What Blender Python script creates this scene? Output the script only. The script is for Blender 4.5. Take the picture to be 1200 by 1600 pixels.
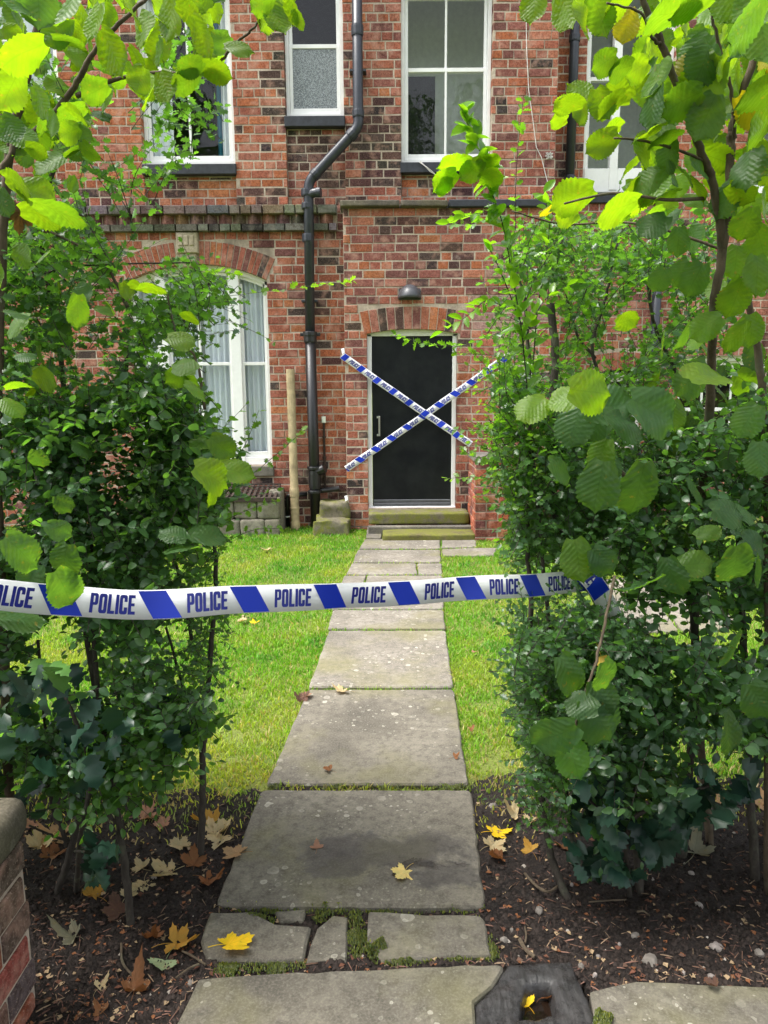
import bpy, bmesh, math, random
import numpy as np
from mathutils import Vector, Matrix, noise as mnoise

for o in list(bpy.data.objects): bpy.data.objects.remove(o)
SC = bpy.context.scene
COL = SC.collection
R = random.Random(7)
NR = np.random.default_rng(11)
RAD = math.radians

# ------------------------------------------------------------------ camera, sky, sun, exposure
F = 1156.0
CAM_Z, PITCH, ROLL = 1.60, 9.8, -0.35
cam = bpy.data.objects.new('camera', bpy.data.cameras.new('camera'))
COL.objects.link(cam); SC.camera = cam
cam.data.sensor_fit = 'VERTICAL'; cam.data.sensor_height = 36.0
cam.data.lens = 36.0 * F / 1600.0
cam.data.clip_start = 0.02; cam.data.clip_end = 600
CM = Matrix.Translation((0, 0, CAM_Z)) @ Matrix.Rotation(RAD(90 - PITCH), 4, 'X') @ Matrix.Rotation(RAD(ROLL), 4, 'Z')
cam.matrix_world = CM
CR = CM.to_3x3(); CI = CM.inverted()

SUN_EL, SUN_AZ = 64.0, -95.0            # azimuth measured from +Y (the house) towards +X
W = bpy.data.worlds.new('World'); SC.world = W; W.use_nodes = True
nt = W.node_tree; nt.nodes.clear()
sky = nt.nodes.new('ShaderNodeTexSky'); sky.sky_type = 'NISHITA'; sky.sun_disc = False
sky.sun_elevation = RAD(SUN_EL); sky.sun_rotation = RAD(SUN_AZ)
sky.air_density = 1.0; sky.dust_density = 4.0; sky.ozone_density = 1.0
hs = nt.nodes.new('ShaderNodeHueSaturation'); hs.inputs['Saturation'].default_value = 0.28
bg = nt.nodes.new('ShaderNodeBackground'); bg.inputs['Strength'].default_value = 0.15
out = nt.nodes.new('ShaderNodeOutputWorld')
nt.links.new(sky.outputs[0], hs.inputs['Color']); nt.links.new(hs.outputs[0], bg.inputs[0]); nt.links.new(bg.outputs[0], out.inputs[0])

sl = bpy.data.lights.new('sun', 'SUN'); sl.energy = 1.5; sl.angle = RAD(25); sl.color = (1.0, 0.96, 0.9)
sun = bpy.data.objects.new('sun', sl); COL.objects.link(sun)
sd = Vector((math.sin(RAD(SUN_AZ)) * math.cos(RAD(SUN_EL)), math.cos(RAD(SUN_AZ)) * math.cos(RAD(SUN_EL)), math.sin(RAD(SUN_EL))))
sun.rotation_euler = (-sd).to_track_quat('-Z', 'Y').to_euler()
sun.location = (0, 4, 12)

SC.view_settings.view_transform = 'Standard'; SC.view_settings.look = 'None'
SC.view_settings.gamma = 1.0; SC.view_settings.use_curve_mapping = False
SC.view_settings.exposure = 1.75
SC.render.engine = 'CYCLES'
SC.cycles.use_denoising = True
SC.cycles.max_bounces = 8; SC.cycles.transparent_max_bounces = 12

# ------------------------------------------------------------------ measuring helpers
def ray(px, py):
    return CR @ Vector(((px - 600) / F, (800 - py) / F, -1))
def at(px, py, Y):
    d = ray(px, py); t = Y / d.y
    return Vector((t * d.x, Y, CAM_Z + t * d.z))
def gnd(px, py, z=0.0):
    d = ray(px, py); t = (z - CAM_Z) / d.z
    return Vector((t * d.x, t * d.y, z))
def X(px, py, Y): return at(px, py, Y).x
def Z(py, Y, px=600): return at(px, py, Y).z
def proj(p):
    q = CI @ Vector(p)
    if q.z >= -0.01: return (-9999, -9999, 1)
    return (600 + F * q.x / -q.z, 800 - F * q.y / -q.z, -q.z)

# ------------------------------------------------------------------ materials
def newmat(name):
    m = bpy.data.materials.new(name); m.use_nodes = True
    t = m.node_tree; t.nodes.clear()
    o = t.nodes.new('ShaderNodeOutputMaterial')
    return m, t, o
class NT:
    def __init__(s, t): s.t = t
    def n(s, kind, **kw):
        nd = s.t.nodes.new('ShaderNode' + kind)
        for k, v in kw.items(): setattr(nd, k, v)
        return nd
    def l(s, a, b): s.t.links.new(a, b)
    def val(s, sock, v):
        if hasattr(v, 'is_output') or hasattr(v, 'links'): s.l(v, sock)
        elif isinstance(v, (tuple, list)): sock.default_value = (*v, 1) if len(v) == 3 else v
        else: sock.default_value = v
    def mix(s, f, a, b, mode='MIX'):
        nd = s.t.nodes.new('ShaderNodeMix'); nd.data_type = 'RGBA'; nd.blend_type = mode
        s.val(nd.inputs[0], f); s.val(nd.inputs[6], a); s.val(nd.inputs[7], b)
        return nd.outputs[2]
    def math(s, op, a, b=0.0, c=None):
        nd = s.t.nodes.new('ShaderNodeMath'); nd.operation = op
        s.val(nd.inputs[0], a); s.val(nd.inputs[1], b)
        if c is not None: s.val(nd.inputs[2], c)
        return nd.outputs[0]
    def noise(s, scale, detail=4, rough=0.6, vec=None, dist=0.0):
        nd = s.t.nodes.new('ShaderNodeTexNoise'); nd.inputs['Scale'].default_value = scale
        nd.inputs['Detail'].default_value = detail; nd.inputs['Roughness'].default_value = rough
        nd.inputs['Distortion'].default_value = dist
        if vec is not None: s.l(vec, nd.inputs['Vector'])
        return nd.outputs[0]
    def ramp(s, f, p):
        nd = s.t.nodes.new('ShaderNodeValToRGB')
        el = nd.color_ramp.elements
        while len(el) < len(p): el.new(0.5)
        for e, (x, c) in zip(el, p):
            e.position = x; e.color = (*c, 1) if isinstance(c, (tuple, list)) else (c, c, c, 1)
        s.l(f, nd.inputs[0]); return nd.outputs[0]
    def pos(s): return s.n('NewGeometry').outputs['Position']
    def obj(s): return s.n('TexCoord').outputs['Object']
    def bump(s, h, st, dist=0.01):
        nd = s.n('Bump'); nd.inputs['Strength'].default_value = st; nd.inputs['Distance'].default_value = dist
        s.l(h, nd.inputs['Height']); return nd.outputs[0]
    def bsdf(s, col, rough=0.7, spec=0.4, normal=None, metal=0.0):
        b = s.n('BsdfPrincipled')
        s.val(b.inputs['Base Color'], col); s.val(b.inputs['Roughness'], rough)
        b.inputs['Specular IOR Level'].default_value = spec; b.inputs['Metallic'].default_value = metal
        if normal is not None: s.l(normal, b.inputs['Normal'])
        return b

def plain(name, col, rough=0.6, spec=0.4, metal=0.0, var=0.25, scale=18, bump=0.15):
    m, t, o = newmat(name); k = NT(t)
    P = k.pos()
    f = k.noise(scale, 5, 0.65, P)
    dark = tuple(c * (1 - var) for c in col); lite = tuple(min(1, c * (1 + var * 0.7)) for c in col)
    c = k.ramp(f, [(0.3, dark), (0.7, lite)])
    b = k.bsdf(c, rough, spec, k.bump(k.noise(scale * 6, 3, 0.6, P), bump, 0.004), metal)
    k.l(b.outputs[0], o.inputs[0]); return m

def src_col(k, src):
    if src == 'obj': return k.n('ObjectInfo').outputs['Color']
    a = k.n('Attribute'); a.attribute_name = 'Col'; return a.outputs['Color']

def soot(k, c, P):
    mp = k.n('Mapping'); mp.inputs['Scale'].default_value = (1, 1, 0.16); k.l(P, mp.inputs[0])
    s = k.noise(3.4, 5, 0.65, mp.outputs[0], 0.3)
    return k.mix(k.ramp(s, [(0.56, 0.0), (0.70, 0.62)]), c, k.mix(1.0, c, (0.25, 0.23, 0.23), 'MULTIPLY'))
def brick_mat(src, grey=False):
    m, t, o = newmat('brick_' + src); k = NT(t); P = k.pos()
    c = src_col(k, src)
    f1 = k.noise(55, 6, 0.7, P); f2 = k.noise(9, 4, 0.6, P); f3 = k.noise(170, 3, 0.6, P)
    c = k.mix(k.ramp(f1, [(0.40, 0.85), (0.58, 0.0)]), c, k.mix(1.0, c, (0.48, 0.42, 0.40), 'MULTIPLY'))
    c = k.mix(k.ramp(k.noise(24, 5, 0.7, P, 0.5), [(0.36, 0.7), (0.5, 0.0)]), c, k.mix(1.0, c, (0.58, 0.5, 0.48), 'MULTIPLY'))
    c = k.mix(k.ramp(f2, [(0.50, 0.0), (0.70, 0.6)]), c, (0.50, 0.29, 0.22) if not grey else (0.2, 0.185, 0.155))
    c = k.mix(k.ramp(f3, [(0.56, 0.0), (0.72, 0.55)]), c, (0.50, 0.37, 0.30) if not grey else (0.34, 0.31, 0.26))
    f4 = k.noise(3.1, 5, 0.7, P, 0.6)
    c = k.mix(k.ramp(f4, [(0.62, 0.0), (0.72, 0.45)]), c, (0.47, 0.38, 0.33) if not grey else (0.3, 0.27, 0.22))
    c = k.mix(k.ramp(k.noise(1.7, 5, 0.75, P, 0.8), [(0.30, 0.55), (0.42, 0.0)]), c, k.mix(1.0, c, (0.3, 0.27, 0.27), 'MULTIPLY'))
    c = soot(k, c, P)
    h = k.math('ADD', f1, k.math('MULTIPLY', f3, 0.5))
    b = k.bsdf(c, 0.92, 0.15, k.bump(h, 0.6, 0.006))
    k.l(b.outputs[0], o.inputs[0]); return m

def mortar_mat():
    m, t, o = newmat('mortar'); k = NT(t); P = k.pos()
    f = k.noise(2.2, 5, 0.65, P); g = k.noise(60, 4, 0.7, P)
    c = k.ramp(f, [(0.30, (0.20, 0.155, 0.13)), (0.47, (0.46, 0.38, 0.30)), (0.7, (0.60, 0.51, 0.42))])
    c = soot(k, c, P)
    c = k.mix(k.ramp(g, [(0.35, 0.5), (0.6, 0.0)]), c, (0.2, 0.16, 0.13))
    b = k.bsdf(c, 0.95, 0.1, k.bump(g, 0.5, 0.004))
    k.l(b.outputs[0], o.inputs[0]); return m

def stone_mat(name, base, warm, lichen=0.5, wet=None, moss=0.0, damp=0.0, algae=0.55):
    m, t, o = newmat(name); k = NT(t); P = k.pos()
    f1 = k.noise(2.6, 6, 0.62, P); f2 = k.noise(26, 6, 0.7, P); f3 = k.noise(140, 3, 0.7, P)
    c = k.ramp(f1, [(0.3, tuple(x * 0.5 for x in base)), (0.5, base), (0.68, warm)])
    c = k.mix(k.ramp(f2, [(0.36, 0.75), (0.56, 0.0)]), c, tuple(x * 0.45 for x in base))
    c = k.mix(k.ramp(f3, [(0.45, 0.0), (0.75, 0.45)]), c, tuple(min(1, x * 1.5) for x in warm))
    # olive algae bloom
    fa = k.noise(1.7, 4, 0.6, k.n('TexCoord').outputs['Object'])
    c = k.mix(k.ramp(fa, [(0.5, 0.0), (0.7, algae)]), c, (0.17, 0.16, 0.055))
    rough = 0.88
    if lichen:
        wv = k.n('VectorMath', operation='ADD'); k.l(P, wv.inputs[0])
        nz = k.n('TexNoise'); nz.inputs['Scale'].default_value = 40; k.l(P, nz.inputs['Vector'])
        sc_ = k.n('VectorMath', operation='SCALE'); k.l(nz.outputs[1], sc_.inputs[0]); sc_.inputs[3].default_value = 0.016
        k.l(sc_.outputs[0], wv.inputs[1])
        for scale, thr, st in ((14, 0.30, lichen), (30, 0.33, lichen), (58, 0.3, lichen * 0.8)):
            v = k.n('TexVoronoi'); v.inputs['Scale'].default_value = scale; k.l(wv.outputs[0], v.inputs['Vector'])
            sep = k.n('SeparateColor'); k.l(v.outputs['Color'], sep.inputs[0])
            patch = k.ramp(k.noise(1.9, 3, 0.5, P), [(0.46, 0.0), (0.56, 1.0)])
            rad = k.math('MULTIPLY', sep.outputs[0], thr)
            inside = k.math('LESS_THAN', v.outputs['Distance'], rad)
            rim = k.math('MULTIPLY', inside, k.math('SUBTRACT', 1.0, k.math('MULTIPLY', k.math('LESS_THAN', v.outputs['Distance'], k.math('MULTIPLY', rad, 0.55)), 0.35)))
            c = k.mix(k.math('MULTIPLY', k.math('MULTIPLY', k.math('MULTIPLY', rim, patch), k.math('POWER', sep.outputs[1], 1.6)), st * 1.2), c, (0.42, 0.40, 0.33))
    if moss:
        fm = k.noise(7, 6, 0.7, P)
        c = k.mix(k.ramp(fm, [(0.5 - moss * 0.2, 0.0), (0.56, 0.9)]), c, k.mix(k.noise(60, 3, 0.6, P), (0.05, 0.075, 0.012), (0.2, 0.19, 0.02)))
    if wet:
        wx, wy, wr, ws = wet
        for (cx, cy, rx, ry) in wx:
            sub = k.n('VectorMath', operation='SUBTRACT'); k.l(P, sub.inputs[0]); sub.inputs[1].default_value = (cx, cy, 0)
            mu = k.n('VectorMath', operation='MULTIPLY'); k.l(sub.outputs[0], mu.inputs[0]); mu.inputs[1].default_value = (1 / rx, 1 / ry, 0)
            ln = k.n('VectorMath', operation='LENGTH'); k.l(mu.outputs[0], ln.inputs[0])
            d = k.math('ADD', ln.outputs['Value'], k.math('MULTIPLY', k.math('SUBTRACT', k.noise(5.5, 8, 0.68, P, 0.8), 0.5), 2.6))
            msk = k.ramp(d, [(0.72, 1.0), (1.18, 0.0)])
            c = k.mix(k.math('MULTIPLY', msk, 0.8), c, k.mix(1.0, c, (0.45, 0.46, 0.52), 'MULTIPLY'))
            rough = k.math('SUBTRACT', rough, k.math('MULTIPLY', msk, 0.5))
    if damp:
        c = k.mix(1.0, c, (1 - damp, 1 - damp, 1 - damp * 0.9), 'MULTIPLY'); rough = k.ramp(f2, [(0.35, 0.12), (0.6, 0.5)])
    if damp:
        mp = k.n('Mapping'); mp.inputs['Scale'].default_value = (1.0, 0.12, 1.0); mp.inputs['Rotation'].default_value = (0, 0, 0.25); k.l(P, mp.inputs[0])
        f2 = k.noise(90, 5, 0.7, mp.outputs[0], 0.4); c = k.mix(k.ramp(f2, [(0.4, 0.6), (0.6, 0.0)]), c, (0.02, 0.019, 0.018))
    h = k.math('ADD', k.math('MULTIPLY', f2, 0.8), k.math('MULTIPLY', f3, 0.35))
    b = k.bsdf(c, rough, 0.4, k.bump(h, 0.55, 0.006))
    k.l(b.outputs[0], o.inputs[0]); return m

def leaf_mat(name, src, gloss=0.45, spec=0.4, trans=0.42, veins=None, tint=(2.6, 2.9, 0.55)):
    m, t, o = newmat(name); k = NT(t)
    c = src_col(k, src); nrm = None
    if veins:
        sx = k.n('SeparateXYZ'); k.l(k.n('TexCoord').outputs['Object'], sx.inputs[0])
        ax = k.math('ABSOLUTE', sx.outputs[0])
        w = k.math('FRACT', k.math('MULTIPLY', k.math('SUBTRACT', sx.outputs[1], k.math('MULTIPLY', ax, veins[1])), veins[0]))
        line = k.ramp(k.math('ABSOLUTE', k.math('SUBTRACT', w, 0.5)), [(0.0, 1.0), (0.10, 0.0)])
        mid = k.ramp(ax, [(0.0, 1.0), (0.022, 0.0)])
        v = k.math('MAXIMUM', k.math('MULTIPLY', line, 0.6), mid)
        c0 = c
        c = k.mix(k.math('MULTIPLY', v, 0.36), c, k.mix(1.0, c, (0.55, 0.6, 0.6), 'MULTIPLY'))
        c = k.mix(k.ramp(k.noise(5, 4, 0.6, k.obj()), [(0.35, 0.4), (0.65, 0.0)]), c, k.mix(1.0, c, (0.7, 0.72, 0.7), 'MULTIPLY'))
        oi = k.n('ObjectInfo'); vv = k.n('VectorMath', operation='ADD'); k.l(k.obj(), vv.inputs[0]); k.l(oi.outputs['Location'], vv.inputs[1])
        c = k.mix(k.ramp(k.noise(6.5, 3, 0.6, vv.outputs[0]), [(0.64, 0.0), (0.72, 0.6)]), c, (0.16, 0.13, 0.03))
        c = k.mix(k.ramp(k.noise(2.2, 2, 0.5, vv.outputs[0]), [(0.35, 0.35), (0.6, 0.0)]), c, k.mix(1.0, c, (1.5, 1.15, 0.9), 'MULTIPLY'))
        pl = k.math('ABSOLUTE', k.math('SUBTRACT', w, 0.5))
        nrm = k.bump(pl, 0.2, 0.008)
    tc = k.mix(1.0, c, tint, 'MULTIPLY')
    b = k.bsdf(c, gloss, spec, nrm)
    tr = k.n('BsdfTranslucent'); k.l(tc, tr.inputs[0])
    mx = k.n('MixShader'); mx.inputs[0].default_value = trans
    k.l(b.outputs[0], mx.inputs[1]); k.l(tr.outputs[0], mx.inputs[2]); k.l(mx.outputs[0], o.inputs[0])
    return m

def glass_mat(name, tint=(0.96, 0.98, 0.97), frosted=False, film=0.0):
    m, t, o = newmat(name); k = NT(t)
    if frosted:
        n_ = k.noise(120, 3, 0.6, k.pos())
        c = k.ramp(n_, [(0.42, (0.085, 0.1, 0.105)), (0.6, (0.3, 0.33, 0.34))])
        b = k.bsdf(c, 0.18, 0.5, k.bump(n_, 0.8, 0.004)); k.l(b.outputs[0], o.inputs[0]); return m
    tr = k.n('BsdfTransparent'); tr.inputs[0].default_value = (*tint, 1)
    gl = k.n('BsdfGlossy'); gl.inputs['Roughness'].default_value = 0.02
    wob = k.bump(k.noise(3.5, 2, 0.5, k.pos()), 0.12, 0.02); k.l(wob, gl.inputs['Normal'])
    fr = k.n('Fresnel'); fr.inputs[0].default_value = 1.5
    fac = k.math('MINIMUM', k.math('MULTIPLY_ADD', fr.outputs[0], 1.0, 0.0), 1.0)
    fac = k.math('MULTIPLY', fac, k.math('SUBTRACT', 1.0, k.n('NewGeometry').outputs['Backfacing']))
    mx = k.n('MixShader'); k.l(fac, mx.inputs[0]); k.l(tr.outputs[0], mx.inputs[1]); k.l(gl.outputs[0], mx.inputs[2])
    k.l(mx.outputs[0], o.inputs[0]); return m

def soil_mat():
    m, t, o = newmat('soil'); k = NT(t); P = k.pos()
    f = k.noise(5, 6, 0.7, P); g = k.noise(70, 5, 0.75, P); h = k.noise(240, 3, 0.7, P)
    c = k.ramp(f, [(0.3, (0.012, 0.009, 0.008)), (0.7, (0.036, 0.027, 0.023))])
    c = k.mix(k.ramp(g, [(0.5, 0.0), (0.75, 0.6)]), c, (0.12, 0.09, 0.07))
    c = k.mix(k.ramp(h, [(0.70, 0.0), (0.78, 0.5)]), c, (0.3, 0.25, 0.2))
    b = k.bsdf(c, 0.85, 0.3, k.bump(k.math('ADD', g, h), 1.0, 0.012))
    k.l(b.outputs[0], o.inputs[0]); return m

def turf_mat():
    m, t, o = newmat('turf'); k = NT(t); P = k.pos()
    f = k.noise(3, 5, 0.6, P); g = k.noise(90, 4, 0.7, P)
    c = k.ramp(f, [(0.3, (0.10, 0.17, 0.025)), (0.7, (0.2, 0.22, 0.05))])
    c = k.mix(k.ramp(g, [(0.4, 0.5), (0.6, 0.0)]), c, (0.05, 0.045, 0.02))
    b = k.bsdf(c, 0.9, 0.2, k.bump(g, 0.8, 0.01)); k.l(b.outputs[0], o.inputs[0]); return m

def bark_mat(name, col):
    m, t, o = newmat(name); k = NT(t); P = k.pos()
    mp = k.n('Mapping'); mp.inputs['Scale'].default_value = (1, 1, 0.3); k.l(P, mp.inputs[0])
    f = k.noise(60, 5, 0.7, mp.outputs[0]); g = k.noise(14, 4, 0.6, P)
    c = k.ramp(f, [(0.3, tuple(x * 0.5 for x in col)), (0.7, tuple(x * 1.3 for x in col))])
    c = k.mix(k.ramp(g, [(0.55, 0.0), (0.7, 0.6)]), c, (0.11, 0.12, 0.075))
    b = k.bsdf(c, 0.85, 0.25, k.bump(f, 0.7, 0.004)); k.l(b.outputs[0], o.inputs[0]); return m

def cloth_mat(name, col, tr=0.3):
    m, t, o = newmat(name); k = NT(t)
    b = k.bsdf(col, 0.9, 0.1, k.bump(k.noise(260, 2, 0.5, k.pos()), 0.2, 0.002))
    t2 = k.n('BsdfTranslucent'); t2.inputs[0].default_value = (*col, 1)
    mx = k.n('MixShader'); mx.inputs[0].default_value = tr
    k.l(b.outputs[0], mx.inputs[1]); k.l(t2.outputs[0], mx.inputs[2]); k.l(mx.outputs[0], o.inputs[0]); return m

def black_door_mat():
    m, t, o = newmat('black_gloss_paint'); k = NT(t); P = k.pos()
    f = k.noise(5, 5, 0.6, P); g = k.noise(40, 4, 0.7, P)
    c = k.ramp(f, [(0.35, (0.006, 0.007, 0.009)), (0.7, (0.014, 0.016, 0.017))])
    c = k.mix(k.ramp(g, [(0.68, 0.0), (0.8, 0.5)]), c, (0.06, 0.06, 0.055))
    b = k.bsdf(c, 0.33, 0.18, k.bump(k.noise(12, 3, 0.5, P), 0.05, 0.004)); k.l(b.outputs[0], o.inputs[0]); return m

M = dict(
    brick_o=brick_mat('obj'), brick_a=brick_mat('attr'), sootbrick=brick_mat('obj', True), mortar=mortar_mat(),
    white=plain('white_gloss_paint', (0.80, 0.80, 0.79), 0.4, 0.45, var=0.06, scale=10, bump=0.06),
    cream=plain('pale_green_paint', (0.62, 0.64, 0.52), 0.5, 0.4, var=0.12),
    slate=plain('dark_sill_stone', (0.028, 0.031, 0.040), 0.6, 0.4, var=0.4),
    black=plain('black_pipe_paint', (0.022, 0.026, 0.036), 0.38, 0.5, var=0.3, bump=0.1),
    iron=plain('black_cast_iron', (0.011, 0.011, 0.012), 0.35, 0.5, var=0.35, scale=40, bump=0.3),
    beigepipe=plain('beige_clay_pipe', (0.42, 0.33, 0.19), 0.55, 0.4, var=0.45, scale=9),
    lampgrey=plain('grey_lamp_cover', (0.06, 0.062, 0.07), 0.4, 0.45, var=0.2),
    chrome=plain('satin_steel', (0.62, 0.62, 0.62), 0.28, 0.5, metal=1.0, var=0.05),
    doorblack=black_door_mat(),
    alu=plain('grey_metal_strip', (0.10, 0.105, 0.115), 0.4, 0.5, metal=0.3, var=0.2),
    stone=stone_mat('flagstone', (0.125, 0.112, 0.088), (0.168, 0.152, 0.12), 0.55),
    stone_far=stone_mat('flagstone_lichened', (0.165, 0.148, 0.12), (0.235, 0.215, 0.178), 0.75),
    stone_dark=stone_mat('old_sandstone', (0.13, 0.115, 0.08), (0.2, 0.175, 0.12), 0.15, moss=0.35),
    stone_grey=stone_mat('soot_stone', (0.12, 0.11, 0.095), (0.24, 0.215, 0.175), 0.0, algae=.2),
    keystone=stone_mat('carved_pale_stone', (0.36, 0.30, 0.22), (0.48, 0.41, 0.31), 0.0),
    mossy=stone_mat('mossy_step_stone', (0.12, 0.105, 0.07), (0.19, 0.165, 0.105), 0.1, moss=0.35),
    mossier=stone_mat('moss_covered_stone', (0.10, 0.085, 0.04), (0.14, 0.12, 0.05), 0.0, moss=0.8),
    capstone2=stone_mat('hatch_stone', (0.15, 0.135, 0.10), (0.24, 0.22, 0.17), 0.1), capstone=stone_mat('brown_coping_stone', (0.085, 0.072, 0.056), (0.14, 0.12, 0.095), 0.25, algae=.25),
    wetstone=stone_mat('wet_slate', (0.050, 0.048, 0.047), (0.085, 0.08, 0.075), 0.0, damp=0.25, algae=0.0),
    soil=soil_mat(), turf=turf_mat(),
    bark=bark_mat('shrub_bark', (0.05, 0.042, 0.034)), bark2=bark_mat('hazel_bark', (0.10, 0.075, 0.05)),
    hazel=leaf_mat('hazel_leaf', 'obj', 0.45, 0.35, 0.52, (8.5, 0.75), (2.9, 2.8, 0.42)),
    holly=leaf_mat('holly_leaf', 'obj', 0.36, 0.3, 0.12, None, (1.6, 1.8, 0.6)),
    holly_a=leaf_mat('holly_leaf_mass', 'attr', 0.22, 0.5, 0.1, None, (1.6, 1.8, 0.6)),
    small=leaf_mat('small_leaf', 'attr', 0.30, 0.5, 0.46),
    small_o=leaf_mat('small_leaf_single', 'obj', 0.30, 0.5, 0.46),
    grass=leaf_mat('grass_blade', 'attr', 0.5, 0.3, 0.35, None, (1.9, 2.0, 0.6)),
    dead=leaf_mat('dead_leaf', 'obj', 0.7, 0.25, 0.25, (7, 0.9), (1.5, 1.3, 0.7)),
    litter=leaf_mat('litter', 'attr', 0.8, 0.2, 0.15, None, (1.2, 1.1, 0.8)),
    moss=plain('moss_cushion', (0.085, 0.12, 0.018), 0.95, 0.1, var=0.6, scale=60, bump=1.0),
    tape=cloth_mat('white_tape_plastic', (0.88, 0.88, 0.89), 0.3),
    blue=plain('blue_print', (0.006, 0.03, 0.42), 0.35, 0.4, var=0.03, bump=0.0),
    navy=plain('navy_print', (0.012, 0.018, 0.22), 0.4, 0.4, var=0.03, bump=0.0),
    glass=glass_mat('window_glass'), frosted=glass_mat('obscure_glass', frosted=True),
    curtain=cloth_mat('pale_curtain', (0.84, 0.87, 0.95), 0.3), blind=cloth_mat('white_blind', (0.82, 0.84, 0.88), 0.1),
    teal=cloth_mat('teal_curtain', (0.02, 0.13, 0.2), 0.2),
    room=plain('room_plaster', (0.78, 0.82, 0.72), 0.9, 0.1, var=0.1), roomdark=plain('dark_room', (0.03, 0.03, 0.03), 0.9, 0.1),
    cable=plain('white_cable', (0.6, 0.58, 0.55), 0.5), pebble=plain('pebble', (0.17, 0.15, 0.13), 0.8, 0.3, var=0.4, scale=40),
    pebble2=plain('pale_pebble', (0.24, 0.21, 0.19), 0.85, 0.2, var=0.4, scale=40), grate=plain('rusty_grate', (0.05, 0.035, 0.027), 0.8, 0.3, var=0.5, scale=40, bump=0.5),
    darkhole=plain('painted_hole_shade', (0.03, 0.026, 0.022), 0.9, 0.2), road=plain('asphalt', (0.05, 0.05, 0.052), 0.9, 0.2),  # darkhole: shade inside recesses put into the colour
)

# ------------------------------------------------------------------ object helpers
def tag(o, label=None, cat=None, group=None, kind=None):
    if label: o['label'] = label
    if cat: o['category'] = cat
    if group: o['group'] = group
    if kind: o['kind'] = kind
    return o
def thing(name, label, cat, loc=(0, 0, 0), group=None):
    o = bpy.data.objects.new(name, None); COL.objects.link(o); o.location = loc
    o.empty_display_size = 0.1
    return tag(o, label, cat, group)
def link(name, me, parent=None, kind=None):
    o = bpy.data.objects.new(name, me); COL.objects.link(o)
    if parent is not None:
        o.parent = parent
        b = Vector((0, 0, 0)); p = parent
        while p is not None: b += p.location; p = p.parent
        o.location = -b                       # mesh data stays in world coordinates
    if kind: o['kind'] = kind
    return o
def place(o, parent, loc):                    # place a child whose mesh is local, at a world point
    o.parent = parent
    b = Vector((0, 0, 0)); p = parent
    while p is not None: b += p.location; p = p.parent
    o.location = Vector(loc) - b

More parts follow.
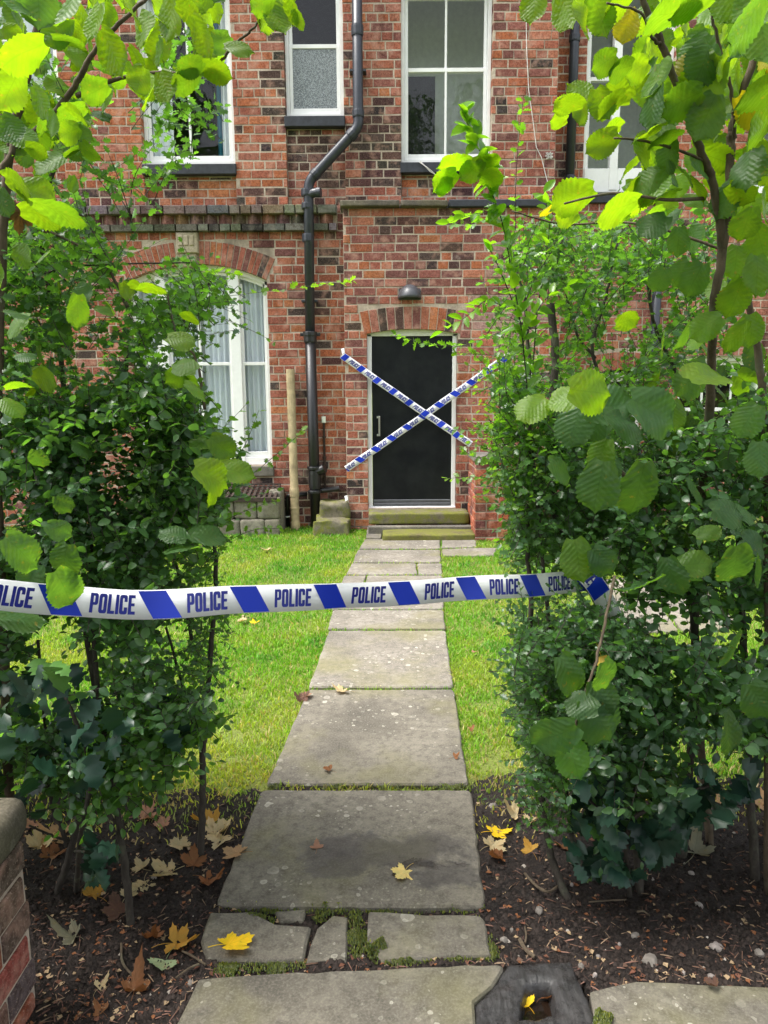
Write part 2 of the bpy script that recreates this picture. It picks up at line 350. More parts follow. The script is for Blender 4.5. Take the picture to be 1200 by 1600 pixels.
class MB:
    def __init__(s): s.v = []; s.f = []; s.m = []; s.c = []
    def add(s, vs, fs, mi=0, col=None):
        b = len(s.v); s.v += [tuple(v) for v in vs]; s.f += [tuple(i + b for i in f) for f in fs]; s.m += [mi] * len(fs)
        if col is not None: s.c += [col] * len(vs)
    def box(s, x0, x1, y0, y1, z0, z1, mi=0, col=None):
        s.add([(x0, y0, z0), (x1, y0, z0), (x1, y1, z0), (x0, y1, z0), (x0, y0, z1), (x1, y0, z1), (x1, y1, z1), (x0, y1, z1)],
              [(0, 3, 2, 1), (4, 5, 6, 7), (0, 1, 5, 4), (1, 2, 6, 5), (2, 3, 7, 6), (3, 0, 4, 7)], mi, col)
    def bbox(s, x0, x1, y0, y1, z0, z1, b=0.004, mi=0, col=None, j=0.0, rr=R):
        """front-chamfered block (front = -Y)"""
        J = lambda: rr.uniform(-j, j)
        c = [(x0 + J(), z0 + J()), (x1 + J(), z0 + J()), (x1 + J(), z1 + J()), (x0 + J(), z1 + J())]
        cx, cz = (x0 + x1) / 2, (z0 + z1) / 2
        sg = lambda a: 1 if a > 0 else -1
        inn = [(x - sg(x - cx) * b, y0, z - sg(z - cz) * b) for x, z in c]
        mid = [(x, y0 + b, z) for x, z in c]
        back = [(x, y1, z) for x, z in c]
        fs = [(0, 1, 2, 3)]
        for i in range(4):
            k = (i + 1) % 4
            fs += [(i, i + 4, k + 4, k), (i + 4, i + 8, k + 8, k + 4)]
        s.add(inn + mid + back, fs, mi, col)
    def tube(s, pts, rad, n=8, mi=0, cap=True, col=None):
        pts = [Vector(p) for p in pts]
        if not hasattr(rad, '__len__'): rad = [rad] * len(pts)
        vs = []; up = None
        for i, p in enumerate(pts):
            d = (pts[min(i + 1, len(pts) - 1)] - pts[max(i - 1, 0)])
            if d.length < 1e-9: d = Vector((0, 0, 1))
            d.normalize()
            if up is None: up = Vector((1, 0, 0)) if abs(d.x) < 0.8 else Vector((0, 1, 0))
            a = up - d * up.dot(d)
            if a.length < 1e-5: a = d.orthogonal()
            a.normalize(); b = d.cross(a); up = a
            for q in range(n):
                t = 2 * math.pi * q / n
                vs.append(p + (a * math.cos(t) + b * math.sin(t)) * rad[i])
        fs = []
        for i in range(len(pts) - 1):
            for q in range(n):
                w = (q + 1) % n
                fs.append((i * n + q, i * n + w, (i + 1) * n + w, (i + 1) * n + q))
        if cap:
            fs.append(tuple(range(n - 1, -1, -1))); fs.append(tuple((len(pts) - 1) * n + q for q in range(n)))
        s.add(vs, fs, mi, col)
    def prism(s, poly, z0, z1, mi=0, bev=0.0):
        """poly: list of (x,y) ccw, extruded in z, optional top bevel"""
        n = len(poly)
        cx = sum(p[0] for p in poly) / n; cy = sum(p[1] for p in poly) / n
        vs = [(x, y, z0) for x, y in poly]
        if bev:
            vs += [(x, y, z1 - bev) for x, y in poly]
            for x, y in poly:
                d = Vector((cx - x, cy - y)); d.normalize()
                vs.append((x + d.x * bev, y + d.y * bev, z1))
        else: vs += [(x, y, z1) for x, y in poly]
        L = 2 if not bev else 3
        fs = []
        for l in range(L - 1):
            for i in range(n):
                k = (i + 1) % n
                fs.append((l * n + i, l * n + k, (l + 1) * n + k, (l + 1) * n + i))
        fs.append(tuple((L - 1) * n + i for i in range(n)))
        s.add(vs, fs, mi)
    def mesh(s, name, mats, smooth=False):
        me = bpy.data.meshes.new(name); me.from_pydata(s.v, [], s.f)
        for m in (mats if isinstance(mats, (list, tuple)) else [mats]): me.materials.append(m)
        if any(s.m): me.polygons.foreach_set('material_index', s.m)
        if smooth: me.polygons.foreach_set('use_smooth', [True] * len(me.polygons))
        if s.c and len(s.c) == len(s.v):
            a = me.color_attributes.new('Col', 'FLOAT_COLOR', 'POINT')
            a.data.foreach_set('color', np.array([(*c, 1.0) for c in s.c], dtype=np.float32).ravel())
        me.update(); return me
    def build(s, name, mats, parent=None, kind=None, smooth=False):
        return link(name, s.mesh(name, mats, smooth), parent, kind)

def np_mesh(name, V, T, mat, col=None, smooth=False):
    """fast triangle mesh from numpy arrays; col is per vertex"""
    me = bpy.data.meshes.new(name)
    me.vertices.add(len(V)); me.vertices.foreach_set('co', V.astype(np.float32).ravel())
    nl = len(T) * 3
    me.loops.add(nl); me.loops.foreach_set('vertex_index', T.astype(np.int32).ravel())
    me.polygons.add(len(T)); me.polygons.foreach_set('loop_start', np.arange(0, nl, 3, dtype=np.int32))
    try: me.polygons.foreach_set('loop_total', np.full(len(T), 3, dtype=np.int32))
    except Exception: pass
    if smooth: me.polygons.foreach_set('use_smooth', np.ones(len(T), dtype=bool))
    me.materials.append(mat)
    me.update(calc_edges=True)
    if col is not None:
        a = me.color_attributes.new('Col', 'FLOAT_COLOR', 'POINT')
        c4 = np.ones((len(V), 4), np.float32); c4[:, :3] = col
        a.data.foreach_set('color', c4.ravel())
    return me

def rough_block(name, x0, x1, y0, y1, z0, z1, mat, parent=None, bev=.015, amp=.006, cuts=9, sc=6.0, seed=0.0):
    bm = bmesh.new(); bmesh.ops.create_cube(bm, size=2.0)
    bmesh.ops.subdivide_edges(bm, edges=bm.edges[:], cuts=cuts, use_grid_fill=True)
    c = Vector(((x0 + x1) / 2, (y0 + y1) / 2, (z0 + z1) / 2)); h = Vector(((x1 - x0) / 2, (y1 - y0) / 2, (z1 - z0) / 2))
    for v in bm.verts:
        s = [max(-1, min(1, q)) for q in v.co]
        # crowd the grid lines towards the edges so that the rounding has vertices to work with
        s = [math.copysign(abs(q) ** .6, q) for q in s]
        p = Vector((s[0] * h.x, s[1] * h.y, s[2] * h.z)); b = min(bev, min(h) * .9)
        q = Vector([max(-hh + b, min(hh - b, a)) for a, hh in zip(p, h)]); d = p - q
        if d.length > 1e-9: p = q + d.normalized() * b
        p = p + c; n = mnoise.noise_vector(p * sc + Vector((seed, 0, 0))) + .5 * mnoise.noise_vector(p * sc * 3.1)
        v.co = p + n * amp
    me = bpy.data.meshes.new(name); bm.to_mesh(me); bm.free(); me.materials.append(M[mat])
    me.polygons.foreach_set('use_smooth', [True] * len(me.polygons))
    return link(name, me, parent)

# ================================================================== THE SETTING: ground, soil, lawn, path
def nz(x, y, s=1.0, o=0.0): return mnoise.noise(Vector((x * s + o, y * s - o, o * 0.37)))
def grid_mesh(name, x0, x1, y0, y1, nx, ny, zf, mat):
    xs = np.linspace(x0, x1, nx + 1); ys = np.linspace(y0, y1, ny + 1)
    V = np.array([(x, y, zf(x, y)) for y in ys for x in xs])
    i = np.arange(ny)[:, None] * (nx + 1) + np.arange(nx)[None, :]; i = i.ravel()
    T = np.concatenate([np.stack([i, i + 1, i + nx + 2], 1), np.stack([i, i + nx + 2, i + nx + 1], 1)])
    return np_mesh(name, V, T, mat, smooth=True)

def edge_y(x):      # where soil gives way to turf
    return 2.72 + 0.09 * nz(x, 0, 3.1, 4) + 0.06 * nz(x, 0, 9, 8) + 0.04 * nz(x, 0, 27, 2) + (0.12 if x > 0.3 else 0.0)
_g = gnd(842, 1562, 0); GSX, GSY = _g.x, _g.y
def soil_z(x, y):
    h = 0.018 + 0.022 * nz(x, y, 2.3) + 0.016 * nz(x, y, 7, 3) + 0.010 * nz(x, y, 22, 5) + 0.006 * nz(x, y, 55, 9)
    q = math.hypot((x - GSX) / .14, (y - GSY + .03) / .125)
    if q < 1.05: h -= .16 * max(0, min(1, (1.05 - q) * 8))
    e = (y - edge_y(x)) / 0.12
    return h - max(0, min(1, e)) * 0.09
def turf_z(x, y):
    e = (edge_y(x) - 0.03 - y) / 0.1
    return 0.012 + 0.012 * nz(x, y, 1.3, 2) + 0.004 * nz(x, y, 9, 2) - max(0, min(1, e)) * 0.09

g = MB(); g.add([(-150, -150, -0.16), (150, -150, -0.16), (150, 150, -0.16), (-150, 150, -0.16)], [(0, 1, 2, 3)])
tag(g.build('ground', M['turf']), 'distant ground around the house', kind='structure')
tag(link('soil_bed', grid_mesh('soil_bed', -3.0, 3.2, 0.3, 3.05, 300, 150, soil_z, M['soil'])), 'dark bare soil bed under the hedges', kind='structure')
tag(link('lawn', grid_mesh('lawn', -6.0, 6.0, 2.6, 8.9, 160, 100, turf_z, M['turf'])), 'mown green lawn in front of the house', kind='structure')
g = MB(); g.box(-7, 7, -6, 0.28, -0.15, -0.02)
tag(g.build('pavement', M['road']), 'pavement outside the gateway', kind='structure')

# ---- path of flagstones (pixel outlines measured on the photograph, dropped onto the ground)
path = thing('path', 'flagstone path leading from the gateway to the door', None, (0.1, 4, 0)); path['kind'] = 'structure'
if 'category' in path: del path['category']
def wob(poly, amp, step):
    out = []
    n = len(poly)
    for i in range(n):
        a, b = Vector(poly[i]), Vector(poly[(i + 1) % n]); L = (b - a).length
        k = max(1, int(L / step)); nrm = Vector((-(b - a).y, (b - a).x)).normalized() if L > 0 else Vector((0, 0))
        for j in range(k):
            p = a.lerp(b, j / k)
            if 0 < j < k or k == 1: p = p + nrm * R.uniform(-amp, amp)
            elif L > 0.2: # round corner
                prev = Vector(poly[i - 1]); d1 = (prev - a).normalized(); d2 = (b - a).normalized(); c = 0.018
                out.append(tuple(a + d1 * c)); out.append(tuple(a + (d1 + d2) * c * 0.28)); out.append(tuple(a + d2 * c)); continue
            out.append((p.x, p.y))
    return out
FLAG_POLYS = []
def flag(px, zt=0.035, mat='stone', bev=0.007, tilt=0.0, label=None, amp=0.0035):
    pts = [gnd(x, y, zt) for x, y in px]
    poly = [(p.x, p.y) for p in pts]
    ar = sum(poly[i][0] * poly[(i + 1) % len(poly)][1] - poly[(i + 1) % len(poly)][0] * poly[i][1] for i in range(len(poly)))
    if ar < 0: poly.reverse()
    FLAG_POLYS.append(poly)
    b = MB(); b.prism(wob(poly, amp, 0.05), zt - 0.09, zt, 0, bev)
    o = b.build('flagstone', M[mat], path)
    if label: o['label'] = label
    return o
w1 = gnd(432, 1325, .035); w2 = gnd(690, 1370, .035); w3 = gnd(560, 1325, .035); w4 = gnd(540,1290,.035)
M['stone_wet'] = stone_mat('flagstone_damp', (0.125, 0.112, 0.088), (0.168, 0.152, 0.12), 0.55,
                           wet=([(w3.x + .02, w3.y - .03, 0.36, 0.12), (w2.x, w2.y, 0.18, 0.075)], 0, 0, 0))
flag([(408, 1234), (736, 1234), (759, 1416), (337, 1412)], 0.040, 'stone_wet', label='large damp flagstone with lichen spots and wet patches')
flag([(482, 1077), (709, 1077), (732, 1225), (416, 1225)], 0.036)
flag([(514, 985), (696, 985), (708, 1073), (482, 1073)], 0.034, 'stone_far')
flag([(520, 953), (693, 953), (696, 982), (512, 982)], 0.034, 'stone_far')
flag([(526, 921), (692, 921), (693, 951), (518, 951)], 0.034, 'stone_far')
flag([(538, 899), (572, 899), (566, 919), (529, 919)], 0.033, 'stone_far')
flag([(574, 899), (691, 899), (692, 919), (568, 919)], 0.034, 'stone_far')
flag([(549, 880), (650, 880), (652, 897), (541, 897)], 0.033, 'stone_far')
flag([(652, 880), (690, 880), (691, 897), (654, 897)], 0.035, 'stone_far')
flag([(559, 859), (688, 859), (689, 878), (551, 878)], 0.034, 'stone_far')
flag([(570, 842), (687, 842), (688, 857), (561, 857)], 0.034, 'stone_far')
flag([(691, 837), (744, 836), (744, 854), (690, 856)], 0.034, 'stone_far')
flag([(690, 858), (744, 856), (776, 856), (772, 868), (692, 868)], 0.030, 'stone_far')
flag([(574, 823), (596, 823), (596, 840), (572, 840)], 0.05, 'stone_far')
# broken row
flag([(328, 1425), (390, 1423), (432, 1443), (486, 1448), (475, 1500), (420, 1502), (322, 1498), (312, 1470)], 0.030)
flag([(430, 1424), (478, 1420), (473, 1440), (438, 1438)], 0.024, bev=0.005)
flag([(496, 1448), (520, 1428), (543, 1432), (541, 1503), (478, 1503)], 0.028)
flag([(576, 1424), (756, 1430), (769, 1493), (631, 1498), (598, 1502), (573, 1468)], 0.032)
flag([(309, 1530), (430, 1520), (640, 1511), (790, 1507), (770, 1540), (742, 1565), (745, 1600), (730, 1660), (250, 1660), (275, 1600)], 0.034, label='wide front flagstone at the gateway edge')
# kerb slab right
flag([(922, 1548), (990, 1532), (1090, 1536), (1250, 1545), (1330, 1700), (960, 1700), (930, 1600)], 0.026, 'stone', label='long kerb stone at the lower right')
def in_poly(P, poly):
    x, y = P[:, 0], P[:, 1]; ins = np.zeros(len(P), bool); n = len(poly)
    for i in range(n):
        x1, y1 = poly[i]; x2, y2 = poly[(i + 1) % n]
        c = ((y1 > y) != (y2 > y)) & (x < (x2 - x1) * (y - y1) / (y2 - y1 + 1e-12) + x1)
        ins ^= c
    return ins

# paving that crosses behind the right hedge
flag([(925, 905), (1000, 903), (1060, 985), (950, 990)], 0.03, 'stone_far'); flag([(1004, 903), (1085, 901), (1160, 980), (1066, 985)], 0.03, 'stone_far')

# moss in the joints (stuff): many tiny tufts
def moss_strip(segs, name):
    """segs: list of (pxa,pya,pxb,pyb,width_m,height,n)"""
    V = []; T = []; C = []
    for (ax, ay, bx, by, w, h, n) in segs:
        a = gnd(ax, ay, .02); b = gnd(bx, by, .02); L_ = (b - a).length
        for i in range(n):
            t = R.random(); env = 0.45 + 0.55 * abs(nz(t * 9, ax * .01, 1.7, 3)) * 2
            if nz(t * L_ * 14, ax * .013, 1, 5) < -.02 and R.random() < .88: continue
            p = a.lerp(b, t); r = R.gauss(0, 1) * w * 0.42
            d = (b - a); d.normalize(); q = Vector((-d.y, d.x, 0))
            p = p + q * r; hh = h * env * max(0.2, 1 - abs(r) / w) * R.uniform(0.6, 1.2); s = R.uniform(0.002, 0.0042)
            k = len(V); an = R.uniform(0, 6.28)
            for q3 in range(3):
                V.append((p.x + s * math.cos(an + q3 * 2.09), p.y + s * math.sin(an + q3 * 2.09), p.z + hh - R.uniform(0.002, 0.008)))
            V.append((p.x + R.uniform(-.003, .003), p.y + R.uniform(-.003, .003), p.z + hh + 0.004))
            T += [(k, k + 1, k + 3), (k + 1, k + 2, k + 3), (k + 2, k, k + 3)]
            g_ = R.uniform(0.5, 1.2); yl = R.random()
            C += [((0.06 + 0.10 * yl) * g_, (0.10 + 0.07 * yl) * g_, 0.014 * g_)] * 4
    return link(name, np_mesh(name, np.array(V), np.array(T), M['small'], np.array(C)), path, 'stuff')
moss_strip([(420, 1230, 735, 1230, .018, .016, 5200), (345, 1417, 460, 1420, .022, .018, 1500), (460, 1420, 760, 1422, .02, .018, 3600),
            (556, 1425, 558, 1500, .032, .018, 3600), (572, 1495, 600, 1480, .03, .040, 2800), (330, 1515, 480, 1508, .032, .010, 2600),
            (600, 1506, 770, 1500, .012, .014, 1500), (380, 1430, 430, 1440, .02, .012, 900), (490, 1440, 520, 1426, .02, .016, 900),
            (480, 1076, 708, 1076, .008, .014, 700), (930, 1590, 955, 1600, .03, .03, 1200), (765, 1460, 772, 1500, .02, .01, 500)], 'moss')

# ------------------------------------------------------------------ grass blades (stuff)
def grass(name, n, x0, x1, y0, y1, hmin, hmax, seed, shift=0.0):
    rg = np.random.default_rng(seed)
    P = np.stack([rg.uniform(x0, x1, n), rg.uniform(y0, y1, n)], 1)
    keep = np.ones(n, bool)
    for pl in FLAG_POLYS: keep &= ~in_poly(P, pl)
    ey = np.array([edge_y(x) for x in np.linspace(x0, x1, 200)])
    e = np.interp(P[:, 0], np.linspace(x0, x1, 200), ey)
    keep &= P[:, 1] > e + shift + 0.02 - 0.38 * rg.random(n) ** 3 + 0.26 * (rg.random(n) ** 2)
    bare = np.array([nz(x, y, 5.5, 21) for x, y in P]); keep &= ~((bare > .36) & (P[:, 1] < e + .9) & (rg.random(n) < .8))
    # path strip gap between joints
    P = P[keep]; n = len(P)
    zf = np.array([turf_z(x, y) for x, y in P])
    h = rg.uniform(hmin, hmax, n); w = rg.uniform(0.0016, 0.0030, n) * (1 + P[:, 1] / 9)
    a = rg.uniform(0, 2 * np.pi, n); b = rg.uniform(0, 2 * np.pi, n); lean = rg.uniform(0.1, 1.0, n) * h
    wx, wy = np.cos(a) * w, np.sin(a) * w; lx, ly = np.cos(b) * lean, np.sin(b) * lean
    zf = np.where(shift < 0, np.maximum(zf, np.array([soil_z(x, y) for x, y in P]) if shift < 0 else zf), zf)
    B = np.stack([P[:, 0], P[:, 1], zf - 0.004], 1)
    v0 = B + np.stack([-wx, -wy, 0 * w], 1); v1 = B + np.stack([wx, wy, 0 * w], 1)
    mid = B + np.stack([lx * .3, ly * .3, h * .6], 1)
    v2 = mid + np.stack([-wx * .8, -wy * .8, 0 * w], 1); v3 = mid + np.stack([wx * .8, wy * .8, 0 * w], 1)
    v4 = B + np.stack([lx, ly, h], 1)
    V = np.stack([v0, v1, v2, v3, v4], 1).reshape(-1, 3)
    k = np.arange(n)[:, None] * 5
    T = np.concatenate([k + np.array([[0, 1, 3]]), k + np.array([[0, 3, 2]]), k + np.array([[2, 3, 4]])])
    # patchy colours: fresh green, yellowish, straw near the soil edge
    pn = np.array([nz(x, y, 2.4, 1) + 0.6 * nz(x, y, 7, 6) for x, y in P])
    pn = pn + 0.55 * np.array([nz(x, y, .8, 12) for x, y in P])
    dry = np.clip(0.18 + 0.75 * pn + 0.8 * np.exp(-(P[:, 1] - 2.7) / 0.35) * (P[:, 1] < 4) + rg.normal(0, .14, n), 0, 1)[:, None]
    g0 = np.array([0.13, 0.30, 0.022]); g1 = np.array([0.33, 0.37, 0.06]); g2 = np.array([0.42, 0.33, 0.16])
    c = g0 * (1 - dry) + g1 * dry
    straw = (rg.random(n) < 0.06 + 0.25 * np.exp(-(P[:, 1] - 2.7) / 0.3))[:, None]
    c = np.where(straw, g2, c) * rg.uniform(0.65, 1.25, n)[:, None]
    blu = np.array([nz(x, y, 3.7, 31) for x, y in P])[:, None]; c = np.where(blu > .32, c * np.array([.62, .82, .9]), c)
    h = h * (1 + .5 * np.clip(pn, 0, 1))
    C = np.repeat(c, 5, 0)
    return tag(link(name, np_mesh(name, V, T, M['grass'], C)), 'short mown grass of the lawn', kind='stuff')
grass('grass', 150000, -5.0, 4.8, 4.6, 8.25, 0.018, 0.042, 3)
grass('grass', 125000, -3.2, 3.2, 2.45, 4.6, 0.015, 0.038, 4)
grass('grass', 9000, -1.7, 1.5, 2.35, 2.9, 0.012, 0.032, 5, -.24)

# ================================================================== THE HOUSE
YP, YM, YR = 8.0, 8.25, 8.62          # porch face, main face, right wing face
CRS = 0.0876                           # brick course with its joint
ZB = -0.12
ZTOP = 6.5
house = thing('brick_house', 'red brick Victorian house with sash windows and a black door in a projecting porch', 'house', (0.3, 8.3, 0))
def empty_part(name, parent, loc=None):
    o = bpy.data.objects.new(name, None); COL.objects.link(o); o.empty_display_size = 0.05
    place(o, parent, loc if loc is not None else parent.location); return o

# ---- openings: (x0,x1,z0,z1,rise) rise = arch rise above z1 at the middle
def opening(pxa, pxb, pyt, pyb, Y, rise=0.0):
    pm = (pyt + pyb) / 2
    return (X(pxa, pm, Y), X(pxb, pm, Y), Z(pyb, Y, (pxa + pxb) / 2), Z(pyt, Y, (pxa + pxb) / 2), rise)
O_door = opening(574.5, 713.5, 521, 794, YP, 0.045)
O_toil = opening(783, 834, 574, 648, YP)
O_w1 = opening(216, 362, -32, 257, YM)
O_w2 = opening(443, 535.5, -70, 182, YM)
O_w3 = opening(627, 769, -28, 254, YM)
O_w0 = opening(-55, 84, -110, 180, YM)
O_lw = opening(208, 421, 438, 728, YM, 0.17)
O_lw0 = opening(-230, -40, 438, 728, YM, 0.17)
O_w4 = opening(917, 1056, -70, 302, YR)
O_r1 = opening(933, 1003, 582, 700, YR)
O_r2 = opening(1058, 1196, 556, 705, YR)
O_w5 = opening(1180, 1300, -70, 302, YR)

def hole_at(o, z, pad=0.0):
    x0, x1, z0, z1, rise = o
    if z < z0 - 0.02: return None
    if z < z1: return (x0 - pad, x1 + pad)
    if rise:
        hgt = z1 + rise
        if z >= hgt: return None
        hw = (x1 - x0) / 2; Rr = (hw * hw + rise * rise) / (2 * rise); cz = hgt - Rr; cx = (x0 + x1) / 2
        d = Rr * Rr - (z - cz) ** 2
        if d <= 0: return None
        d = math.sqrt(d); return (cx - d, cx + d)
    return None

# ---- brick colours: each brick is fired differently; soot, lime bloom and repairs keep their place on the wall
PAL = dict(red=[(0.41, 0.142, 0.088), (0.37, 0.122, 0.078), (0.44, 0.17, 0.105), (0.32, 0.105, 0.073), (0.38, 0.15, 0.108)],
           orange=[(0.42, 0.135, 0.06), (0.46, 0.17, 0.075), (0.38, 0.12, 0.06)],
           purple=[(0.21, 0.085, 0.075), (0.25, 0.095, 0.08), (0.18, 0.075, 0.07)],
           black=[(0.042, 0.034, 0.034), (0.055, 0.045, 0.043), (0.07, 0.05, 0.046)],
           pale=[(0.40, 0.27, 0.22), (0.33, 0.21, 0.18), (0.30, 0.19, 0.18)], grey=[(0.13, 0.12, 0.105), (0.085, 0.08, 0.074), (0.2, 0.182, 0.155), (0.05, 0.048, 0.046), (0.15, 0.135, 0.11)])
BLOT = [('black', 590, 215, 55, 75, .75), ('black', 490, 235, 45, 45, .55), ('black', 432, 90, 14, 110, .5), ('black', 515, 470, 22, 120, .45), ('black', 515, 350, 22, 40, .5),
        ('purple', 660, 430, 130, 90, 0.30), ('black', 690, 400, 110, 60, .25), ('black', 600, 480, 70, 50, .2), ('pale', 790, 480, 55, 110, .7), ('pale', 745, 440, 40, 60, .35),
        ('orange', 515, 590, 24, 130, .7), ('orange', 470, 225, 50, 25, .5), ('orange', 190, 190, 90, 130, .45), ('orange', 300, 300, 140, 40, .35), ('orange', 400, 150, 40, 180, .35),
        ('purple', 800, 180, 80, 160, 0.22), ('purple', 590, 90, 40, 120, 0.19), ('black', 500, 780, 60, 60, .6), ('black', 740, 775, 35, 50, .45), ('purple', 560, 740, 25, 80, 0.17),
        ('orange', 885, 180, 20, 160, .5), ('black', 882, 260, 20, 60, .4), ('black', 220, 300, 90, 30, .3), ('pale', 800, 165, 22, 22, .6), ('purple', 960, 500, 90, 160, 0.28),
        ('orange', 120, 120, 120, 120, .3), ('black', 330, 312, 210, 16, .45), ('black', 560, 280, 70, 50, .5), ('black', 640, 345, 110, 22, .35), ('black', 425, 200, 14, 120, .4), ('black', 490, 215, 50, 25, .6), ('black', 290, 285, 70, 14, .4), ('black', 690, 290, 70, 24, .45), ('purple', 600, 360, 110, 40, 0.28), ('black', 560, 330, 40, 30, .35), ('pale', 700, 350, 60, 25, .35), ('purple', 640, 230, 140, 60, 0.17), ('orange', 480, 480, 50, 60, .3)]
def tone(p, rr=R):
    px, py, _ = proj(p)
    for kind, cx, cy, rx, ry, pr in BLOT:
        d = ((px - cx) / rx) ** 2 + ((py - cy) / ry) ** 2
        if d < 1 and rr.random() < pr * (1.15 - d * 0.6):
            c = rr.choice(PAL[kind]); c = tuple(x + (y_ - x) * rr.uniform(0, .18) for x, y_ in zip(c, (.34, .11, .075))); break
    else:
        u = rr.random()
        c = rr.choice(PAL['red'] if u < .76 else PAL['orange'] if u < .89 else PAL['purple'] if u < .97 else PAL['black'])
    f = rr.uniform(0.85, 1.15)
    return tuple(min(0.8, x * f) for x in c)

UNIT = []
def unit_brick(v):
    b = MB(); rr = random.Random(50 + v); jj = 0.012
    # local: length 1 (x), depth 0.1 (y, front at 0), height 1 (z), centre at origin
    J = lambda: rr.uniform(-jj, jj)
    c = [(-.5 + J() * .5, -.5 + J() * 2), (.5 + J() * .5, -.5 + J() * 2), (.5 + J() * .5, .5 + J() * 2), (-.5 + J() * .5, .5 + J() * 2)]
    bx, bz = 0.022, 0.06
    inn = [(x * (1 - 2 * bx), J() * 0.1, z * (1 - 2 * bz)) for x, z in c]
    mid = [(x, 0.005, z) for x, z in c]; back = [(x, 0.1, z) for x, z in c]
    fs = [(0, 1, 2, 3)]
    for i in range(4):
        k = (i + 1) % 4; fs += [(i, i + 4, k + 4, k), (i + 4, i + 8, k + 8, k + 4)]
    b.add(inn + mid + back, fs); return b.mesh('brick', M['brick_o'])
UNIT = [unit_brick(v) for v in range(5)]
UNITG = [u.copy() for u in UNIT]
for u in UNITG: u.materials[0] = M['sootbrick']

def lay(x0, x1, z0, z1, Y, holes, seed, zorigin=ZB):
    """-> list of (xa,xb,za,zb,Y)"""
    rr = random.Random(seed); res = []
    k0 = int(math.floor((z0 - zorigin) / CRS)); k1 = int(math.ceil((z1 - zorigin) / CRS))
    for k in range(k0, k1):
        za = zorigin + k * CRS + 0.006; zb = zorigin + (k + 1) * CRS - 0.006
        za = max(za, z0 + 0.002); zb = min(zb, z1 - 0.002)
        if zb - za < 0.02: continue
        zm = (za + zb) / 2
        iv = [(x0, x1)]
        for h in holes:
            q = h(zm, za, zb)
            if q is None: continue
            n2 = []
            for a, b in iv:
                if q[1] <= a or q[0] >= b: n2.append((a, b)); continue
                if q[0] > a: n2.append((a, q[0]))
                if q[1] < b: n2.append((q[1], b))
            iv = n2
        header = (k % 4 == 1)
        x = -7.0 + (0.06 if k % 2 else 0.18) + rr.uniform(-.012, .012)
        cuts = []
        while x < 7.5:
            L = 0.117 if header else (0.232 if rr.random() > 0.13 else 0.115)
            cuts.append((x + .005, x + L - .005)); x += L + rr.uniform(-.003, .003)
        for a, b in iv:
            for c, d in cuts:
                e, f = max(a + 0.002, c), min(b - 0.002, d)
                if f - e > 0.03: res.append((e, f, za + rr.uniform(-.002, .002), zb + rr.uniform(-.002, .002), Y))
                elif f - e > 0.004 and res and abs(res[-1][1] - e) < 0.02 and res[-1][4] == Y:
                    l = res[-1]; res[-1] = (l[0], f, l[2], l[3], Y)
    return res

def backing(name, x0, x1, z0, z1, Y, holes, ops, depth=0.13):
    """mortar bed behind the bricks, with the same openings"""
    zs = {z0, z1}
    for o in ops:
        for z in (o[2], o[3]):
            if z0 < z < z1: zs.add(z)
        if o[4]:
            for i in range(1, 13): zs.add(o[3] + o[4] * i / 12)
    zs = sorted(zs); b = MB(); yf = Y + 0.0045
    for a, c in zip(zs, zs[1:]):
        iv = [(x0, x1)]
        for o in ops:
            q = hole_at(o, (a + c) / 2)
            if q is None: continue
            n2 = []
            for u, v in iv:
                if q[1] <= u or q[0] >= v: n2.append((u, v)); continue
                if q[0] > u: n2.append((u, q[0] - 0.003))
                if q[1] < v: n2.append((q[1] + 0.003, v))
            iv = n2
        for u, v in iv: b.box(u, v, yf, Y + depth, a, c)
    return b.build(name, M['mortar'], house)

def arch_ring(o, h, n, Y, parent, flat=False, skip=None, flare=0.0):
    """voussoir bricks round the head of opening o; individual parts"""
    x0, x1, z0, z1, rise = o
    hw = (x1 - x0) / 2; cx = (x0 + x1) / 2; Rr = (hw * hw + rise * rise) / (2 * rise); cz = z1 + rise - Rr
    a0 = math.asin(hw / Rr) * (1 + flare)
    for i in range(n):
        ta = -a0 + 2 * a0 * i / n; tb = -a0 + 2 * a0 * (i + 1) / n; tm = (ta + tb) / 2
        if skip and skip[0] < cx + Rr * math.sin(tm) < skip[1]: continue
        b = MB(); gp = 0.0055
        w0 = (tb - ta) / 2 * Rr - gp / 1.2; w1 = (tb - ta) / 2 * (Rr + h) - gp / 1.2
        hh = h * R.uniform(.985, 1.0)
        pts = [(-w0, 0), (w0, 0), (w1, hh), (-w1, hh)]
        f = [(p[0] * .93, -0.0, p[1] * .975 + hh * 0.012) for p in pts]; m_ = [(p[0], 0.004, p[1]) for p in pts]; k_ = [(p[0], 0.1, p[1]) for p in pts]
        fs = [(0, 1, 2, 3)]
        for q in range(4):
            w = (q + 1) % 4; fs += [(q, q + 4, w + 4, w), (q + 4, q + 8, w + 8, w + 4)]
        b.add(f + m_ + k_, fs)
        ob = bpy.data.objects.new('arch_brick', b.mesh('arch_brick', M['brick_o'])); COL.objects.link(ob)
        wp = Vector((cx + Rr * math.sin(tm), Y - 0.002 + R.uniform(-.002, .002), cz + Rr * math.cos(tm)))
        place(ob, parent, wp); ob.rotation_euler = (0, tm, 0)
        c = tone(wp); ob.color = (*c, 1)

